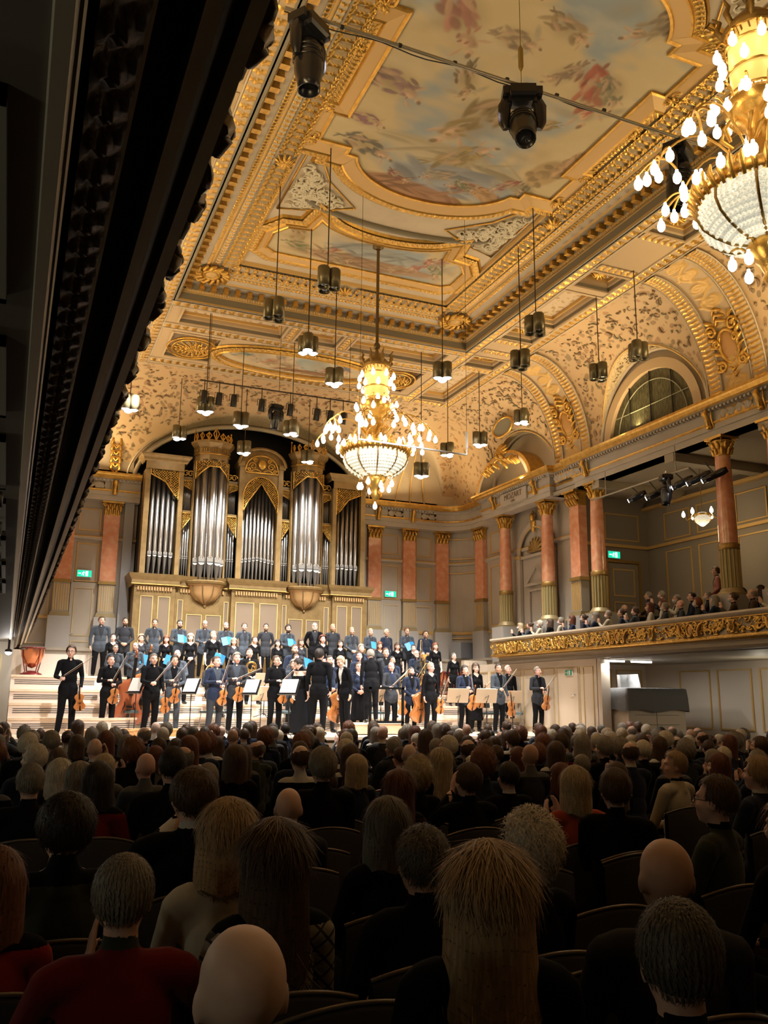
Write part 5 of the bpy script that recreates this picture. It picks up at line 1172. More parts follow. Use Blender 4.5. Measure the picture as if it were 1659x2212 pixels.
# ------------------------------------------------------------------ chandeliers
BULB = mat('frosted lamp glass', (1, .95, .85), .4, emit=(1.0, .86, .62), es=5)
CRYS = mat('lit crystal beads', (.9, .9, .8), .1, emit=(1.0, .93, .72), es=.5, spec=.9)
CRYB = mat('crystal rib', (.35, .33, .25), .2, .6)
LENS_ON = mat('lit lamp lens', (1, 1, 1), .4, emit=(1, .98, .95), es=30); LENS_OFF = mat('unlit lamp lens', (.03, .03, .035), .15)
bulb_mb = MB().lathe([(.001, -.075), (.02, -.07), (.04, -.045), (.045, -.01), (.035, .03), (.018, .055), (.016, .08)], 12)
BULB_ME = to_mesh('bulb', bulb_mb, [BULB]); 
def chandelier(x, y, label):
    z = lambda py: 9.04-(py-745)*.00988
    r = tag(empty('chandelier', (x, y, ZC)), label, 'chandelier'); O = np.array([x, y, ZC])
    def A(name, mb, mats, par=r): return ob(name, mb, mats, par)
    Z = lambda py: z(py)-ZC
    m = MB(); m.tube([(0, 0, 0), (0, 0, Z(745))], .035, 8); m.lathe([(.0, 0), (.11, 0), (.12, -.04), (.05, -.08)], 16); m.ell((0, 0, Z(748)), (.07, .07, .09)); A('stem', m, [mat('dark bronze stem', (.16, .11, .05), .4, .6)])
    m = MB(); m.lathe([(.03, Z(755)), (.05, Z(765)), (.16, Z(775)), (.26, Z(786)), (.30, Z(792)), (.27, Z(797))], 20)
    for k in range(8): t = k*PI/4; m.tube([(.27*math.cos(t), .27*math.sin(t), Z(792)), (.34*math.cos(t), .34*math.sin(t), Z(782)), (.3*math.cos(t), .3*math.sin(t), Z(772)), (.37*math.cos(t), .37*math.sin(t), Z(765))], [.03, .035, .025, .01], 5)
    A('crown', m, [GOLDD])
    m = MB(); m.lathe([(.25, Z(797)), (.25, Z(868))], 20, mat=1)
    for k in range(20):
        t = k*PI/10; m.tube([(.26*math.cos(t), .26*math.sin(t), Z(797)), (.22*math.cos(t+.1), .22*math.sin(t+.1), Z(812)), (.24*math.cos(t), .24*math.sin(t), Z(868))], .012, 4)
    for zz in (797, 812, 842, 868): m.lathe([(.27, Z(zz)+.015), (.29, Z(zz)), (.27, Z(zz)-.015)], 20)
    A('basket', m, [GOLD, mat('glowing amber glass', (.9, .6, .2), .4, emit=(1, .58, .14), es=.8)])
    m = MB(); m.lathe([(.24, Z(868)), (.34, Z(880)), (.3, Z(892)), (.15, Z(902)), (.13, Z(918)), (.2, Z(932)), (.14, Z(945)), (.3, Z(960)), (.62, Z(972)), (.66, Z(984)), (.6, Z(988))], 24); A('body', m, [GOLD])
    m = MB()
    for k in range(28):
        t = k*2*PI/28+RNG.rand()*.1; z0 = Z(905+RNG.rand()*55); rr = .14+.2*RNG.rand(); m.tube([(rr*math.cos(t), rr*math.sin(t), z0), ((rr+.1)*math.cos(t+.2), (rr+.1)*math.sin(t+.2), z0+.08), ((rr+.06)*math.cos(t+.35), (rr+.06)*math.sin(t+.35), z0+.16)], [.02, .03, .01], 5)
    for k in range(40):
        t = k*2*PI/40; m.tube([(.64*math.cos(t), .64*math.sin(t), Z(990)), (.72*math.cos(t), .72*math.sin(t), Z(978)), (.70*math.cos(t), .70*math.sin(t), Z(966))], [.02, .035, .01], 5)
    A('foliage', m, [GOLD])
    def arm(p0, p1, sag, name='arm'):
        p0, p1 = np.array(p0), np.array(p1); P = [p0*(1-t)+p1*t+np.array([0, 0, sag*math.sin(PI*t)]) for t in np.linspace(0, 1, 9)]
        return A(name, MB().tube(P, .013, 5), [GOLD])
    def bulb(p): ob('bulb', BULB_ME, None, r, loc=tuple(p))
    def at(rad, t, py): return np.array([rad*math.cos(t), rad*math.sin(t), Z(py)])
    for k in range(8):
        t = k*PI/4+.2
        arm(at(.24, t, 808), at(.36, t, 806), .06); bulb(at(.36, t, 818)); bulb(at(.36, t+.3, 838))
    for k in range(12):
        t = k*PI/6; arm(at(.3, t, 884), at(.42, t, 866), .05); bulb(at(.42, t, 880 if k % 2 else 892))
        if k % 2 == 0: bulb(at(.27, t+.25, 870))
    for k in range(8):
        t = k*PI/4+.15; arm(at(.2, t, 945), at(1.0, t, 925), .3)
        for j, (dr, dt, py) in enumerate(((1.0, -.12, 938), (1.12, 0, 948), (1.22, .09, 958), (1.08, .2, 950), (.9, .12, 930), (.82, -.1, 944))):
            e = at(dr, t+dt, py); arm(at(.98, t, 926), e+[0, 0, .09], .04); bulb(e)
        for j in (0, 1): bulb(at(.78, t+.39*(j+.5)-.1, 975))
        bulb(at(.68, t+.39, 968))
    m = MB(); prof = [(.62, Z(988)), (.63, Z(1000)), (.58, Z(1012)), (.48, Z(1022)), (.34, Z(1031)), (.2, Z(1034))]
    m.lathe(prof, 32); A('crystal_bowl', m, [mat('crystal bead curtain', (.9, .9, .8), .12, emit=(1.0, .95, .76), es=.42, noise=(60, (.35, .33, .25), .45, .6, 2))])
    m = MB()
    for k in range(64):
        t = k*2*PI/64
        for (ra, za), (rb, zb) in zip(prof[:-1], prof[1:]):
            for q in (0, .5): rr = ra+(rb-ra)*q; zz = za+(zb-za)*q; m.ell((rr*1.02*math.cos(t), rr*1.02*math.sin(t), zz), (.022, .022, .026), 5, 3, smooth=False)
    stuff(A('crystal_beads', m, [CRYS]))
    for k in range(10): t = k*2*PI/10; A('bowl_rib', MB().tube([(rr*1.05*math.cos(t), rr*1.05*math.sin(t), zz) for rr, zz in prof], .016, 5), [GOLDD])
    m = MB(); m.lathe([(.21, Z(1033)), (.23, Z(1038)), (.2, Z(1046)), (.12, Z(1056)), (.08, Z(1066)), (.1, Z(1072)), (.05, Z(1080)), (.02, Z(1086))], 18); A('drop', m, [GOLD])
    for k in range(8):
        t = k*PI/4; arm(at(.2, t, 1042), at(.36 if k % 2 else .3, t, 1036), .05); bulb(at(.36 if k % 2 else .3, t, 1050 if k % 2 else 1056))
    bulb(at(0, 0, 1094))
    for zz, e in ((850, .22), (925, .35), (1020, .43)): pl = light('chandelier_light', 'POINT', (x, y, z(zz)), E_CHAND*e, (1, .74, .42), radius=.35 if zz > 900 else .2); 
    return r
chandelier(6.5, 16.0, 'gilt and crystal chandelier hanging whole in front of the organ')
chandelier(6.5, 5.8, 'larger-looking gilt chandelier cut by the top right picture edge')
# ------------------------------------------------------------------ pendant lamps
def lamp_template(on):
    r = empty('pendant_lamp', (0, 0, 0))
    BR = mat('olive bronze canister', (.15, .125, .07), .35, .5)
    for k in range(3):
        t = PI/2+k*2*PI/3+.35; cx, cyy = .115*math.cos(t), .115*math.sin(t)
        m = MB().lathe([(.0, .36), (.09, .36), (.105, .34), (.105, 0), (.095, 0), (.085, .06)], 18, (cx, cyy, 0)); c = ob('canister', m, BR, r)
        l = MB().lathe([(.0, -.03), (.05, -.02), (.09, .01)], 16, (cx, cyy, 0)) if on else MB().lathe([(.0, .05), (.04, .03), (.085, .05)], 16, (cx, cyy, 0)); l2 = ob('lens', l, LENS_ON if on else LENS_OFF, c)
    ob('hub', MB().lathe([(0, .4), (.04, .39), (.05, .34), (.05, .3)], 10), BR, r)
    return r
T_ON, T_OFF = lamp_template(True), lamp_template(False)
ROD = mat('dark rod', (.05, .035, .02), .5, .3)
PEND = [(3.89, 14.5, 8.52, ZC, 0, 'left dark one of the two unlit lamps below the lunette painting'), (4.4, 13.1, 8.57, ZC, 0, 'unlit lamp hanging highest over the white plaster relief'), (4.95, 15.85, 8.55, ZC, 1, 'lit lamp up to the left of the front chandelier'),
    (6.05, 17.35, 8.55, ZC, 1, 'lit lamp just left of the front chandelier crown'), (8.0, 15.95, 8.5, ZC, 1, 'lit lamp right of the front chandelier crown'), (8.63, 13.25, 8.58, ZC, 0, 'unlit lamp highest on the right of the beam corner'),
    (9.15, 14.65, 8.48, ZC, 0, 'unlit lamp just below the highest right one'), (11.41, 13.75, 8.72, ZB, 0, 'unlit lamp in front of the arched window'), (11.42, 15.07, 8.72, ZB, 0, 'unlit lamp left of the arched window'),
    (3.71, 19.73, 8.3, ZB, 1, 'lit lamp above the left spotlights of the bar'), (4.86, 21.06, 8.5, ZB, 1, 'lit lamp above the left organ tower'), (6.01, 20.4, 8.25, ZB, 1, 'lit lamp below the middle of the spot bar'),
    (3.8, 24.0, 8.85, 10.55, 1, 'lit lamp above the left end of the organ'), (5.7, 24.06, 8.66, 10.5, 1, 'lit lamp above the arched middle of the organ'), (7.64, 24.1, 8.64, 10.45, 1, 'lit lamp before the right organ tower'),
    (9.5, 20.2, 7.5, ZB, 1, 'lowest lit lamp beside the chandelier bowl'), (11.0, 21.6, 8.61, ZB, 1, 'lit lamp behind the white bar'), (11.2, 20.1, 8.53, ZB, 1, 'lit lamp just right of the white bar'), (11.62, 18.6, 8.78, ZB, 1, 'lit lamp before the gilt cartouche'), (2.05, 20.3, 8.3, ZB, 1, 'lit lamp next to the dark balcony edge')]
for i, (x, y, z, zt, on, lab) in enumerate(PEND):
    r = dup(T_ON if on else T_OFF, (x, y, z), (0, 0, RNG.rand()*2), lab, None); r['category'] = 'lamp'
    ob('rod', MB().tube([(0, 0, .38), (0, 0, zt-z+(.27 if zt < ZC else .03))], .011, 6), ROD, r)
    if on: light('pendant_light', 'SPOT', (x, y, z-.03), E_PEND, WHITE, aim=(x*.9+.65, y+.6, 0), spot=math.radians(86), blend=.7, radius=.1)
for t in (T_ON, T_OFF):
    for c in list(t.children):
        for g in list(c.children): bpy.data.objects.remove(g)
        bpy.data.objects.remove(c)
    bpy.data.objects.remove(t)
# ------------------------------------------------------------------ spotlight bars
def can_spot(name, loc, rot, label, on=False, s=1.0, grp=None):
    r = tag(empty(name, loc, rot=rot), label, 'spotlight', grp); r.scale = (s,)*3
    m = MB().lathe([(.0, .17), (.05, .17), (.075, .13), (.075, -.1), (.085, -.13), (.078, -.13), (.07, -.06)], 16); ob('body', m, BLACKS, r)
    ob('lens', MB().lathe([(0, -.085), (.04, -.09), (.07, -.07)], 14), LENS_ON if on else mat('dull lens', (.5, .45, .4), .2, emit=(1, .85, .7), es=.25), r)
    return r
def yoke(r, h):
    m = MB().tube([(-.1, 0, 0), (-.1, 0, h*.6), (0, 0, h*.62), (.1, 0, h*.6), (.1, 0, 0)], .01, 5).tube([(0, 0, h*.62), (0, 0, h)], .012, 5); return m
barz = 9.0
sbar = tag(empty('lighting_bar', (3.5, 19.5, barz)), 'thin dark bar carrying a row of small spotlights before the organ arch', 'bar')
ob('tube', MB().tube([(0, 0, -.0), (3.9, 0, 0)], .018, 6), ROD, sbar)
for x in (.2, 1.9, 3.7): ob('cable', MB().tube([(x, 0, 0), (x, 0, ZB-barz)], .006, 4), ROD, sbar)
for u, v, lab in ((441, 858, 'leftmost small black spotlight on the bar'), (473, 863, 'second small black spotlight from the bar\'s left end'), (505, 867, 'third small black spotlight from the bar\'s left end'), (565, 877, 'small black spotlight left of the moving-head lamp on the bar'), (627, 887, 'small black spotlight right of the moving-head lamp on the bar'), (684, 897, 'small black spotlight third from the bar\'s right end'), (713, 901, 'small black spotlight second from the bar\'s right end'), (741, 905, 'small black spotlight at the bar\'s right end beside the chandelier')):
    p = onY(u, v, 19.5); r = can_spot('spotlight', (p[0], 19.5, p[2]), (0, 0, 0), lab)
    for c_ in r.children: c_.rotation_euler = (.35, 0, 0)
    ob('yoke', MB().tube([(-.1, 0, 0), (-.1, 0, .16), (.1, 0, .16), (.1, 0, 0)], .01, 5).tube([(0, 0, .16), (0, -.0, barz-p[2]+.03)], .012, 5), BLACK, r)
def moving_head(loc, rot, label, s=1.0, tilt=.5):
    r = tag(empty('moving_head_light', loc, rot=rot), label, 'spotlight'); r.scale = (s,)*3
    m = MB(); m.lathe([(.0, .12), (.14, .12), (.19, .1), (.2, .0), (.17, -.03), (0, -.03)], 4, (0, 0, 0), 0, False, PI/4, PI/4+2*PI); m.obox((0, 0, .05), (.42, .2, .09)); ob('base', m, BLACKS, r)
    m = MB()
    for q in (-1, 1): m.tube([(q*.15, 0, -.02), (q*.19, 0, -.1), (q*.19, 0, -.28), (q*.17, 0, -.36)], [.05, .055, .05, .03], 6, sq=1.4)
    m.obox((0, 0, -.04), (.3, .14, .05)); ob('fork', m, BLACKS, r)
    m = MB(); m.lathe([(0, .16), (.07, .15), (.11, .1), (.13, .0), (.125, -.12), (.10, -.2), (.10, -.26), (.09, -.26), (.08, -.22), (0, -.2)], 18)
    for z in (.06, .02, -.02): m.lathe([(.132, z+.008), (.14, z), (.132, z-.008)], 18)
    h = ob('head', m, BLACKS, r, loc=(0, 0, -.30), rot=(tilt, 0, 0)); h.scale = (1.1, 1.1, 1.35); ob('lens', MB().lathe([(0, -.2), (.06, -.215), (.085, -.2)], 14), LENS_OFF, h)
    m = MB().tube([(-.05, 0, .12), (-.05, 0, .2)], .02, 6).tube([(.05, 0, .12), (.05, 0, .2)], .02, 6); ob('clamp', m, CHROME, r)
    return r
p = onY(596, 893, 19.5); moving_head((p[0], 19.5, p[2]+.12), (0, 0, .2), 'black moving-head lamp in the middle of the spot bar', .8, .2)
bz = 9.35; by = 8.5
pL, pM, pR = onY(668, 66, by), onY(1127, 212, by), onY(1465, 335, by)
brb = tag(empty('hanging_pipe', (pL[0]-.3, by, pM[2]+.12)), 'long thin pipe slung below the great painting with taped cables', 'pipe')
ob('tube', MB().tube([(0, 0, .1), (pR[0]+.8-pL[0], 0, .02)], .022, 8), mat('dull steel pipe', (.35, .31, .24), .4, .7), brb)
ob('cable', MB().tube([(x, .03, .08-.05*math.sin(x*2.7)**2) for x in np.linspace(0, pR[0]+.5-pL[0], 30)], .008, 5), BLACK, brb)
for k in range(6): ob('tape', MB().tube([(.7+.75*k-.02, 0, .085), (.7+.75*k+.02, 0, .085)], .028, 8), BLACK, brb)
ob('hanger_wire', MB().tube([(pM[0]-pL[0]+.3, 0, .1), (pM[0]-pL[0]+.3, 0, 1.9)], .006, 4).tube([(pM[0]-pL[0]+.3, 0, .28), (pM[0]-pL[0]+.3, 0, .34), (pM[0]-pL[0]+.3, 0, .6), (pM[0]-pL[0]+.3, 0, .66)], [.012, .035, .035, .01], 8), mat('brass turnbuckle', (.35, .25, .08), .35, .7), brb)
moving_head((pL[0], by, pL[2]-.02), (0, 0, .6), 'large black moving-head light nearest the dark balcony edge', 1.2, -.05)
moving_head((pM[0], by, pM[2]-.02), (0, 0, -.4), 'large black moving-head light hanging before the painted angels', 1.2, -.55)
moving_head((pR[0], by, pR[2]-.02), (0, 0, .5), 'black moving-head light half hidden by the right chandelier', 1.2, .2)
wz = 6.36; wb = tag(empty('white_bar', (5.44, 14.2, wz)), 'white U-shaped bar hanging in front of the chandelier', 'bar')
WH = mat('white painted tube', (.8, .8, .78), .4)
m = MB().tube([(0, 0, .0), (2.19, 0, -.03)], .018, 6)
for x, h in ((0, .35), (2.19, .42)): m.tube([(x, 0, -.02), (x, 0, h)], .014, 6); m.tube([(x, -.0, .1), (x, 0, h)], .025, 6)
ob('tube', m, WH, wb)
for x in (0, 2.19): ob('wire', MB().tube([(x, 0, .3), (x, 0, ZC-wz)], .004, 4), ROD, wb)
# gallery lighting bar with lit profile spots
gb_ = tag(empty('gallery_lighting_bar', (13.15, 14.4, 6.75)), 'grey pipe with tilted spotlights under the gallery entablature', 'bar')
ob('tube', MB().tube([(0, 0, 0), (0, 3.5, 0)], .022, 6), MATS['dull steel pipe'], gb_)
for y in (.4, 2.9): ob('hanger', MB().tube([(0, y, 0), (0, y, .6)], .012, 5), MATS['dull steel pipe'], gb_)
for u, v, ln in ((1358, 1082, .34), (1396, 1077, .34), (1452, 1054, .4), (1484, 1046, .45), (1517, 1040, .45)):
    p = onX(u, v, 13.05); r = tag(empty('profile_spotlight', tuple(p)), 'lit black spotlight %s on the gallery pipe' % {1358: 'at the left end', 1396: 'second from the left', 1452: 'in the middle right of the big lamp', 1484: 'second from the right', 1517: 'at the right end'}[u], 'spotlight')
    d = Vector((-.55, .62, -.35)).normalized(); r.rotation_euler = (-d).to_track_quat('Z', 'Y').to_euler()
    ob('body', MB().lathe([(0, ln+.1), (.06, ln+.1), (.08, ln), (.08, .12), (.065, .1), (.065, 0), (.06, .02)], 14), BLACKS, r); ob('lens', MB().lathe([(0, .0), (.04, -.01), (.06, .01)], 12), LENS_ON, r)
    ob('yoke', MB().tube([(-.09, 0, .2), (-.1, 0, .3), (.1, 0, .3), (.09, 0, .2)], .012, 5), BLACK, r)
    Ri = r.rotation_euler.to_matrix().inverted(); q1 = Ri @ Vector((13.15-p[0], .3*0, 6.75-p[2])); ob('clamp', MB().tube([(0, 0, .3), tuple(q1)], .014, 5), BLACK, r)
p = onX(1440, 1062, 13.15); moving_head((13.15, p[1], 6.66), (0, 0, 1.2), 'big black moving-head lamp on the gallery pipe', .9, .1)
# small gallery chandelier
gx = onX(1517, 1118, 14.9); r = tag(empty('small_chandelier', (14.9, gx[1], gx[2])), 'small crystal chandelier in the gallery left of a marble column', 'chandelier')
ob('stem', MB().tube([(0, 0, .1), (0, 0, 7.3-gx[2])], .01, 5), GOLDD, r); ob('bowl', MB().lathe([(.0, -.22), (.05, -.2), (.15, -.12), (.2, 0), (.21, .05), (.1, .12)], 18), [MATS['crystal bead curtain']], r)
m = MB().lathe([(.21, .03), (.24, .05), (.21, .08)], 18)
for k in range(6): t = k*PI/3+.3; m.tube([(.2*math.cos(t), .2*math.sin(t), .05), (.35*math.cos(t), .35*math.sin(t), -.05), (.42*math.cos(t), .42*math.sin(t), .1)], .012, 5)
ob('ring', m, GOLD, r)
for k in range(6): t = k*PI/3+.3; ob('bulb', BULB_ME, None, r, loc=(.42*math.cos(t), .42*math.sin(t), .1))
light('gallery_chandelier_light', 'POINT', (14.9, gx[1], gx[2]-.4), 28, WARM, radius=.2)
# ------------------------------------------------------------------ exit signs
EXG = mat('exit sign green', (.0, .35, .2), .5, emit=(.0, .55, .32), es=1.4); EXW = mat('exit sign white', (.9, 1, .95), .5, emit=(.7, 1, .85), es=1.6)
def exit_sign(loc, rz, label, w=.4, h=.2, on=True):
    r = tag(empty('exit_sign', loc, rz), label, 'sign')
    ob('housing', MB().box(-w/2, w/2, -.03, 0, -h/2, h/2), WH, r); ob('panel', MB().box(-w/2+.01, w/2-.01, -.034, -.03, -h/2+.01, h/2-.01), EXG if on else mat('unlit sign green', (.02, .25, .12), .5), r)
    k = h/.2; m = MB()
    m.box(.03*k, .10*k, -.038, -.034, -.07*k, .07*k)     # door leaf
    m.ell((-.02*k, -.037, .05*k), (.014*k, .003, .014*k), 8, 6)
    for a, b in (((-.02, .035), (-.045, -.01)), ((-.02, .025), (.015, .01)), ((-.03, .02), (-.065, .015)), ((-.045, -.01), (-.015, -.03)), ((-.015, -.03), (-.02, -.07)), ((-.045, -.01), (-.075, -.05))): m.tube([(a[0]*k, -.037, a[1]*k), (b[0]*k, -.037, b[1]*k)], .009*k, 4)
    m.box(-.17*k, -.11*k, -.038, -.034, -.01*k, .01*k); m.add([(-.12*k, -.038, .03*k), (-.12*k, -.038, -.03*k), (-.085*k, -.038, 0)], [(0, 1, 2)])
    ob('running_figure', m, EXW if on else mat('unlit sign white', (.7, .75, .7), .5), r)
    return r
exit_sign((11.2, 26.16, 5.14), 0, 'lit green exit sign between the salmon pilasters right of the organ')
exit_sign((1.75, 26.16, 5.2), 0, 'lit green exit sign above the grey door left of the organ')
exit_sign((14.95, 19.45, 5.72), 0, 'lit green exit sign in the gallery behind the round columns')
p = onX(1231, 1453, 12.87); exit_sign((12.86, p[1], p[2]), -PI/2, 'small green and white exit sign on the cream stage door', .3, .15, False)
# doors in the upper back wall
for x, nm, z1 in ((1.42, 'door_4', 4.95), (10.87, 'door_5', 4.95)):
    d = struct(ob(nm, MB().box(x, x+.72, 26.15, 26.2, 2.35, z1), GREIGE))
    for z0, h in ((2.55, .75), (3.45, 1.35)): panel_ob(d, (x+.1, 26.15, z0), (1, 0, 0), (0, 0, 1), .5, h, d=.015, t=.02, m=MATS['pale gold line'])
    ob('door_handle', MB().tube([(x+.06, 26.12, 3.5), (x+.16, 26.12, 3.5)], .012, 5), CHROME, d)

for k, (y, lab) in enumerate(((4.5, 'nearest the camera'), (5.3, 'second from the camera'), (6.1, 'third from the camera'), (7.8, 'in the middle of its row'), (8.5, 'just beyond the middle one'), (12.0, 'close to the stage'))):
    r = tag(empty('ceiling_spotlight', (-.10-.01*y, y, 2.782)), 'small black fixture under the left balcony soffit, '+lab, 'lamp'); ob('body', MB().lathe([(0, 0), (.03, 0), (.03, -.05), (.05, -.06), (.05, -.13), (.04, -.13)], 12).tube([(-.05, 0, -.04), (-.13, 0, -.04)], .012, 5), BLACK, r)
r = tag(empty('ceiling_spotlight', (-.02, 17.4, 2.55)), 'small lit white lamp under the left balcony by the stage', 'lamp'); ob('body', MB().lathe([(0, .25), (.02, .25), (.02, .06), (.06, .04), (.06, 0)], 12), BLACK, r); ob('lens', MB().ell((0, 0, 0), (.055, .055, .05), 12, 8), LENS_ON, r)
# ------------------------------------------------------------------ people: one continuous skin grown over a posed skeleton
def rot(ax, a):
    c, s = math.cos(a), math.sin(a)
    return np.array({'x': [[1, 0, 0], [0, c, -s], [0, s, c]], 'y': [[c, 0, s], [0, 1, 0], [-s, 0, c]], 'z': [[c, -s, 0], [s, c, 0], [0, 0, 1]]}[ax])
SKIN, COAT, SHIRT, LEGS, SHOE, LIP = range(6)
def hand_prims(wrist, d, n, side, curl=.5, spread=.0):
    # d: direction of the fingers, n: palm normal (fingers curl towards it), side: +1/-1 where the thumb leaves
    d = np.array(d, float); d /= np.linalg.norm(d); n = np.array(n, float); n -= d*n.dot(d); n /= np.linalg.norm(n); s = np.cross(d, n)*side
    P = []; w = np.array(wrist, float); pc = w+d*.045
    for k in (-1.5, -.5, .5, 1.5):
        P.append((w+d*.005+s*k*.010, w+d*.085+s*k*.0185, .016, .0125, SKIN))
    for k, L in ((1.5, .068), (.5, .080), (-.5, .074), (-1.5, .058)):
        b = w+d*.085+s*k*.020; dd = d*math.cos(curl)+n*math.sin(curl)+s*k*spread; m = b+dd*L*.5; d2 = d*math.cos(curl*2.1)+n*math.sin(curl*2.1)+s*k*spread; t = m+d2*L*.5
        P += [(b, m, .0098, .009, SKIN), (m, t, .009, .0075, SKIN)]
    tb = w+d*.03+s*.028; tm = tb+(d*.6+s*.65+n*.35)*.04; tt = tm+(d*.85+s*.1+n*.5)*.032
    P += [(w+d*.01, tb, .018, .014, SKIN), (tb, tm, .0125, .0105, SKIN), (tm, tt, .0105, .008, SKIN)]
    return P
def body(name, pose, vox=.0115, mats=None):
    """pose: dict of joints in metres, figure faces -Y. Returns mesh plus head matrix."""
    caps, ells, cones = [], [], []
    g = pose.get; fem = g('fem', False); fat = g('fat', 1.0); sh = g('shoulder', .165 if fem else .19)
    R = g('torso', np.eye(3)); hip = np.array(g('hip', (0, 0, .93))); T = lambda p: hip + R @ (np.array(p, float)-np.array((0, 0, .93)))
    # torso
    w = (.82 if fem else 1)
    ells += [(T((0, .0, 1.28)), (.168*w*fat, .108*fat, .20), R, COAT), (T((0, 0, 1.10)), (.158*w*fat, .112*fat, .19), R, COAT), (T((0, .005, .95)), (.172*(1.0 if not fem else .95)*fat, .125*fat, .15), R, COAT)]
    if fem: ells += [(T((q*.065, -.085, 1.27)), (.062, .05, .06), R, COAT) for q in (-1, 1)]
    caps += [(T((-sh+.035, 0, 1.42)), T((sh-.035, 0, 1.42)), .062, .062, COAT), (T((0, .01, 1.40)), T((0, .0, 1.50)), .085, .058, COAT)]
    if g('hem', True) and not g('skirt'): caps += [(T((-.06, 0, .93)), T((-.06, 0, .82)), .130*fat, .128*fat, COAT), (T((.06, 0, .93)), T((.06, 0, .82)), .130*fat, .128*fat, COAT)]
    # head
    HR = R @ rot('z', g('turn', 0.)) @ rot('x', g('nod', 0.)); hc = T((0, -.005, 1.52)) + HR @ np.array((0, -.015, .102))
    H = lambda p: hc + HR @ np.array(p, float)
    caps += [(T((0, .012, 1.44)), H((0, .01, -.07)), .055 if not fem else .047, .052 if not fem else .045, SKIN)]
    ells += [(H((0, .014, .028)), (.076, .094, .094), HR, SKIN), (H((0, -.022, -.03)), (.063, .072, .085), HR, SKIN), (H((0, -.055, -.085)), (.036, .034, .028), HR, SKIN), (H((0, -.088, -.066)), (.024, .012, .009), HR, LIP),
             (H((0, -.078, .028)), (.055, .018, .012), HR, SKIN)]
    for q in (-1, 1): ells += [(H((q*.077, .012, -.012)), (.010, .020, .033), HR, SKIN), (H((q*.04, -.066, -.028)), (.024, .022, .022), HR, SKIN)]
    caps += [(H((0, -.094, .012)), H((0, -.116, -.030)), .009, .014, SKIN)]
    # arms
    for q, key in ((-1, 'R'), (1, 'L')):      # q=-1 : picture-left side when facing the camera
        S = T((q*sh, 0, 1.41)); E = np.array(g('elbow'+key)) if g('elbow'+key) is not None else T((q*(sh+.05), .02, 1.13)); Wr = np.array(g('wrist'+key)) if g('wrist'+key) is not None else T((q*(sh+.05), -.04, .89))
        bare = g('bare', False)
        caps += [(S, E, .057*w, .046*w, COAT), (E, E+(Wr-E)*.94, .043*w, .034*w, SKIN if bare else COAT), (E+(Wr-E)*.9, Wr, .026, .024, SKIN)]
        hd = g('hdir'+key); hd = np.array(hd, float) if hd is not None else (Wr-E)
        hn = g('hnrm'+key); hn = np.array(hn, float) if hn is not None else np.array((-q, -.3, 0.))
        for a, b, r0, r1, t in hand_prims(Wr, hd, hn, q if g('thumb'+key) is None else g('thumb'+key), g('curl'+key, .45)): caps.append((a, b, r0, r1, t))
    # legs
    if g('skirt'):
        z0 = g('skirt'); caps.append((hip+np.array((0, .01, .03)), hip+np.array((0, .01, z0-.93)), .150, g('skirtw', .20), LEGS)); cones.append(len(caps)-1)
    for q, key in ((-1, 'R'), (1, 'L')):
        Hp = hip+np.array((q*.092, 0, -.03)); K = np.array(g('knee'+key, (q*.105, -.02, .50))); A = np.array(g('ankle'+key, (q*.115, .03, .09))); ft = g('foot'+key); F = np.array(ft if ft is not None else A+np.array((q*.03, -.13, -.055)))
        caps += [(Hp, K, .096*fat, .070, LEGS), (K, A+(K-A)*.05, .070, .055, LEGS), (A+np.array((0, .03, -.045)), F, .042, .036, SHOE), (A, A+np.array((0, .02, -.04)), .043, .045, SHOE)]
    # surface
    mb = MB()
    for ci, (a, b, r0, r1, t) in enumerate(caps):
        a, b = np.array(a, float), np.array(b, float); d = b-a; L = np.linalg.norm(d)+1e-9; d /= L; k = 10 if r0 < .03 else 14
        ts = [(-r0, .02), (-r0*.7, .72), (0, 1.)]; te = [(L, 1.), (L+r1*.7, .72), (L+r1, .02)]
        if ci in cones: te = [(L, 1.), (L+.01, .97), (L+.02, .02)]
        pts = [a+d*x for x, _ in ts]+[a+d*x for x, _ in te]; rad = [r0*f for _, f in ts]+[r1*f for _, f in te]
        mb.tube(pts, rad, k)
    for c, r, Rm, t in ells: mb.ell(c, r, 18, 12, 0, Rm)
    me = to_mesh('tmp', mb, []); o = bpy.data.objects.new('tmp', me); COL.objects.link(o)
    m = o.modifiers.new('r', 'REMESH'); m.mode = 'VOXEL'; m.voxel_size = vox; m.use_smooth_shade = True
    m2 = o.modifiers.new('s', 'SMOOTH'); m2.factor = .5; m2.iterations = 3
    dg = bpy.context.evaluated_depsgraph_get(); dg.update(); out = bpy.data.meshes.new_from_object(o.evaluated_get(dg)); bpy.data.objects.remove(o); bpy.data.meshes.remove(me)
    n = len(out.polygons); nv = len(out.vertices); co = np.empty(nv*3); out.vertices.foreach_get('co', co); co = co.reshape(-1, 3)
    tot = np.empty(n, int); out.polygons.foreach_get('loop_total', tot); stt = np.empty(n, int); out.polygons.foreach_get('loop_start', stt); li = np.empty(len(out.loops), int); out.loops.foreach_get('vertex_index', li)
    cen = (co[li[stt]]+co[li[stt+2]])/2; best = np.full(n, 9.); lab = np.zeros(n, int)
    for a, b, r0, r1, t in caps:
        a, b = np.array(a, float), np.array(b, float); ab = b-a; h = np.clip(((cen-a)@ab)/(ab@ab+1e-12), 0, 1); d = np.linalg.norm(cen-a-h[:, None]*ab, axis=1)-(r0+(r1-r0)*h)
        k = d < best; best[k] = d[k]; lab[k] = t
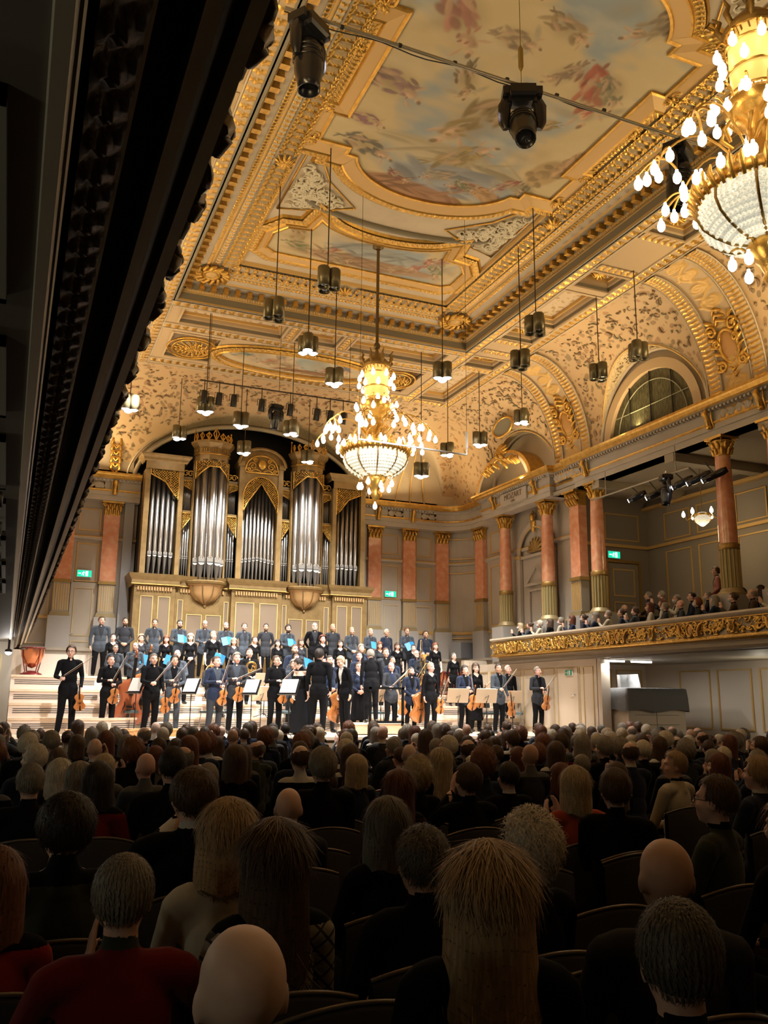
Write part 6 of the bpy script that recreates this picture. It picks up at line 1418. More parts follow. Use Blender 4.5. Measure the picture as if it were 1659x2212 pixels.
    for c, r, Rm, t in ells:
        q = (cen-np.array(c))@np.array(Rm)/np.array(r); L = np.linalg.norm(q, axis=1); d = (L-1)*min(r); k = d < best; best[k] = d[k]; lab[k] = t
    # open collar and shirt front
    loc = (cen-hip)@R + np.array((0, 0, .93)); front = (loc[:, 1] < -.03) & (np.abs(loc[:, 0]) < .014+.075*np.clip((loc[:, 2]-1.12)/.33, 0, 1)) & (loc[:, 2] > (1.12 if g('jacket', True) else 9)) & (loc[:, 2] < 1.49) & (lab == COAT)
    lab[front] = SHIRT
    neckl = g('neckline', 1.50 if not fem else 1.44); v = (loc[:, 2] > neckl-.0) & (lab == COAT); lab[v] = SHIRT
    if g('strapless'): lab[(lab == COAT) & (loc[:, 2] > 1.33)] = SKIN
    elif fem: lab[((lab == COAT) | (lab == SHIRT)) & (loc[:, 2] > 1.385+.9*np.abs(loc[:, 0])) & (np.abs(loc[:, 0]) < .075) & (loc[:, 1] < .0)] = SKIN
    else: lab[(lab == SHIRT) & (loc[:, 1] < -.04) & (np.abs(loc[:, 0]) < .02) & (loc[:, 2] > 1.45)] = SKIN
    out.name = name; out.materials.clear()
    for _ in range(6): out.materials.append(BLACK)
    out.polygons.foreach_set('material_index', lab.astype(np.int32)); out.polygons.foreach_set('use_smooth', np.ones(n, bool)); out.update()
    M = Matrix([list(HR[0])+[hc[0]], list(HR[1])+[hc[1]], list(HR[2])+[hc[2]], [0, 0, 0, 1]])
    return out, M, pose
# -- hair meshes in head space (centre of the head, face towards -Y) --
def hair(name, kind, seed=0, strands=700):
    R = np.random.RandomState(seed); mb = MB(); nu, nv = 40, 26
    th = np.arange(nu)*2*PI/nu; ph = np.linspace(PI/2, -PI/2*.98, nv)
    TH, PH = np.meshgrid(th, ph); X = np.cos(PH)*np.cos(TH); Y = np.cos(PH)*np.sin(TH); Z = np.sin(PH)
    th_, r, low, back_low = dict(short=(.010, 1, -.25, -.62), full=(.020, 1, -.35, -.75), bob=(.026, 1, -.9, -1.), long=(.024, 1, -1, -1), curly=(.034, 1, -.7, -.9), bun=(.012, 1, -.3, -.7), fringe=(.009, 1, -.3, -.65), wispy=(.012, 1, -.3, -.68), pony=(.012, 1, -.3, -.7))[kind]
    ax = np.array((.078+th_, .098+th_, .097+th_*1.1)); c = np.array((0, .014, .026))
    nz = .5*np.sin(TH*7+seed)+.5*np.sin(TH*13+PH*5+seed*2); bump = 1+(.035 if kind in ('curly', 'wispy', 'full') else .012)*nz*np.cos(PH)
    if kind == 'curly': bump += .06*np.sin(TH*11+seed)*np.sin(PH*9+seed)
    P = np.stack([X*ax[0]*bump, Y*ax[1]*bump, Z*ax[2]*bump], -1)+c
    # how far the cap reaches down: high over the face, low at the nape
    lim = np.where(Y < 0, .30+.0*Y, 0)+np.where(Y < -.25, .22, 0)
    lowz = back_low*np.clip((Y+.1)/.5, 0, 1)+low*np.clip(1-(Y+.1)/.5, 0, 1)*np.where(Y > -.35, 1, 0)+np.where(Y <= -.35, .42+.35*np.clip(-Y-.35, 0, 1), 0)
    if kind == 'bob': lowz = np.where(Y > -.45, -1.15, .38)
    if kind == 'long': lowz = np.where(Y > -.40, -1.2, .38)
    keep = Z > lowz
    if kind == 'fringe': keep &= Z < .34+.28*np.clip(Y, -.3, 1)
    L = {'bob': .10, 'long': .26}.get(kind, 0)
    if L:   # let the lower shell fall as a curtain
        down = (Z < .05); f = np.clip(.05-Z, 0, 1.05)/1.05
        P[..., 0] = np.where(down, c[0]+np.cos(TH)*ax[0]*(1+.10*f*(1 if kind == 'bob' else 1.5))*bump, P[..., 0]); P[..., 1] = np.where(down, c[1]+np.sin(TH)*ax[1]*(1.0-.1*f)*bump+(.015*f if kind == 'long' else 0), P[..., 1]); P[..., 2] = np.where(down, c[2]-f*(.09+L)*(1+.05*np.sin(TH*5+seed)), P[..., 2])
        if kind == 'bob': P[..., 0] *= np.where(down, 1-.12*np.clip(f-.6, 0, 1), 1)
    I = np.arange(nu*nv).reshape(nv, nu); I2 = np.concatenate([I, I[:, :1]], 1); k2 = np.concatenate([keep, keep[:, :1]], 1)
    q = np.stack([I2[:-1, :-1], I2[:-1, 1:], I2[1:, 1:], I2[1:, :-1]], -1); ok = k2[:-1, :-1] & k2[1:, 1:] & k2[:-1, 1:] & k2[1:, :-1]
    mb.add(P.reshape(-1, 3), q[ok], 0, True)
    if kind == 'bun': mb.ell((0, .125, .05), (.045, .04, .045), 14, 10)
    if kind == 'pony': mb.tube([(0, .11, .04), (0, .15, .0), (0, .145, -.08), (0, .12, -.2)], [.022, .032, .03, .012], 8)
    # strands: thin ribbons that follow the shell and break the outline
    idx = np.argwhere(keep); n = strands; pick = idx[R.randint(len(idx), size=n)]
    V, F = [], []
    for a, b in pick:
        p = P[a, b]; o = (p-c); o /= np.linalg.norm(o)+1e-9; dn = np.array((0, .15 if kind != 'curly' else 0, -1.))+R.randn(3)*({'curly': .9, 'wispy': .8, 'full': .35}.get(kind, .18)); dn -= o*dn.dot(o)*.9; dn /= np.linalg.norm(dn)+1e-9
        sd = np.cross(dn, o); sd /= np.linalg.norm(sd)+1e-9; ln = {'long': .09, 'bob': .06, 'short': .022, 'fringe': .022, 'wispy': .04, 'curly': .035}.get(kind, .03)*(.6+.8*R.rand()); wd = .0012+.0014*R.rand(); lift = .002+.005*R.rand()+(.006 if kind in ('wispy', 'curly') else 0)*R.rand()
        base = len(V)
        for t in (0, .5, 1): m = p+dn*ln*t+o*(lift*math.sin(PI*min(t+.15, 1))*1.2)+o*(.010*t*R.rand() if kind in ('wispy', 'curly') else 0); V += [m-sd*wd*(1-.8*t), m+sd*wd*(1-.8*t)]
        F += [(base, base+1, base+3, base+2), (base+2, base+3, base+5, base+4)]
    mb.add(V, F, 0, True)
    return to_mesh('hair_'+kind, mb, [BLACK])
HAIR = {}
def get_hair(kind, seed=0, strands=500):
    k = (kind, seed, strands)
    if k not in HAIR: HAIR[k] = hair(kind, kind, seed, strands)
    return HAIR[k]
def hair_mat(name, col):
    if name in MATS: return MATS[name]
    return mat(name, col, .55, noise=(14, tuple(min(1, c*1.7+.01) for c in col), .4, .7, 4, (9, 9, 1.2)), spec=.4)
HC = {'grey': (.20, .175, .14), 'white': (.50, .45, .36), 'dark': (.018, .012, .009), 'brown': (.06, .032, .016), 'blond': (.30, .20, .10), 'fair': (.36, .28, .17), 'red': (.10, .028, .012), 'auburn': (.14, .05, .02), 'pepper': (.09, .08, .065)}
def hm(c): return hair_mat(c+' hair', HC[c])
SK = {'fair': (.70, .44, .33), 'tan': (.58, .35, .24), 'pink': (.74, .43, .34), 'pale': (.76, .54, .43)}
def skm(c):
    return mat(c+' skin', SK[c], .5, noise=(6, tuple(x*.86 for x in SK[c]), .4, .7), spec=.35)
CLO = {'black': (.005, .005, .006), 'charcoal': (.032, .034, .04), 'navy': (.015, .022, .045), 'slate': (.05, .06, .075), 'red': (.30, .018, .015), 'darkred': (.17, .010, .010), 'orange': (.42, .07, .025), 'cream': (.50, .45, .34), 'pink': (.36, .15, .12), 'olive': (.035, .04, .025), 'grey': (.10, .10, .10), 'white': (.62, .60, .55), 'brown': (.06, .035, .02), 'plum': (.045, .015, .03)}
def clm(c): return mat(c+' cloth', CLO[c], .9, bump=(120, .15, .003), spec=.12, sheen=.12 if c not in ('black', 'charcoal') else 0)
EYE_ME = to_mesh('eyes', MB().ell((-.031, -.083, .004), (.013, .008, .0065), 8, 6, 0).ell((.031, -.083, .004), (.013, .008, .0065), 8, 6, 0).ell((-.031, -.0885, .004), (.0055, .004, .0058), 6, 4, 1).ell((.031, -.0885, .004), (.0055, .004, .0058), 6, 4, 1)
    .tube([(-.05, -.084, .026), (-.032, -.094, .031), (-.014, -.096, .027)], .0035, 4, 2).tube([(.05, -.084, .026), (.032, -.094, .031), (.014, -.096, .027)], .0035, 4, 2), [mat('eye white', (.6, .56, .5), .3), mat('iris', (.02, .012, .01), .2), mat('brow', (.05, .03, .02), .8)])
GL_ME = to_mesh('glasses', MB().tube([(-.033+.024*math.cos(t), -.101, .003+.019*math.sin(t)) for t in np.linspace(0, 2*PI, 13)], .0025, 4).tube([(.033+.024*math.cos(t), -.101, .003+.019*math.sin(t)) for t in np.linspace(0, 2*PI, 13)], .0025, 4).tube([(-.01, -.103, .008), (.01, -.103, .008)], .0025, 4).tube([(-.057, -.1, .006), (-.08, -.06, .008), (-.082, .02, .008)], .0022, 4).tube([(.057, -.1, .006), (.08, -.06, .008), (.082, .02, .008)], .0022, 4), [BLACK])
BEARD_ME = to_mesh('beard', MB().ell((0, -.04, -.078), (.058, .056, .042), 16, 10).tube([(-.066, -.012, -.03), (-.055, -.05, -.06), (0, -.098, -.048), (.055, -.05, -.06), (.066, -.012, -.03)], [.008, .014, .007, .014, .008], 6), [BLACK])
MASK_ME = to_mesh('face_mask', MB().ell((0, -.045, -.045), (.066, .066, .048), 16, 10), [mat('pale blue mask', (.55, .62, .66), .8)])
def setmats(o, ms):
    for i, m in enumerate(ms):
        if i < len(o.material_slots): o.material_slots[i].link = 'OBJECT'; o.material_slots[i].material = m
def person(tpl, loc, rz, label, group=None, scale=1., skin='fair', coat='black', shirt='black', legs='black', hairk='short', hairc='dark', seed=0, strands=500, glasses=False, beard=None, eyes=True, mask=False, xs=1.0, cat='person', coatm=None):
    me, M, pose = TPL[tpl]
    o = ob('person', me, None, None, loc, (0, 0, rz)); o.scale = (scale*xs, scale*xs, scale); tag(o, label, cat, group)
    s = skm(skin); setmats(o, [s, coatm or clm(coat), clm(shirt), clm(legs), mat('black shoe leather', (.01, .01, .01), .3), mat('lips', (.40, .13, .10), .5)])
    def ch(name, m, mt=None):
        c = ob(name, m, None, o); c.matrix_local = M
        if mt is not None: setmats(c, [mt]); 
        return c
    if hairk: ch('hair', get_hair(hairk, seed, strands), hm(hairc))
    if eyes: ch('eyes', EYE_ME)
    if glasses: ch('glasses', GL_ME)
    if beard: ch('beard', BEARD_ME, hm(beard))
    if mask: ch('face_mask', MASK_ME)
    return o
TPL = {}
def tpl(name, **pose): TPL[name] = body(name, pose)
# standing musicians (facing the hall)
tpl('violin', elbowR=(-.25, -.02, 1.15), wristR=(-.10, -.22, 1.17), hdirR=(.8, -.3, .2), hnrmR=(.2, .2, -1), curlR=1.1, elbowL=(.25, -.02, 1.14), wristL=(.09, -.21, 1.08), hdirL=(-.7, -.35, .1), hnrmL=(-.2, .2, -1), curlL=1.1, turn=.15)
tpl('violin2', elbowR=(-.26, -.05, 1.14), wristR=(-.20, -.27, 1.10), hdirR=(.2, -.8, .1), hnrmR=(.8, 0, -.5), curlR=1.1, elbowL=(.25, .02, 1.14), wristL=(.22, -.12, .93), hdirL=(-.1, -.3, -.9), hnrmL=(-1, 0, 0), curlL=1.0, turn=-.3, ankleR=(-.14, .0, .09))
tpl('sides', turn=.2)
tpl('sides2', turn=-.35, ankleL=(.14, -.03, .09))
tpl('clasp', elbowR=(-.25, .0, 1.13), wristR=(-.07, -.19, .98), hdirR=(.8, -.2, -.1), hnrmR=(0, .9, 0), curlR=.9, elbowL=(.25, .0, 1.13), wristL=(.08, -.20, .97), hdirL=(-.8, -.2, -.1), hnrmL=(0, .9, 0), curlL=.9, turn=.1)
tpl('behind', elbowR=(-.27, .08, 1.16), wristR=(-.12, .18, .98), hdirR=(.7, .1, -.3), elbowL=(.27, .08, 1.16), wristL=(.12, .18, .98), hdirL=(-.7, .1, -.3), turn=-.1)
tpl('book', elbowR=(-.24, -.02, 1.13), wristR=(-.06, -.24, 1.06), hdirR=(.9, -.1, .1), hnrmR=(0, .3, 1), curlR=.6, elbowL=(.24, -.02, 1.13), wristL=(.12, -.24, 1.03), hdirL=(-.8, -.3, .1), hnrmL=(0, .3, 1), curlL=.7, nod=.08)
tpl('woman', fem=True, skirt=.42, turn=.15, jacket=False, bare=True)
tpl('woman2', fem=True, skirt=.30, turn=-.2, jacket=False, elbowR=(-.20, .0, 1.12), wristR=(-.06, -.18, 1.0), hdirR=(.8, -.1, 0), hnrmR=(0, .8, 0), elbowL=(.20, .0, 1.12), wristL=(.06, -.19, .98), hdirL=(-.8, -.1, 0), hnrmL=(0, .8, 0))
tpl('womanpants', fem=True, turn=.1, jacket=True)
tpl('gown', fem=True, skirt=.05, skirtw=.36, strapless=True, bare=True, jacket=False, turn=-.9, nod=.5, torso=rot('z', -.5) @ rot('x', .10), elbowR=(-.22, -.02, 1.13), wristR=(-.20, -.10, .90))
tpl('bow', torso=rot('x', .42), nod=.45, elbowR=(-.25, -.20, 1.10), wristR=(-.24, -.30, .86), elbowL=(.25, -.20, 1.10), wristL=(.24, -.30, .86), ankleL=(.12, .22, .09), kneeL=(.11, .10, .5))
tpl('stoop', torso=rot('x', .16), nod=.30, turn=.25)
tpl('seated', hip=(0, 0, .52), torso=rot('x', -.05), hem=False, kneeR=(-.14, -.45, .52), ankleR=(-.14, -.42, .09), kneeL=(.14, -.45, .52), ankleL=(.14, -.42, .09), elbowR=(-.24, -.08, .73), wristR=(-.10, -.30, .66), hdirR=(.5, -.7, -.1), hnrmR=(0, 0, -1), elbowL=(.24, -.08, .73), wristL=(.10, -.30, .66), hdirL=(-.5, -.7, -.1), hnrmL=(0, 0, -1))
tpl('seatedturn', hip=(0, 0, .52), torso=rot('x', -.03), hem=False, turn=.7, kneeR=(-.14, -.45, .52), ankleR=(-.14, -.42, .09), kneeL=(.14, -.45, .52), ankleL=(.14, -.42, .09), elbowR=(-.24, -.08, .73), wristR=(-.10, -.30, .66), hdirR=(.5, -.7, -.1), hnrmR=(0, 0, -1), elbowL=(.24, -.08, .73), wristL=(.10, -.30, .66), hdirL=(-.5, -.7, -.1), hnrmL=(0, 0, -1))
tpl('clap', hip=(0, 0, .52), torso=rot('x', -.02), hem=False, turn=-.25, kneeR=(-.14, -.45, .52), ankleR=(-.14, -.42, .09), kneeL=(.14, -.45, .52), ankleL=(.14, -.42, .09), elbowR=(-.26, -.16, .80), wristR=(-.05, -.33, .98), hdirR=(.1, -.25, .9), hnrmR=(1, 0, 0), curlR=.15, elbowL=(.26, -.16, .80), wristL=(.05, -.33, .96), hdirL=(-.1, -.3, .9), hnrmL=(-1, 0, 0), curlL=.15)
tpl('claphigh', hip=(0, 0, .52), torso=rot('x', -.02), hem=False, turn=.25, kneeR=(-.14, -.45, .52), ankleR=(-.14, -.42, .09), kneeL=(.14, -.45, .52), ankleL=(.14, -.42, .09), elbowR=(-.30, -.20, .92), wristR=(-.15, -.32, 1.12), hdirR=(.2, -.1, .9), hnrmR=(1, 0, 0), curlR=.15, elbowL=(.26, -.2, .86), wristL=(-.04, -.34, 1.10), hdirL=(-.15, -.1, .9), hnrmL=(-1, 0, 0), curlL=.15)
tpl('gallery', hip=(0, 0, .52), torso=rot('x', -.02), hem=False, turn=-.1, kneeR=(-.14, -.38, .52), ankleR=(-.14, -.10, .09), footR=(-.14, -.20, .05), kneeL=(.14, -.38, .52), ankleL=(.14, -.10, .09), footL=(.14, -.20, .05), elbowR=(-.24, -.06, .76), wristR=(-.08, -.22, .68), hdirR=(.6, -.5, -.1), hnrmR=(0, 0, -1), elbowL=(.24, -.06, .76), wristL=(.08, -.22, .68), hdirL=(-.6, -.5, -.1), hnrmL=(0, 0, -1))
tpl('galleryclap', hip=(0, 0, .52), torso=rot('x', -.02), hem=False, turn=-.1, kneeR=(-.14, -.38, .52), ankleR=(-.14, -.10, .09), footR=(-.14, -.20, .05), kneeL=(.14, -.38, .52), ankleL=(.14, -.10, .09), footL=(.14, -.20, .05), elbowR=(-.26, -.12, .80), wristR=(-.05, -.27, .98), hdirR=(.1, -.15, .9), hnrmR=(1, 0, 0), curlR=.15, elbowL=(.26, -.12, .80), wristL=(.05, -.27, .96), hdirL=(-.1, -.2, .9), hnrmL=(-1, 0, 0), curlL=.15)
tpl('womanseat', fem=True, hip=(0, 0, .52), torso=rot('x', -.03), hem=False, turn=.15, kneeR=(-.12, -.45, .52), ankleR=(-.12, -.42, .09), kneeL=(.12, -.45, .52), ankleL=(.12, -.42, .09), elbowR=(-.22, -.08, .73), wristR=(-.08, -.30, .66), hdirR=(.5, -.7, -.1), hnrmR=(0, 0, -1), elbowL=(.22, -.08, .73), wristL=(.08, -.30, .66), hdirL=(-.5, -.7, -.1), hnrmL=(0, 0, -1))
# ------------------------------------------------------------------ instruments and stage furniture
VARN = mat('orange violin varnish', (.34, .11, .03), .25, noise=(5, (.48, .19, .05), .35, .7), coat=.5)
VARD = mat('dark violin varnish', (.20, .06, .02), .25, noise=(5, (.30, .10, .03), .35, .7), coat=.5)
EBON = mat('ebony', (.012, .01, .01), .3); BOWW = mat('bow wood', (.22, .09, .04), .35); HAIRW = mat('bow hair', (.75, .72, .62), .6)
BRASS = mat('brass', (.85, .58, .22), .2, .95); COPPER = mat('polished copper', (.62, .24, .12), .22, .85); MAROON = mat('maroon pedal metal', (.20, .03, .03), .3, .5)
def fiddle_parts(L, W, D):
    # outline of the body, scroll upwards; body hangs below the origin (origin at the neck root)
    t = np.linspace(0, PI, 30); z = -L*(1-np.cos(t))/2; u = -z/L
    w = W*(.5*np.exp(-((u-.20)/.19)**2)*.80+.5*np.exp(-((u-.77)/.22)**2)*1.02+.17*np.exp(-((u-.48)/.2)**2)); w *= np.clip(np.minimum(u, 1-u)*14, 0, 1)**.5
    w = np.maximum(w, .002); R = []
    for f, dy in ((.0, -1.25), (.7, -1.15), (1, -.9), (1.02, -.85), (.97, -.8), (.97, .8), (1.02, .85), (1, .9), (.7, 1.15), (0, 1.25)): R.append(np.stack([w*f, np.full(30, dy*D/2)*(1 if abs(dy) < 1 else 1), z], 1))
    Rr = [r*np.array([-1, 1, 1]) for r in R]
    m = MB(); m.ring(R, 0, True, closed_u=False); m.ring(Rr, 0, True, closed_u=False)
    n = MB(); nl = L*.42; n.tube([(0, -D*.4, -.02*L), (0, -D*.35, nl)], [L*.035, L*.03], 6); n.tube([(0, -D*.75, -L*.33), (0, -D*.6, nl)], [L*.045, L*.032], 4, 1)
    tt = np.linspace(0, 3*PI, 14); n.tube([(0, -D*.35+L*.06*(1-s/11)*math.sin(s)-.0, nl+L*.10-L*.06*(1-s/11)*math.cos(s)) for s in tt[::-1]]+[(0, -D*.35, nl)], L*.022, 5)
    for k in range(4): q = 1 if k % 2 else -1; n.tube([(0, -D*.35, nl+L*(.02+.018*k)), (q*L*.09, -D*.35, nl+L*(.02+.018*k))], L*.01, 4, 1)
    f = MB(); f.tube([(0, -D*.9, -L*.97), (0, -D*1.1, -L*.70)], [L*.05, L*.03], 4); f.obox((0, -D*.8, -L*.55), (L*.12, L*.015, L*.03)); f.box(-L*.06, L*.06, -D*1.0, -D*.6, -L*.565, -L*.55)
    for q in (-1, 1): f.tube([(q*L*.10, -D*.61, -L*.46), (q*L*.085, -D*.62, -L*.53), (q*L*.12, -D*.6, -L*.62)], L*.009, 4)
    for k in range(4): x = (k-1.5)*L*.014; f.tube([(x, -D*1.02, -L*.72), (x, -D*1.02, -L*.55), (x*.6, -D*.8, nl)], L*.003, 3)
    return m, n, f
def string_inst(name, L, W, D, label, mt, loc, rot, grp=None):
    key = (name, L)
    if key not in HAIR: a, b, c = fiddle_parts(L, W, D); HAIR[key] = (to_mesh('body', a, [VARN]), to_mesh('neck', b, [VARN, EBON]), to_mesh('fittings', c, [EBON]))
    me = HAIR[key]; r = tag(empty(name, loc, rot=rot), label, name.replace('_', ' '), grp)
    for nm, m in zip(('body', 'neck', 'fittings'), me):
        o = ob(nm, m, None, r)
        if nm != 'fittings': setmats(o, [mt])
    return r
def bow(p, d, label, L=.74):
    d = Vector(d).normalized(); r = tag(empty('bow', tuple(p)), label, 'bow'); r.rotation_euler = d.to_track_quat('Z', 'Y').to_euler()
    ob('stick', MB().tube([(0, 0, -.06), (0, -.012, L*.5), (0, 0, L-.08)], [.005, .0045, .004], 5), BOWW, r)
    ob('hair', MB().tube([(0, .02, .0), (0, .02, L-.09)], .003, 4), HAIRW, r); ob('frog', MB().obox((0, .01, 0), (.012, .022, .05)), EBON, r)
    return r
SEATM = mat('teal grey upholstery', (.06, .09, .095), .7, bump=(150, .2, .002))
def chair_parts():
    s = MB(); s.obox((0, 0, .46), (.44, .42, .05)); s.ell((0, 0, .475), (.23, .22, .035), 16, 8)
    a = np.linspace(-.9, .9, 9); b = MB()
    b.ring([[(.22*math.sin(t)/.78, .24+.05*math.cos(t)+o, z*(1 if abs(t) < .8 else 1)) for t in a] for z, o in ((.60, -.02), (.615, 0), (.79, .02), (.82, .0), (.80, -.02), (.61, -.04), (.60, -.02))], 0, True, closed_u=False)
    legs = []
    for q in (-1, 1):
        legs.append(MB().tube([(q*.2, -.18, .45), (q*.22, -.23, 0)], .011, 6)); legs.append(MB().tube([(q*.2, .18, .45), (q*.22, .26, 0)], .011, 6))
    f = MB().tube([(-.2, -.18, .44), (.2, -.18, .44), (.2, .18, .44), (-.2, .18, .44), (-.2, -.18, .44)], .011, 6).tube([(-.21, -.2, .22), (.21, -.2, .22)], .008, 5).tube([(-.21, .21, .22), (.21, .21, .22)], .008, 5)
    for q in (-1, 1): f.tube([(q*.15, .18, .45), (q*.15, .27, .5), (q*.15, .27, .68)], .01, 6)
    return s, b, legs, f
cs_, cb_, cl_, cf_ = chair_parts(); CH = [('seat', to_mesh('seat', cs_, [SEATM])), ('backrest', to_mesh('backrest', cb_, [SEATM])), ('frame', to_mesh('frame', cf_, [CHROME]))] + [('leg', to_mesh('leg', l, [CHROME])) for l in cl_]
def stage_chair(x, y, z, rz, label):
    r = tag(empty('orchestra_chair', (x, y, z), rz), label, 'chair', 'orchestra chairs on the stage')
    for n, me in CH: ob(n, me, None, r)
    return r
STW = mat('beige plywood desk', (.60, .44, .29), .5); SHEET = mat('white sheet music', (.85, .84, .80), .7, noise=(40, (.7, .69, .66), .5, .6, 2, (1, 1, 8)))
def music_stand(x, y, z, rz, label, wood=False, h=1.02, paper=True):
    r = tag(empty('music_stand', (x, y, z), rz), label, 'music stand', 'music stands in front of the players')
    ob('pole', MB().tube([(0, 0, .05), (0, 0, h-.1)], .011, 6).tube([(0, 0, .5), (0, 0, .56)], .016, 6), BLACK, r)
    b = MB()
    for k in range(3): t = k*2*PI/3+.5; b.tube([(0, 0, .1), (.25*math.cos(t), .25*math.sin(t), .008)], .009, 5)
    ob('base', b, BLACK, r)
    T = rot('x', .35)
    d = MB(); d.obox((0, 0, h+.02), (.52, .014, .34), T); ob('desk', d, STW if wood else BLACK, r)
    l = MB(); l.obox((0, .08, h-.13), (.52, .06, .012), T); ob('ledge', l, STW if wood else BLACK, r)
    if wood: ob('bracket', MB().tube([(0, -.02, h-.12), (.05, -.03, h+.03), (-.05, -.03, h-.02)], .008, 5), BLACK, r)
    if paper:
        p = tag(empty('sheet_music', (x, y, z), rz), 'open white sheet music on the '+' '.join(label.split(' ')[:10]), 'sheet music')
        for q in (-1, 1): ob('page', MB().obox((q*.115, .018, h+.05), (.225, .006, .30), T), SHEET, p)
    return r
def timpani(x, y, z, label, s=1.0, rz=0.):
    r = tag(empty('kettledrum', (x, y, z), rz), label, 'drum'); r.scale = (s,)*3
    ob('bowl', MB().lathe([(.02, .22), (.12, .26), (.24, .38), (.32, .58), (.345, .80)], 32), COPPER, r)
    ob('hoop', MB().lathe([(.34, .79), (.36, .79), (.36, .83), (.34, .84)], 32), mat('dark red hoop', (.16, .02, .02), .35, .3), r)
    ob('drumhead', MB().lathe([(0, .835), (.345, .835)], 32), mat('drumhead skin', (.8, .74, .6), .5), r)
    for k in range(8): t = k*PI/4+.2; ob('tension_rod', MB().tube([(.365*math.cos(t), .365*math.sin(t), .84), (.36*math.cos(t), .36*math.sin(t), .74)], .012, 5), CHROME, r)
    for k in range(4):
        t = k*PI/2+.6; ob('strut', MB().tube([(.36*math.cos(t), .36*math.sin(t), .78), (.30*math.cos(t), .30*math.sin(t), .4), (.22*math.cos(t), .22*math.sin(t), .12), (.30*math.cos(t), .30*math.sin(t), .03)], [.014, .018, .02, .025], 6), MAROON, r)
    ob('base', MB().lathe([(.0, .14), (.1, .14), (.16, .1), (.30, .06), (.34, .0)], 24), MAROON, r)
    return r
def horn(loc, rot_, label):
    r = tag(empty('french_horn', loc, rot=rot_), label, 'horn')
    m = MB()
    for k in range(3): rr = .13-.018*k; m.tube([(rr*math.cos(t), .012*k, rr*math.sin(t)) for t in np.linspace(0, 2*PI, 25)], .009, 6)
    m.tube([(.06, 0, .05), (.0, .01, -.05), (.05, 0, -.08)], .012, 6); ob('tubing', m, BRASS, r)
    ob('bell', MB().tube([(-.10, .0, .08), (-.15, -.01, -.02), (-.14, -.03, -.10), (-.09, -.06, -.16), (-.07, -.07, -.18)], [.013, .022, .045, .10, .155], 20, caps=False), BRASS, r)
    ob('valve_block', MB().tube([(.03, -.02, .02), (.03, .05, .02)], .02, 8).tube([(.07, -.02, .0), (.07, .05, .0)], .02, 8), BRASS, r); return r
def trombone(loc, rot_, label):
    r = tag(empty('trombone', loc, rot=rot_), label, 'trombone')
    ob('slide', MB().tube([(-.03, 0, 0), (-.03, 0, .68), (0, 0, .71), (.03, 0, .68), (.03, 0, 0)], .008, 6).tube([(-.03, 0, .1), (.03, 0, .1)], .007, 5), BRASS, r)
    ob('bell', MB().tube([(.03, 0, .0), (.03, 0, -.2), (.08, 0, -.26), (.13, 0, -.2), (.13, 0, .15), (.13, 0, .26), (.13, 0, .32)], [.008, .009, .011, .014, .025, .05, .11], 14, caps=False), BRASS, r); return r
FOLD = mat('bright blue folder', (.02, .20, .48), .5)
def folder(loc, rot_, label, w=.19, h=.25):
    r = tag(empty('song_folder', loc, rot=rot_), label, 'folder')
    for q in (-1, 1): ob('cover', MB().obox((q*w*.42, 0, 0), (w*.86, .008, h), rot('z', q*.35)), FOLD, r)
    ob('pages', MB().obox((-w*.38, .012, .01), (w*.7, .006, h*.92), rot('z', -.35)).obox((w*.38, .012, .01), (w*.7, .006, h*.92), rot('z', .35)), SHEET, r); return r

def feet(u, v, z=1.0): p = onZ(u, v, z); return float(p[0]), float(p[1])
def local(o, p): return o.location + Matrix.Rotation(o.rotation_euler[2], 3, 'Z') @ (Vector(p)*o.scale[2])
VB = [0]
def fiddler(u, yw, vh, label, tplname='violin', rz=0., inst='violin', z=1.0, mt=None, bowd=None, **k):
    # stands at image column u, depth yw; height from the head row vh
    p = onY(u, vh, yw); sc = (p[2]-z)/1.745
    o = person(tplname, (p[0], yw, z), rz, label, scale=min(max(sc, .88), 1.08), **k)
    big = inst == 'viola'; L = .40 if big else .355
    lead = label.split(' with ')[0].replace('violinist ', '').replace('violist ', '')
    short = ' '.join(label.split(' ')[:9])
    if tplname == 'violin': q = local(o, (.05, -.33, 1.13)); r = (0.12, .12, rz)
    elif tplname == 'violin2': q = local(o, (.17, -.26, .94)); r = (0.05, -.12, rz)
    else: q = local(o, (.26, -.12, .90)); r = (.1, 0, rz)
    string_inst(inst, L, L*.6, .045, '%s held upright in front of the %s' % (inst, short), mt or VARN, (q[0], q[1], q[2]-.12), r)
    b = bowd or (.62, -.1, .75); q = local(o, (-.02 if tplname == 'violin' else -.12, -.36, 1.16)); d = Matrix.Rotation(rz, 3, 'Z') @ Vector(b)
    bow(q - d.normalized()*.04, d, 'bow held by the %s' % short)
    return o
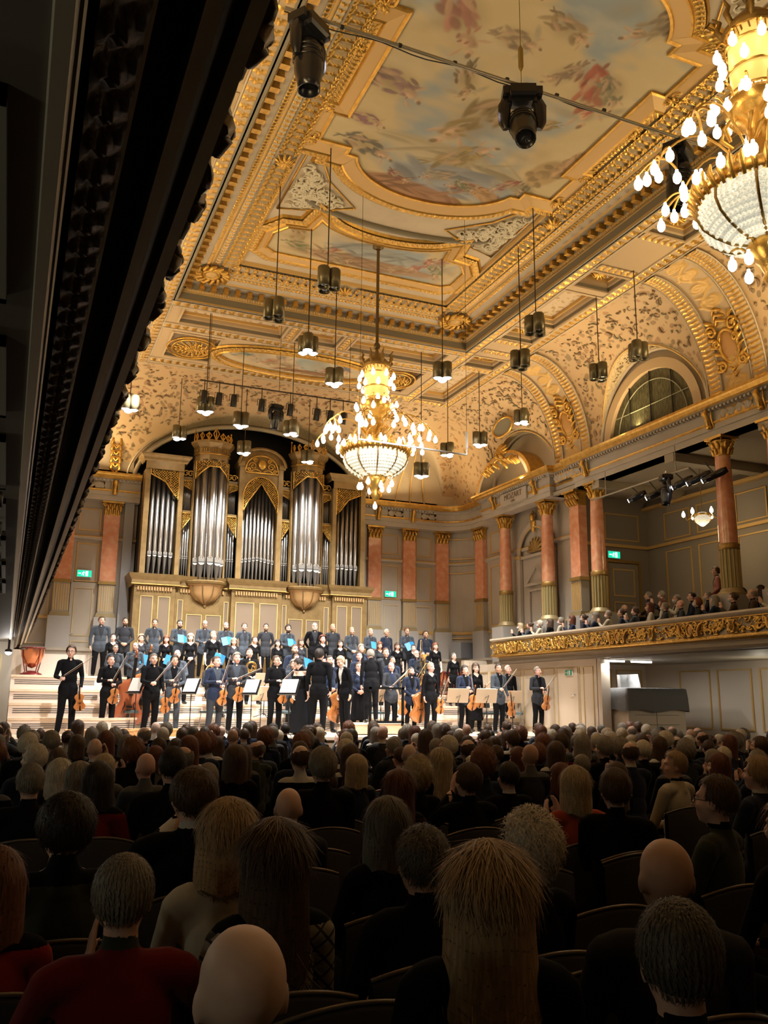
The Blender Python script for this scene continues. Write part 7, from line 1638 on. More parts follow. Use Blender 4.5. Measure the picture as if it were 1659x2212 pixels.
# ------------------------------------------------------------------ the orchestra
F = fiddler
F(155, 19.3, 1395, 'tall violinist with curly brown hair and glasses, leftmost on the stage front', 'violin2', .1, hairk='full', hairc='brown', glasses=True, skin='fair', bowd=(.8, -.1, .62))
F(240, 20.6, 1415, 'smiling violinist in open black jacket standing left of the two double basses', 'violin', .2, hairk='short', hairc='dark', skin='pink', bowd=(.45, 0, .9))
F(332, 19.6, 1412, 'stout violinist in black frock looking up, right of the double basses', 'violin2', .45, hairk='short', hairc='pepper', skin='fair', bowd=(.7, 0, .75), xs=1.08)
F(378, 20.6, 1416, 'slim violinist in slate suit behind the stout one in frock', 'violin', -.1, coat='slate', legs='slate', hairk='full', hairc='dark', skin='tan', bowd=(.62, 0, .8))
F(468, 19.6, 1418, 'grinning broad violinist in navy suit left of the tall bowed-bow player', 'violin', .3, coat='navy', legs='charcoal', shirt='slate', hairk='short', hairc='brown', skin='pink', xs=1.1, bowd=(.3, 0, .95))
F(512, 20.1, 1410, 'grey-haired violinist in open dark coat with two violins beside him', 'violin', -.1, coat='charcoal', shirt='slate', hairk='full', hairc='grey', skin='pink', bowd=(.9, 0, .4))
F(597, 19.9, 1416, 'dark-haired violinist in double-breasted black suit with long bow raised', 'violin', .25, hairk='short', hairc='brown', skin='fair', bowd=(.75, 0, .65), glasses=True)
F(635, 21.2, 1425, 'grey-haired player in slate jacket partly behind the soloist in the gown', 'violin', -.2, coat='slate', legs='charcoal', hairk='full', hairc='grey', skin='fair')
g_ = onY(655, 1426, 19.5); person('gown', (g_[0], 19.5, 1.0), -.5, 'woman soloist in strapless black gown bowing her head', hairk='bun', hairc='dark', skin='pale', scale=.98, coat='black', eyes=True)
g_ = onY(690, 1408, 19.0); person('sides2', (g_[0], 19.0, 1.0), 2.6, 'man in black suit with wavy dark hair seen from behind beside the soloist', hairk='full', hairc='dark', skin='fair', scale=1.08)
g_ = onY(748, 1422, 19.3); person('stoop', (g_[0], 19.3, 1.0), -1.35, 'blond man in black suit bowing in profile left of the podium', hairk='short', hairc='fair', skin='fair', scale=1.02, shirt='white')
# podium and conductor
pdx = float(onY(818, 1575, 19.6)[0]) - .17; pod = tag(empty('podium', (pdx, 19.6, 1.0)), 'low beige conductor podium with a black guard rail', 'podium')
ob('platform', MB().box(-.62, .62, -.5, .5, .02, .22), STW, pod); ob('top', MB().box(-.64, .64, -.52, .52, .22, .25), PALEW, pod)
ob('guard_rail', MB().box(-.30, .56, -.58, -.53, 1.02, 1.07).box(-.30, -.25, -.58, -.53, .2, 1.07).box(.51, .56, -.58, -.53, .2, 1.07).box(-.30, .56, -.58, -.53, .26, .31), mat("black guard rail steel", (.004, .004, .004), .8, spec=.1), pod)
g_ = onY(803, 1411, 19.7); person('stoop', (g_[0], 19.7, 1.25), 2.9, 'grey-haired conductor in black tailcoat with his back turned on the podium', hairk='full', hairc='grey', skin='pink', scale=.99)
# cellist standing behind, cello upright
def cellist(u, yw, vh, label, z=1.0, **k):
    p = onY(u, vh, yw); o = person('clasp', (p[0], yw, z), k.pop('rz', 0), label, scale=min(1.05, (p[2]-z)/1.745), **k); q = local(o, (.10, -.28, .98))
    c = string_inst('cello', .76, .44, .12, 'cello standing upright before the '+' '.join(label.split(' ')[:9]), VARN, (q[0]+.05, q[1]-.02, z+.98), (.08, .06, 0)); return o
cellist(712, 20.6, 1412, 'bearded cellist in navy suit between the black suits', coat='navy', legs='charcoal', hairk='short', hairc='dark', beard='dark', z=1.0)
F(845, 20.4, 1430, 'balding violist in dark jacket just right of the podium', 'violin2', .1, inst='viola', coat='charcoal', shirt='navy', hairk='fringe', hairc='brown', skin='pink', bowd=(.75, 0, .65))
cellist(888, 20.4, 1441, 'bearded cellist with hands folded right of the balding one', coat='navy', hairk='short', hairc='dark', beard='dark')
g_ = onY(775, 1432, 21.0); person('woman2', (g_[0], 21.0, 1.0), 0, 'woman in navy dress with glasses behind the podium', hairk='bun', hairc='brown', glasses=True, coat='navy', scale=.98)
g_ = onY(930, 1446, 19.8); person('womanpants', (g_[0], 19.8, 1.0), .1, 'short-haired woman in black satin blouse and trousers standing front right', hairk='short', hairc='fair', skin='pink', scale=.97)
q_ = onY(950, 1500, 19.8); string_inst('viola', .4, .24, .045, 'viola hanging from the hand of the woman in satin blouse', VARN, (q_[0], 19.75, 1.85), (0, .1, .3)); bow((q_[0]-.02, 19.7, 1.75), (.35, 0, .9), 'bow raised beside the woman in satin blouse')
F(1003, 19.7, 1438, 'dark-haired violist in blue-black suit looking down at his instrument', 'violin', .15, inst='viola', coat='navy', hairk='full', hairc='dark', skin='fair', bowd=(-.1, 0, 1))
p_ = onY(1027, 1440, 20.7); o_ = person('woman2', (p_[0], 20.7, 1.0), .1, 'long-haired young woman in black dress behind the violist', hairk='long', hairc='brown', scale=1.0, skin='pale')
string_inst('viola', .4, .24, .045, 'viola held by the long-haired young woman', VARN, (p_[0]+.02, 20.35, 1.98), (.1, .3, 0)); bow((p_[0]+.05, 20.35, 2.1), (.75, 0, .6), 'bow slanting up from the long-haired young woman')
F(1076, 19.5, 1434, 'tall young violist in slate suit near the right end', 'violin2', .2, inst='viola', coat='slate', shirt='black', hairk='short', hairc='dark', skin='tan', bowd=(.7, 0, .7))
F(1160, 19.6, 1440, 'smiling greying violist in dark suit at the far right end', 'violin', .15, inst='viola', coat='charcoal', hairk='short', hairc='grey', skin='pink', bowd=(.7, 0, .7))
g_ = onY(1093, 1443, 21.3); person('sides', (g_[0], 21.2, 1.0), 0, 'white-haired player mostly hidden behind the tall young violist', hairk='short', hairc='white', skin='pink', scale=1)
# double basses with players
for u, yw, vh, lab, hk, hc, sk in ((250, 21.8, 1392, 'grey-haired bass player with glasses leaning on the left double bass', 'short', 'pepper', 'fair'), (293, 22.0, 1388, 'bald smiling bass player between the two double basses', 'fringe', 'grey', 'pink')):
    p = onY(u, vh, yw); o = person('clasp', (p[0], yw, 1.63), .1, lab, hairk=hk, hairc=hc, skin=sk, coat='slate', shirt='charcoal', scale=min(1.0, (p[2]-1.63)/1.74), glasses=u == 250)
for u, lab, rl in ((284, 'left double bass, glossy orange-brown, leaning on a player', .07), (312, 'right double bass, golden brown, behind the left one', .12)):
    p = onY(u, 1500, 20.9 if u == 284 else 21.2); string_inst('double_bass', 1.12, .66, .2, lab, VARN if u > 300 else mat('red brown varnish', (.36, .10, .04), .22, coat=.5), (p[0], p[1], 1.0+1.20 if u == 284 else 1.0+1.35), (.1, rl, 0))
# wind, brass and percussion rows on the risers
ROWS = [(412, 22.9, 1372, 1.63, 'white-blond woman in black velvet jacket and long skirt', 'woman', 'bob', 'white', 'black'), (230, 1.0, 0, 0, None, None, None, None, None)]
def row(u, yw, vh, z, label, tp, hk, hc, coat='slate', sk='fair', rz=0., **k):
    p = onY(u, vh, yw); sc = (p[2]-z)/(1.745 if tp not in ('seated', 'seatedturn') else 1.33)
    return person(tp, (p[0], yw, z), rz, label, scale=max(.84, min(1.06, sc)), hairk=hk, hairc=hc, coat=coat, skin=sk, **k)
row(412, 23.0, 1372, 1.93, 'white-blond woman in black velvet jacket and long skirt', 'woman2', 'bob', 'white', 'black', 'pale')
row(384, 22.2, 1404, 1.63, 'bald player sitting low behind the slate-suited violinist', 'seated', 'fringe', 'grey', 'slate', 'pink')
row(463, 21.9, 1412, 1.33, 'horn player with short brown hair left of the grey-haired violinist', 'seated', 'short', 'brown', 'charcoal', 'pink')
row(540, 22.3, 1398, 1.63, 'young horn player with black hair behind the music desks', 'seated', 'short', 'dark', 'black', 'fair')
row(637, 22.4, 1388, 1.33, 'bearded clarinettist in dark suit under the tall bald singer', 'clasp', 'short', 'brown', 'navy', 'fair', beard='brown')
row(640, 21.9, 1413, 1.33, 'man with receding hair behind the soloist in gown', 'sides', 'short', 'brown', 'slate', 'pink')
row(780, 22.6, 1392, 1.63, 'grey-haired trumpeter in blue suit looking down', 'sides', 'full', 'grey', 'navy', 'fair')
row(776, 21.9, 1408, 1.33, 'young man with short dark hair under the grey-haired trumpeter', 'sides2', 'short', 'dark', 'navy', 'pink')
row(833, 22.5, 1397, 1.33, 'player with receding hair above the balding cellist', 'clasp', 'short', 'brown', 'charcoal', 'fair')
row(847, 21.7, 1418, 1.33, 'bearded young man in navy suit behind the balding cellist', 'sides', 'short', 'dark', 'navy', 'tan', beard='dark')
row(899, 22.6, 1405, 1.63, 'white-bearded trombonist with glasses', 'clasp', 'fringe', 'white', 'navy', 'pink', beard='white', glasses=True)
row(912, 22.1, 1417, 1.63, 'trombonist with glasses and dark hair', 'clasp', 'short', 'dark', 'charcoal', 'fair', glasses=True)
row(980, 22.3, 1431, 1.63, 'short-haired woman timpanist in black jacket', 'womanpants', 'short', 'pepper', 'black', 'pale', glasses=True)
row(940, 22.9, 1392, 1.93, 'long-haired singer in long black dress at the right end of the women', 'woman', 'long', 'auburn', 'black', 'pale')
p_ = onY(455, 1448, 21.6); horn((p_[0], 21.6, p_[2]), (.2, 0, .3), 'french horn held by the brown-haired player at left')
p_ = onY(543, 1440, 22.0); horn((p_[0], 22.0, p_[2]), (.2, 0, -.2), 'french horn held by the young black-haired player'); p_ = onY(548, 1444, 22.0); 
for u, v, r, lab in ((856, 1468, (.2, .8, 0), 'trombone slanting up left of the folded-hands cellist'), (905, 1462, (.2, .5, 0), 'trombone with shining slide before the dark-haired trombonist'), (921, 1420, (0, 0, .4), 'trombone standing upright before the white-bearded trombonist')):
    p_ = onY(u, v, 21.8); trombone((p_[0]-.2, 21.7, p_[2]-.25), r, lab)
# back choir row: men
CH_ = [(220, 1334, 'sides', 'short', 'brown', 'slate', 'heavy choir man with brown hair at the left end of the top row', 0, None, 1.12), (271, 1338, 'clasp', 'short', 'dark', 'charcoal', 'bearded choir man second from the left in the top row', 0, 'brown', 1.), (335, 1338, 'behind', 'short', 'brown', 'slate', 'clean-shaven choir man in buttoned slate suit third from the left in the top row', 0, None, 1.), (388, 1345, 'book', 'short', 'dark', 'slate', 'choir man with dark beard, glasses and blue folder fourth from the left', 1, 'dark', 1.), (443, 1340, 'book', 'fringe', 'grey', 'slate', 'bald choir man with glasses and blue folder above the brown-haired singer', 0, None, 1.), (488, 1350, 'book', 'fringe', 'dark', 'slate', 'bald choir man with dark beard holding a blue folder', 1, 'brown', 1.),
    (528, 1347, 'behind', 'short', 'brown', 'slate', 'choir man with brown quiff and hands behind his back', 0, None, 1.), (575, 1347, 'behind', 'short', 'dark', 'charcoal', 'slim bearded choir man in the middle of the organ front', 0, 'brown', .95), (622, 1352, 'book', 'full', 'dark', 'slate', 'young choir man with full dark hair and blue folder under the right bowl', 1, 'dark', 1.), (680, 1345, 'behind', 'fringe', 'white', 'black', 'tall bald choir man with white beard and folded collar', 0, 'white', 1.05), (719, 1348, 'sides', 'short', 'fair', 'charcoal', 'fair-haired choir man right of the tall bald one', 0, None, .95), (760, 1355, 'clasp', 'short', 'fair', 'slate', 'blond choir man with folded hands at the organ\'s right edge', 0, None, .95),
    (800, 1365, 'book', 'short', 'fair', 'slate', 'short fair choir man with blue folder behind the podium', 1, None, .95), (835, 1360, 'sides', 'short', 'white', 'navy', 'white-haired choir man with glasses near the exit sign', 0, None, .95), (879, 1356, 'book', 'short', 'auburn', 'slate', 'red-haired choir man with blue folder second from the right end', 1, None, .98), (919, 1367, 'clasp', 'short', 'brown', 'navy', 'broad choir man with arms folded at the right end of the top row', 0, None, 1.1)]
for u, vh, tp, hk, hc, co, lab, fo, bd, xs in CH_:
    p = onY(u, vh, 24.35); sc = (p[2]-2.28)/1.745; o = person(tp, (p[0], 24.35, 2.28), RNG.uniform(-.2, .25), lab, 'choir men in the top row', scale=max(.9, min(1.02, sc)), hairk=hk, hairc=hc, coat=co, shirt='charcoal', skin=['fair', 'pink', 'fair', 'tan'][u % 4], beard=bd, glasses='glasses' in lab, xs=xs)
    if fo: q = local(o, (.02, -.31, 1.15)); folder(tuple(q), (-.5, RNG.uniform(-.4, .4), o.rotation_euler[2]+.2), 'blue song folder held by the '+' '.join(lab.split(' ')[:9]))
WM = [(245, 1373, 'dark', 'bun', 'dark-haired young woman half hidden at the left end of the women'), (305, 1375, 'fair', 'curly', 'curly blonde woman between the double bass scrolls'), (360, 1378, 'auburn', 'long', 'woman with wavy auburn hair left of the white-blond one'), (461, 1367, 'fair', 'bun', 'blonde woman with bare forearms and hair tied back'), (505, 1383, 'fair', 'long', 'long-haired blonde singer under the man with a quiff'), (550, 1378, 'brown', 'bun', 'brown-haired singer in charcoal jacket behind the horns'), (600, 1385, 'dark', 'bob', 'dark-haired singer in square-necked black dress'), (650, 1383, 'brown', 'bob', 'singer with short wavy brown hair and sleeveless dress'), (697, 1376, 'red', 'curly', 'singer with curly dark red hair in grey cardigan'), (735, 1386, 'dark', 'long', 'singer with straight dark hair under the blond man'), (820, 1390, 'auburn', 'bob', 'singer with short auburn hair behind the conductor'), (858, 1392, 'brown', 'long', 'singer with long brown hair right of the conductor'), (893, 1396, 'brown', 'bun', 'singer peeping between the red-haired man and the trombonists')]
for i, (u, vh, hc, hk, lab) in enumerate(WM):
    p = onY(u, vh, 23.55); sc = (p[2]-1.93)/1.70; o = person('woman' if i % 2 else 'woman2', (p[0], 23.55, 1.93), RNG.uniform(-.2, .2), lab, 'choir women below the men', scale=max(.82, min(1.0, sc)), hairk=hk, hairc=hc, coat=['black', 'charcoal', 'black'][i % 3], skin=['pale', 'fair', 'pink'][i % 3], seed=i)
    if i in (1, 2, 3, 4, 7): q = local(o, (.16, -.22, .95)); folder(tuple(q), (.1, .3, .3), 'blue song folder at the side of the '+' '.join(lab.split(' ')[:8]))
# timpani, furniture
p_ = onY(67, 1456, 23.6); timpani(p_[0], 23.75, 2.28, 'copper kettledrum at the left end of the top riser', .82)
p_ = onY(966, 1490, 22.9); timpani(p_[0]-.25, 23.15, 1.93, 'copper kettledrum left of the timpanist, behind her shoulder', .8); timpani(p_[0]+.35, 23.2, 1.93, 'copper kettledrum right of the timpanist below the balcony end', .8)
CHR = [(200, 1560, -.9, 'left of the first violin'), (345, 1582, .2, 'with its seat turned to the double basses'), (300, 1552, 2.4, 'behind the stout violinist'), (418, 1548, .5, 'between the two pairs of violinists'), (445, 1580, -1.2, 'beside the grinning violinist'), (560, 1575, -1.0, 'left of the double-breasted suit'), (625, 1578, .7, 'near the soloist\'s gown'), (590, 1560, .2, 'second one near the soloist'), (865, 1558, .3, 'behind the podium rail'), (905, 1562, 0, 'behind the folded-hands cellist'), (965, 1572, .8, 'between the satin blouse and the violist'), (1040, 1578, .9, 'in front of the long-haired woman'), (1055, 1562, .4, 'behind the tall young violist'), (1112, 1580, .9, 'between the two rightmost violists'), (1135, 1568, .3, 'left of the rightmost violist'), (1182, 1578, .8, 'rightmost of all on the stage')]
for u, v, rz, lab in CHR: x, y = feet(u, v); stage_chair(x, min(y, 21.0), 1.0, rz, 'grey-blue upholstered chrome chair '+lab)
ST = [(288, 1587, 3.3, 0, 'tilted music stand in front of the double basses'), (408, 1588, 3.3, 0, 'music stand with white pages left of the grinning violinist'), (540, 1588, 3.3, 0, 'music stand with white pages right of the two violins'), (640, 1594, 3.5, 0, 'music stand with open score in front of the soloist'), (563, 1540, .2, 1, 'beige wooden music desk behind the bowed violinists'), (570, 1520, .2, 1, 'rear beige wooden music desk by the horns'), (715, 1560, .2, 1, 'beige wooden music desk beside the cello'), (822, 1572, .2, 1, 'beige wooden music desk behind the guard rail'), (872, 1572, .1, 1, 'beige wooden music desk before the folded-hands cellist'), (990, 1588, -.3, 1, 'beige wooden music desk before the looking-down violist'), (1052, 1588, -.3, 1, 'beige wooden music desk before the tall young violist'), (1108, 1578, -.5, 1, 'beige wooden music desk nearest the right violist')]
for i, (u, v, rz, wd, lab) in enumerate(ST):
    x, y = feet(u, v); z = 1.0
    if y > 20.9: y = 21.0 if v > 1530 else 21.35; p = onY(u, v, y); x = p[0]; z = 1.0 if v > 1530 else 1.33
    music_stand(x, max(y, 18.4), z, rz*.6+(.0), lab, wood=bool(wd), paper=True if not wd else (i % 2 == 0), h=1.0 if not wd else .88)
for i, (u, v, lab) in enumerate(((212, 1592, 'low wooden platform under the first chair on the left'), (300, 1588, 'low wooden platform in front of the double basses'))):
    x, y = feet(u, v); b_ = tag(ob('low_platform', MB().box(-.62, .62, -.35, .35, .0, .12).box(-.64, .64, -.37, .37, .12, .14), mat('orange beech', (.55, .30, .12), .4), None, (x+.3*i, 18.7+.45*i, 1.0)), lab, 'platform')
p_ = onY(985, 1402, 25.4); sp_ = tag(empty('grey_speaker', (p_[0]+.25, 25.45, 3.10), .35), 'grey loudspeaker box on the ledge in the concave corner', 'speaker')
ob('cabinet', MB().box(-.32, .32, -.22, .22, 0, .52), mat('speaker grey', (.20, .20, .20), .6), sp_); ob('grille', MB().box(-.3, .3, -.235, -.22, .02, .5), mat('speaker grille', (.13, .13, .14), .8), sp_)
# covered console in the recess
cx0 = 12.98; con = tag(empty('covered_organ_console', (14.1, 17.5, 0)), 'cream organ console under a grey dust cover in the right recess', 'console')
c_ = MB(); c_.box(-.85, .8, -.55, .55, 1.0, 1.85); ob('cabinet', c_, PANELW, con)
pm = MB(); 
for z in (1.28, 1.5): pm.box(-.66, .6, -.557, -.55, z-.006, z+.006)
pm.box(-.05, -.04, -.557, -.55, 1.1, 1.7); ob('panel_joint', pm, GREIGED, con)
ob('plinth', MB().box(-.8, .95, -.62, .6, .96, 1.06), mat('grey pedestal', (.3, .3, .3), .5), con)
COVR = mat('grey dust cover', (.13, .13, .13), .75, bump=(5, .4, .04))
t_ = np.linspace(0, 1, 60); per = [(-.92, -.63), (.84, -.63), (.95, .2), (.8, .62), (-.92, .62), (-.92, -.63)]
P = []
for a, b in zip(per[:-1], per[1:]):
    for t in np.linspace(0, 1, 12)[:-1]: P.append((a[0]+(b[0]-a[0])*t, a[1]+(b[1]-a[1])*t))
P = np.array(P); n_ = len(P); k_ = np.arange(n_)
cvb = MB(); cvb.ring([np.stack([P[:, 0]*.9, P[:, 1]*.9, np.full(n_, 2.12)], 1), np.stack([P[:, 0]*.97, P[:, 1]*.97, np.full(n_, 2.10)], 1), np.stack([P[:, 0]*(1+.01*np.sin(k_*1.7)), P[:, 1]*(1+.012*np.sin(k_*1.7)), 1.9+0*k_], 1), np.stack([P[:, 0]*(1.02+.02*np.sin(k_*1.7)), P[:, 1]*(1.02+.02*np.sin(k_*1.7)), 1.60+.03*np.sin(k_*.9)], 1)], 0, True); cvb.cap(np.stack([P[:, 0]*.9, P[:, 1]*.9, np.full(n_, 2.12)], 1))
ob('dust_cover', cvb, COVR, con)
scn = tag(empty('covered_screen', (13.75, 17.5, 2.12), .15), 'grey cloth-covered screen standing on the console', 'screen'); 
g = MB(); g.ring([[(-.30, -.04, 0), (.34, -.04, 0), (.36, .1, 0), (-.3, .1, 0)], [(-.36, -.05, .3), (.24, -.05, .33), (.24, .05, .33), (-.36, .05, .3)]], 0, True); g.cap([(-.36, -.05, .3), (.24, -.05, .33), (.24, .05, .33), (-.36, .05, .3)]); ob('cloth', g, mat('pale grey cloth', (.33, .33, .33), .7, bump=(6, .6, .03)), scn); ob('stand', MB().box(-.2, .2, -.02, .08, 0, .01), BLACK, scn)
for xa, xb, lab in ((13.05, 13.55, 'left white tube lamp under the gallery soffit'), (13.75, 14.35, 'right white tube lamp under the gallery soffit')):
    r = tag(empty('tube_lamp', ((xa+xb)/2, 17.4, 2.74)), lab, 'lamp'); h = (xb-xa)/2; ob('tube', MB().tube([(-h, 0, 0), (h, 0, 0)], .02, 8), mat('tube lamp glass', (1, 1, 1), .4, emit=(1, .97, .9), es=12), r); ob('fitting', MB().box(-h, h, -.04, .04, .02, .06), WH, r); light('tube_light', 'AREA', ((xa+xb)/2, 17.4, 2.70), 22, WHITE, .5, .06, aim=((xa+xb)/2, 17.2, 0))
# ------------------------------------------------------------------ the audience
RIM = mat('worn seat rim', (.16, .13, .10), .3, .3); SEATD = mat('dark seat fabric', (.012, .010, .010), .8); SEATW = mat('dark seat wood', (.03, .02, .014), .4)
a_ = np.linspace(-1, 1, 13); bk = MB(); bx = .25
prof = [(.45, .0), (.80, .0), (.875, .0), (.885, -.02), (.87, -.045), (.45, -.05)]
bk.ring([[(bx*t, .02-.05*(1-t*t)+o, z-(.05*t*t if z > .8 else 0)) for t in a_] for z, o in prof], 0, True, closed_u=False)
rm = MB().tube([(bx*t, -.005-.05*(1-t*t), .888-.05*t*t) for t in a_], .009, 5)  # paler than the seat: its colour stands for a highlight on the edge
SEATP = [('backrest', to_mesh('backrest', bk, [SEATD])), ('rim', to_mesh('rim', rm, [RIM])), ('seat', to_mesh('seat', MB().obox((0, .24, .43), (.48, .46, .09)), [SEATD])), ('leg', to_mesh('leg', MB().box(-.24, -.21, -.02, .3, 0, .45), [SEATW])), ('leg', to_mesh('leg', MB().box(.21, .24, -.02, .3, 0, .45), [SEATW]))]
def hall_seat(x, y, rz, label):
    r = tag(empty('concert_seat', (x, y, 0), rz), label, 'chair', 'dark seats of the stalls')
    for n, me in SEATP: ob(n, me, None, r)
    return r
AUD = []
def listener(u, v, zt, label, tp='seated', rz=0., scale=None, **k):
    p = onZ(u, v, zt); sc = zt/1.32
    AUD.append((p[0], p[1]))
    return person(tp, (p[0], p[1]-.02, 0), PI+rz, label, 'listeners in the stalls', scale=sc if scale is None else scale, eyes=False, **k)
near = [ (515, 2000, 1.34, 'bald listener nearest the camera with a big shining head', 'seated', dict(hairk=None, skin='pale', coat='black', xs=1.05), .0),
 (1045, 1843, 1.36, 'listener with very long blonde hair in a black top', 'womanseat', dict(hairk='long', hairc='blond', seed=3, strands=2600, xs=1.12), -.4),
 (268, 1860, 1.29, 'grey short-haired listener in a bright red sweater and dark scarf', 'clap', dict(hairk='short', hairc='grey', coat='darkred', shirt='olive', strands=2600, coatm=None), .0),
 (588, 1790, 1.34, 'long dark-haired listener in a quilted patterned cardigan', 'womanseat', dict(hairk='long', hairc='brown', coat='grey', seed=5, strands=2400, xs=1.05), .1),
 (900, 1800, 1.28, 'listener with tousled pepper hair in dark jacket holding a blue programme', 'seated', dict(hairk='wispy', hairc='pepper', strands=2600), .1),
 (1420, 1815, 1.34, 'bald listener in dark jacket, second row on the right', 'seated', dict(hairk=None, skin='tan', coat='charcoal', xs=1.04), -.35),
 (1440, 1957, 1.32, 'grey-haired listener in the front right of the picture', 'seated', dict(hairk='short', hairc='pepper', strands=2600, coat='navy'), -.4),
 (490, 1745, 1.36, 'listener with a smooth golden bob in a cream top with dark strap', 'womanseat', dict(hairk='bob', hairc='blond', coat='cream', shirt='cream', seed=2, strands=1800, xs=1.05), -.1),
 (146, 1730, 1.36, 'listener with full dark hair and olive jacket on the left', 'womanseat', dict(hairk='full', hairc='dark', coat='olive', strands=1800, xs=1.1), .0),
 (1135, 1775, 1.31, 'white curly-haired listener before the long blonde one', 'womanseat', dict(hairk='curly', hairc='white', coat='black', strands=1800, seed=4), .1),
 (621, 1706, 1.27, 'bald listener with protruding ears in charcoal jacket', 'clap', dict(hairk=None, skin='fair', coat='charcoal'), .0),
 (703, 1668, 1.21, 'listener in a rose cardigan with smooth brown hair', 'womanseat', dict(hairk='short', hairc='brown', coat='pink', shirt='pink', strands=900), .0),
 (418, 1672, 1.40, 'tall listener with bushy brown hair and white shirt collar', 'claphigh', dict(hairk='full', hairc='brown', coat='black', shirt='white', strands=1500, xs=1.1), .0),
 (1530, 1682, 1.38, 'listener with short reddish-brown hair and glasses in green pullover', 'seated', dict(hairk='short', hairc='brown', coat='olive', strands=1200, glasses=True), .5),
 (830, 1738, 1.30, 'listener with grey-brown bob and striped collar', 'womanseat', dict(hairk='bob', hairc='pepper', coat='black', strands=1200, seed=7), .0),
 (1237, 1666, 1.31, 'blonde listener in an orange-red cardigan', 'clap', dict(hairk='bob', hairc='fair', coat='orange', strands=1200, seed=6), -.1),
 (1008, 1657, 1.29, 'listener with brown hair clapping, black coat', 'claphigh', dict(hairk='full', hairc='brown', strands=1000), .0),
 (1092, 1650, 1.27, 'listener with short dark hair and white collar right of the clapping one', 'seated', dict(hairk='short', hairc='dark', shirt='white', strands=900), .0),
 (1325, 1670, 1.33, 'listener with dark red-brown hair and glasses turned left', 'seatedturn', dict(hairk='full', hairc='brown', coat='black', glasses=True, strands=1000), -.9),
 (858, 1672, 1.28, 'listener with long dark red hair and plum jacket', 'womanseat', dict(hairk='long', hairc='red', coat='plum', strands=1200, seed=8), .0),
 (693, 1622, 1.40, 'listener with big grey hair in the middle of the stalls', 'seated', dict(hairk='full', hairc='grey', coat='black', strands=900), .0),
 (898, 1645, 1.31, 'listener with pale blonde curly bob in the middle of the stalls', 'womanseat', dict(hairk='curly', hairc='fair', strands=900), .0),
 (948, 1623, 1.32, 'listener with long fair hair held by a clip', 'womanseat', dict(hairk='long', hairc='fair', strands=900, seed=9), .0),
 (1452, 1627, 1.33, 'listener with yellow-brown hair and cream scarf on the right', 'seatedturn', dict(hairk='short', hairc='blond', coat='cream', strands=800), .3),
 (1625, 1640, 1.36, 'listener with grey-blond hair and shirt collar at the right edge', 'seated', dict(hairk='full', hairc='blond', coat='navy', shirt='white', strands=900), .3),
 (68, 1655, 1.32, 'listener with grey hair and dark coat at the left edge', 'seated', dict(hairk='short', hairc='grey', strands=800), .0),
 (130, 1648, 1.27, 'listener with straight white-blond hair on the left', 'womanseat', dict(hairk='bob', hairc='white', strands=800, seed=1), .0),
 (172, 1655, 1.28, 'listener with long ash-blond hair on the left', 'womanseat', dict(hairk='long', hairc='grey', strands=800, seed=12), .0),
 (215, 1657, 1.31, 'listener with dark bob and dark red cardigan turned right', 'womanseat', dict(hairk='bob', hairc='dark', coat='darkred', strands=800, seed=2), -.5),
 (372, 1620, 1.42, 'tall dark-haired listener on the left blocking the row', 'seated', dict(hairk='short', hairc='dark', strands=800), .0),
 (-8, 1850, 1.25, 'listener with a magenta knit at the left picture edge', 'womanseat', dict(hairk='bob', hairc='auburn', coat='red', strands=600), .0),
 (1690, 1735, 1.33, 'listener cut by the right edge with orange-brown hair', 'womanseat', dict(hairk='long', hairc='auburn', strands=600), .0)]
QUILT = mat('quilted cardigan', (.34, .32, .25), .8)
for u, v, zt, lab, tp, kw, rz in near: listener(u, v, zt, lab, tp, rz, **kw)
# cardigan of the long dark-haired listener gets a lattice weave
nt = QUILT.node_tree; tc = nt.nodes.new('ShaderNodeTexCoord'); b_ = nt.nodes['Principled BSDF']; ws = []
for r in (.8, -.8):
    mp = nt.nodes.new('ShaderNodeMapping'); mp.inputs['Rotation'].default_value = (0, r, 0); nt.links.new(tc.outputs['Object'], mp.inputs[0]); w_ = nt.nodes.new('ShaderNodeTexWave'); w_.inputs['Scale'].default_value = 6.5; w_.bands_direction = 'X'; nt.links.new(mp.outputs[0], w_.inputs['Vector']); ws.append(w_)
mn = nt.nodes.new('ShaderNodeMath'); mn.operation = 'MINIMUM'; nt.links.new(ws[0].outputs['Fac'], mn.inputs[0]); nt.links.new(ws[1].outputs['Fac'], mn.inputs[1])
rp = nt.nodes.new('ShaderNodeValToRGB'); rp.color_ramp.elements[0].position = .04; rp.color_ramp.elements[1].position = .12; rp.color_ramp.elements[0].color = (.04, .035, .025, 1); rp.color_ramp.elements[1].color = (.38, .36, .28, 1); nt.links.new(mn.outputs[0], rp.inputs[0]); nt.links.new(rp.outputs[0], b_.inputs['Base Color'])
for o in list(COL.objects):
    if o.get('label', '') == 'long dark-haired listener in a quilted patterned cardigan': o.material_slots[1].link = 'OBJECT'; o.material_slots[1].material = QUILT
    if o.get('label', '').startswith('listener with a smooth golden bob'):
        tag(ob('bag_strap', MB().tube([local(o, p) for p in ((-.13, .03, 1.06), (-.11, .105, .98), (-.03, .125, .86), (.04, .12, .74), (.09, .10, .6))], .011, 6, sq=.5), BLACK), 'thin dark bag strap across the cream top', 'strap')
prg = onZ(925, 2010, 1.02); pr_ = tag(empty('programme', (1.62, 3.28, .93), rot=(-.3, .15, .2)), 'blue concert programme held up beside the pepper-haired listener', 'booklet')
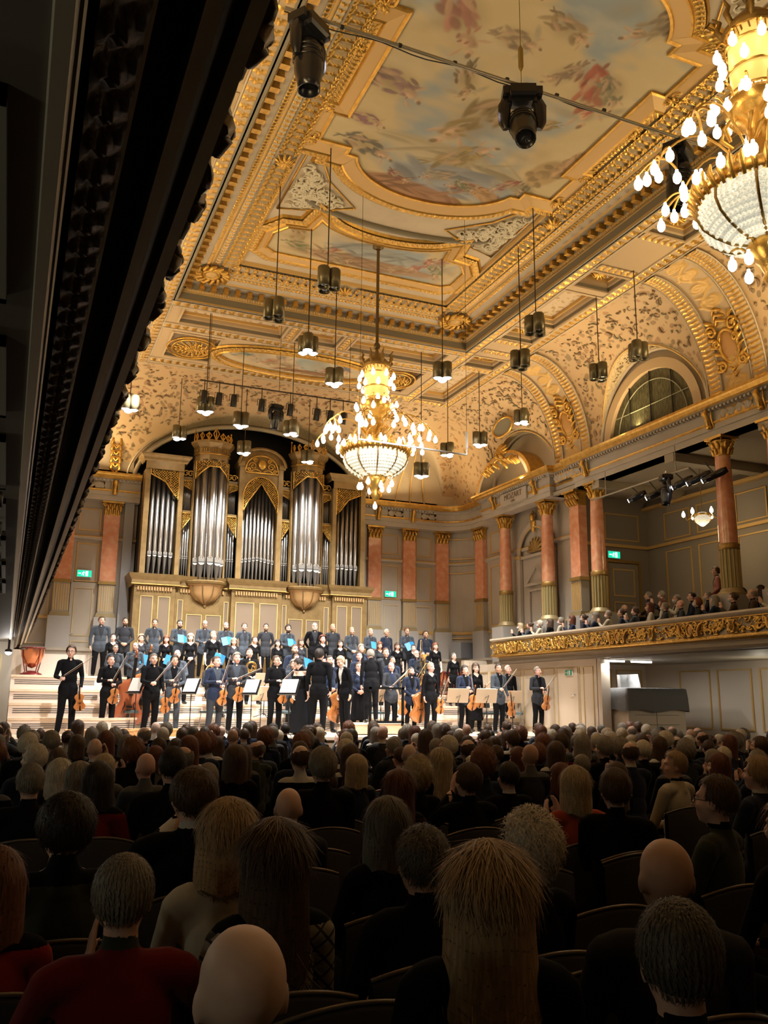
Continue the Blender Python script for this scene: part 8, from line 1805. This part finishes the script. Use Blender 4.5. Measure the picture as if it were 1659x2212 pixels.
ob('cover', MB().obox((0, 0, 0), (.15, .008, .21)), mat('deep blue cover', (.02, .12, .25), .5), pr_); ob('emblem', MB().add([(-.06, -.006, -.1), (.02, -.006, -.02), (-.06, -.006, 0)], [(0, 1, 2)]), mat('orange print', (.6, .25, .05), .6), pr_)
# the further rows, seat by seat
KINDS_ = [('short', 'grey', 'short grey hair'), ('short', 'pepper', 'pepper-and-salt hair'), ('fringe', 'grey', 'bald crown and grey fringe'), ('bob', 'fair', 'fair bob'), ('full', 'brown', 'full brown hair'), ('curly', 'grey', 'curly grey hair'), ('short', 'dark', 'short dark hair'), ('bob', 'grey', 'grey bob'), ('short', 'white', 'short white hair'), ('bun', 'brown', 'brown bun'), ('long', 'brown', 'long brown hair'), (None, 'grey', 'bald head'), ('full', 'grey', 'full grey hair'), ('short', 'brown', 'short brown hair'), ('curly', 'auburn', 'curly auburn hair'), ('bob', 'brown', 'brown bob'), ('full', 'white', 'full white hair'), ('fringe', 'brown', 'receding brown hair'), ('bob', 'red', 'dark red bob')]
ORD = ['first', 'second', 'third', 'fourth', 'fifth', 'sixth', 'seventh', 'eighth', 'ninth', 'tenth', 'eleventh', 'twelfth', 'thirteenth', 'fourteenth', 'fifteenth', 'sixteenth', 'seventeenth', 'eighteenth', 'nineteenth', 'twentieth', 'twenty-first', 'twenty-second', 'twenty-third', 'twenty-fourth', 'twenty-fifth', 'twenty-sixth', 'twenty-seventh', 'twenty-eighth']
ys = [6.95, 7.85, 8.75, 9.65, 10.5, 11.35, 12.2, 13.05, 13.9, 14.75, 15.6, 16.4]
R2 = np.random.RandomState(11); cnt = 0
for ri, y in enumerate(ys):
    x0 = -.9+.28*(ri % 2); n = 0; xmax = 12.9
    xs_ = []
    x = x0
    while x < xmax:
        xs_.append(x); x += .61
    for x in xs_:
        px = x+R2.uniform(-.08, .08); py = y+R2.uniform(-.08, .08); kk = R2.randint(len(KINDS_)); zt = R2.uniform(1.20, 1.36); em = R2.rand()
        d = RGT.dot(np.array([px, py, 1.3-CAMZ]))/FWD.dot(np.array([px, py, 1.3-CAMZ])); uu = 829.5+FPX*d
        if uu < -40 or uu > 1700 or em < .05: continue
        if any((px-a)**2+(py-b)**2 < .42**2 for a, b in AUD): continue
        hk, hc, desc = KINDS_[kk]; n += 1; cnt += 1
        tp = ['seated', 'seatedturn', 'clap', 'womanseat', 'claphigh'][R2.choice(5, p=[.35, .15, .15, .25, .10])]
        if hk in ('bob', 'long', 'bun'): tp = 'womanseat'
        co = ['black', 'charcoal', 'navy', 'black', 'slate', 'grey', 'olive', 'darkred', 'brown'][R2.choice(9, p=[.3, .2, .15, .1, .07, .06, .05, .03, .04])]
        rowname = 'row nearest the stage' if ri == len(ys)-1 else '%s row from the stage' % ORD[len(ys)-1-ri]
        person(tp, (px, py, 0), PI+R2.uniform(-.3, .3), 'listener, %s, %s coat, %s from left, %s' % (desc, co, ORD[n-1], rowname), 'listeners in the stalls', scale=zt/1.32, hairk=hk, hairc=hc, skin=['fair', 'pink', 'tan', 'pale'][R2.randint(4)], coat=co, shirt=['black', 'white', 'grey'][R2.randint(3)], seed=int(R2.randint(4)), strands=420, eyes=False)
        AUD.append((px, py))
# seats of the nearer rows
sn = 0
for i, (x, y) in enumerate(list(AUD)[:len(near)]):
    hall_seat(x, y-.17, 0, 'dark theatre seat of the '+' '.join(near[i][3].split(' ')[:10]))
for k, (x, y) in enumerate(((-.1, 1.55), (-.15, 2.55), (.15, 3.4), (.95, 2.35), (2.2, 2.0), (1.95, 2.75), (1.05, 2.72), (2.6, 3.5), (.1, 4.2), (2.75, 4.4), (3.2, 5.1), (1.8, 5.4), (3.6, 4.6), (2.35, 5.3), (.9, 1.15), (1.75, 1.3))):
    hall_seat(x, y, 0, 'empty-looking dark theatre seat %s' % ['at the lower left edge', 'at the left edge, one row on', 'behind the olive jacket', 'between the red sweater and the bald head', 'right of the front grey-haired listener', 'left of the bald man in dark jacket', 'under the blue programme', 'ahead of the bald man on the right', 'left of the bushy-haired listener', 'right of the white curls', 'left of the green pullover', 'right of the rose cardigan', 'in front of the green pullover', 'left of the orange-red cardigan', 'cut by the lower picture edge', 'cut by the lower right picture edge'][k])
# the gallery audience
R3 = np.random.RandomState(5); GA = [(1075, 1360), (1095, 1352), (1135, 1350), (1152, 1348), (1208, 1345), (1232, 1335), (1253, 1330), (1268, 1328), (1283, 1325), (1318, 1322), (1338, 1325), (1365, 1322), (1388, 1317), (1410, 1318), (1430, 1296), (1445, 1305), (1460, 1298), (1478, 1298), (1505, 1300), (1535, 1292), (1590, 1278), (1612, 1262), (1630, 1290), (1650, 1270), (1668, 1285), (1348, 1308), (1362, 1310), (1385, 1310), (1400, 1280), (1428, 1278), (1441, 1290), (1470, 1285), (1495, 1285), (1512, 1282), (1548, 1245), (1575, 1282), (1640, 1262), (1610, 1290), (1570, 1296), (1552, 1300), (1520, 1305), (1490, 1312)]
rows_ = {0: [], 1: [], 2: []}
for i, (u, v) in enumerate(GA):
    dl = 1385-(u-1040)*.1244-v; rowi = 0 if (dl < 36 or i < 6) else (1 if dl < 58 else 2); x = (13.14, 14.15, 14.95)[rowi]; p = onX(u, v, x); rows_[rowi].append([min(p[1], 21.4), p[2], u])
tot = 0
for rowi in (0, 1, 2):
    L = sorted(rows_[rowi], key=lambda e: -e[0]); last = 99
    x, zf = (13.14, 14.15, 14.95)[rowi], (2.86, 3.1, 3.4)[rowi]
    for j, (y, z, u) in enumerate(L):
        y = min(y, last-.5)
        last = y; sc = min(1.03, max(.8, (z-zf)/1.31)); hk, hc, desc = KINDS_[R3.randint(len(KINDS_))]; stand = u == 1548; mk = (tot % 2 == 0 and not stand); tot += 1
        person('clasp' if stand else ['galleryclap', 'gallery'][R3.randint(2)], (x, y, zf), -PI/2-.55+R3.uniform(-.4, .1), 'gallery listener, %s%s, %s from left in the %s' % (desc, ', face mask' if mk else '', ORD[j], ('front bench', 'middle bench', 'rear bench')[rowi]) if not stand else 'person in pink shirt standing and clapping before the gallery column', 'listeners in the gallery', scale=sc if not stand else .85, hairk=hk, hairc=hc, skin=['fair', 'pink', 'tan'][j % 3], coat=['black', 'charcoal', 'navy', 'slate', 'cream', 'brown'][R3.randint(6)] if not stand else 'pink', mask=mk, strands=300, seed=j % 4)
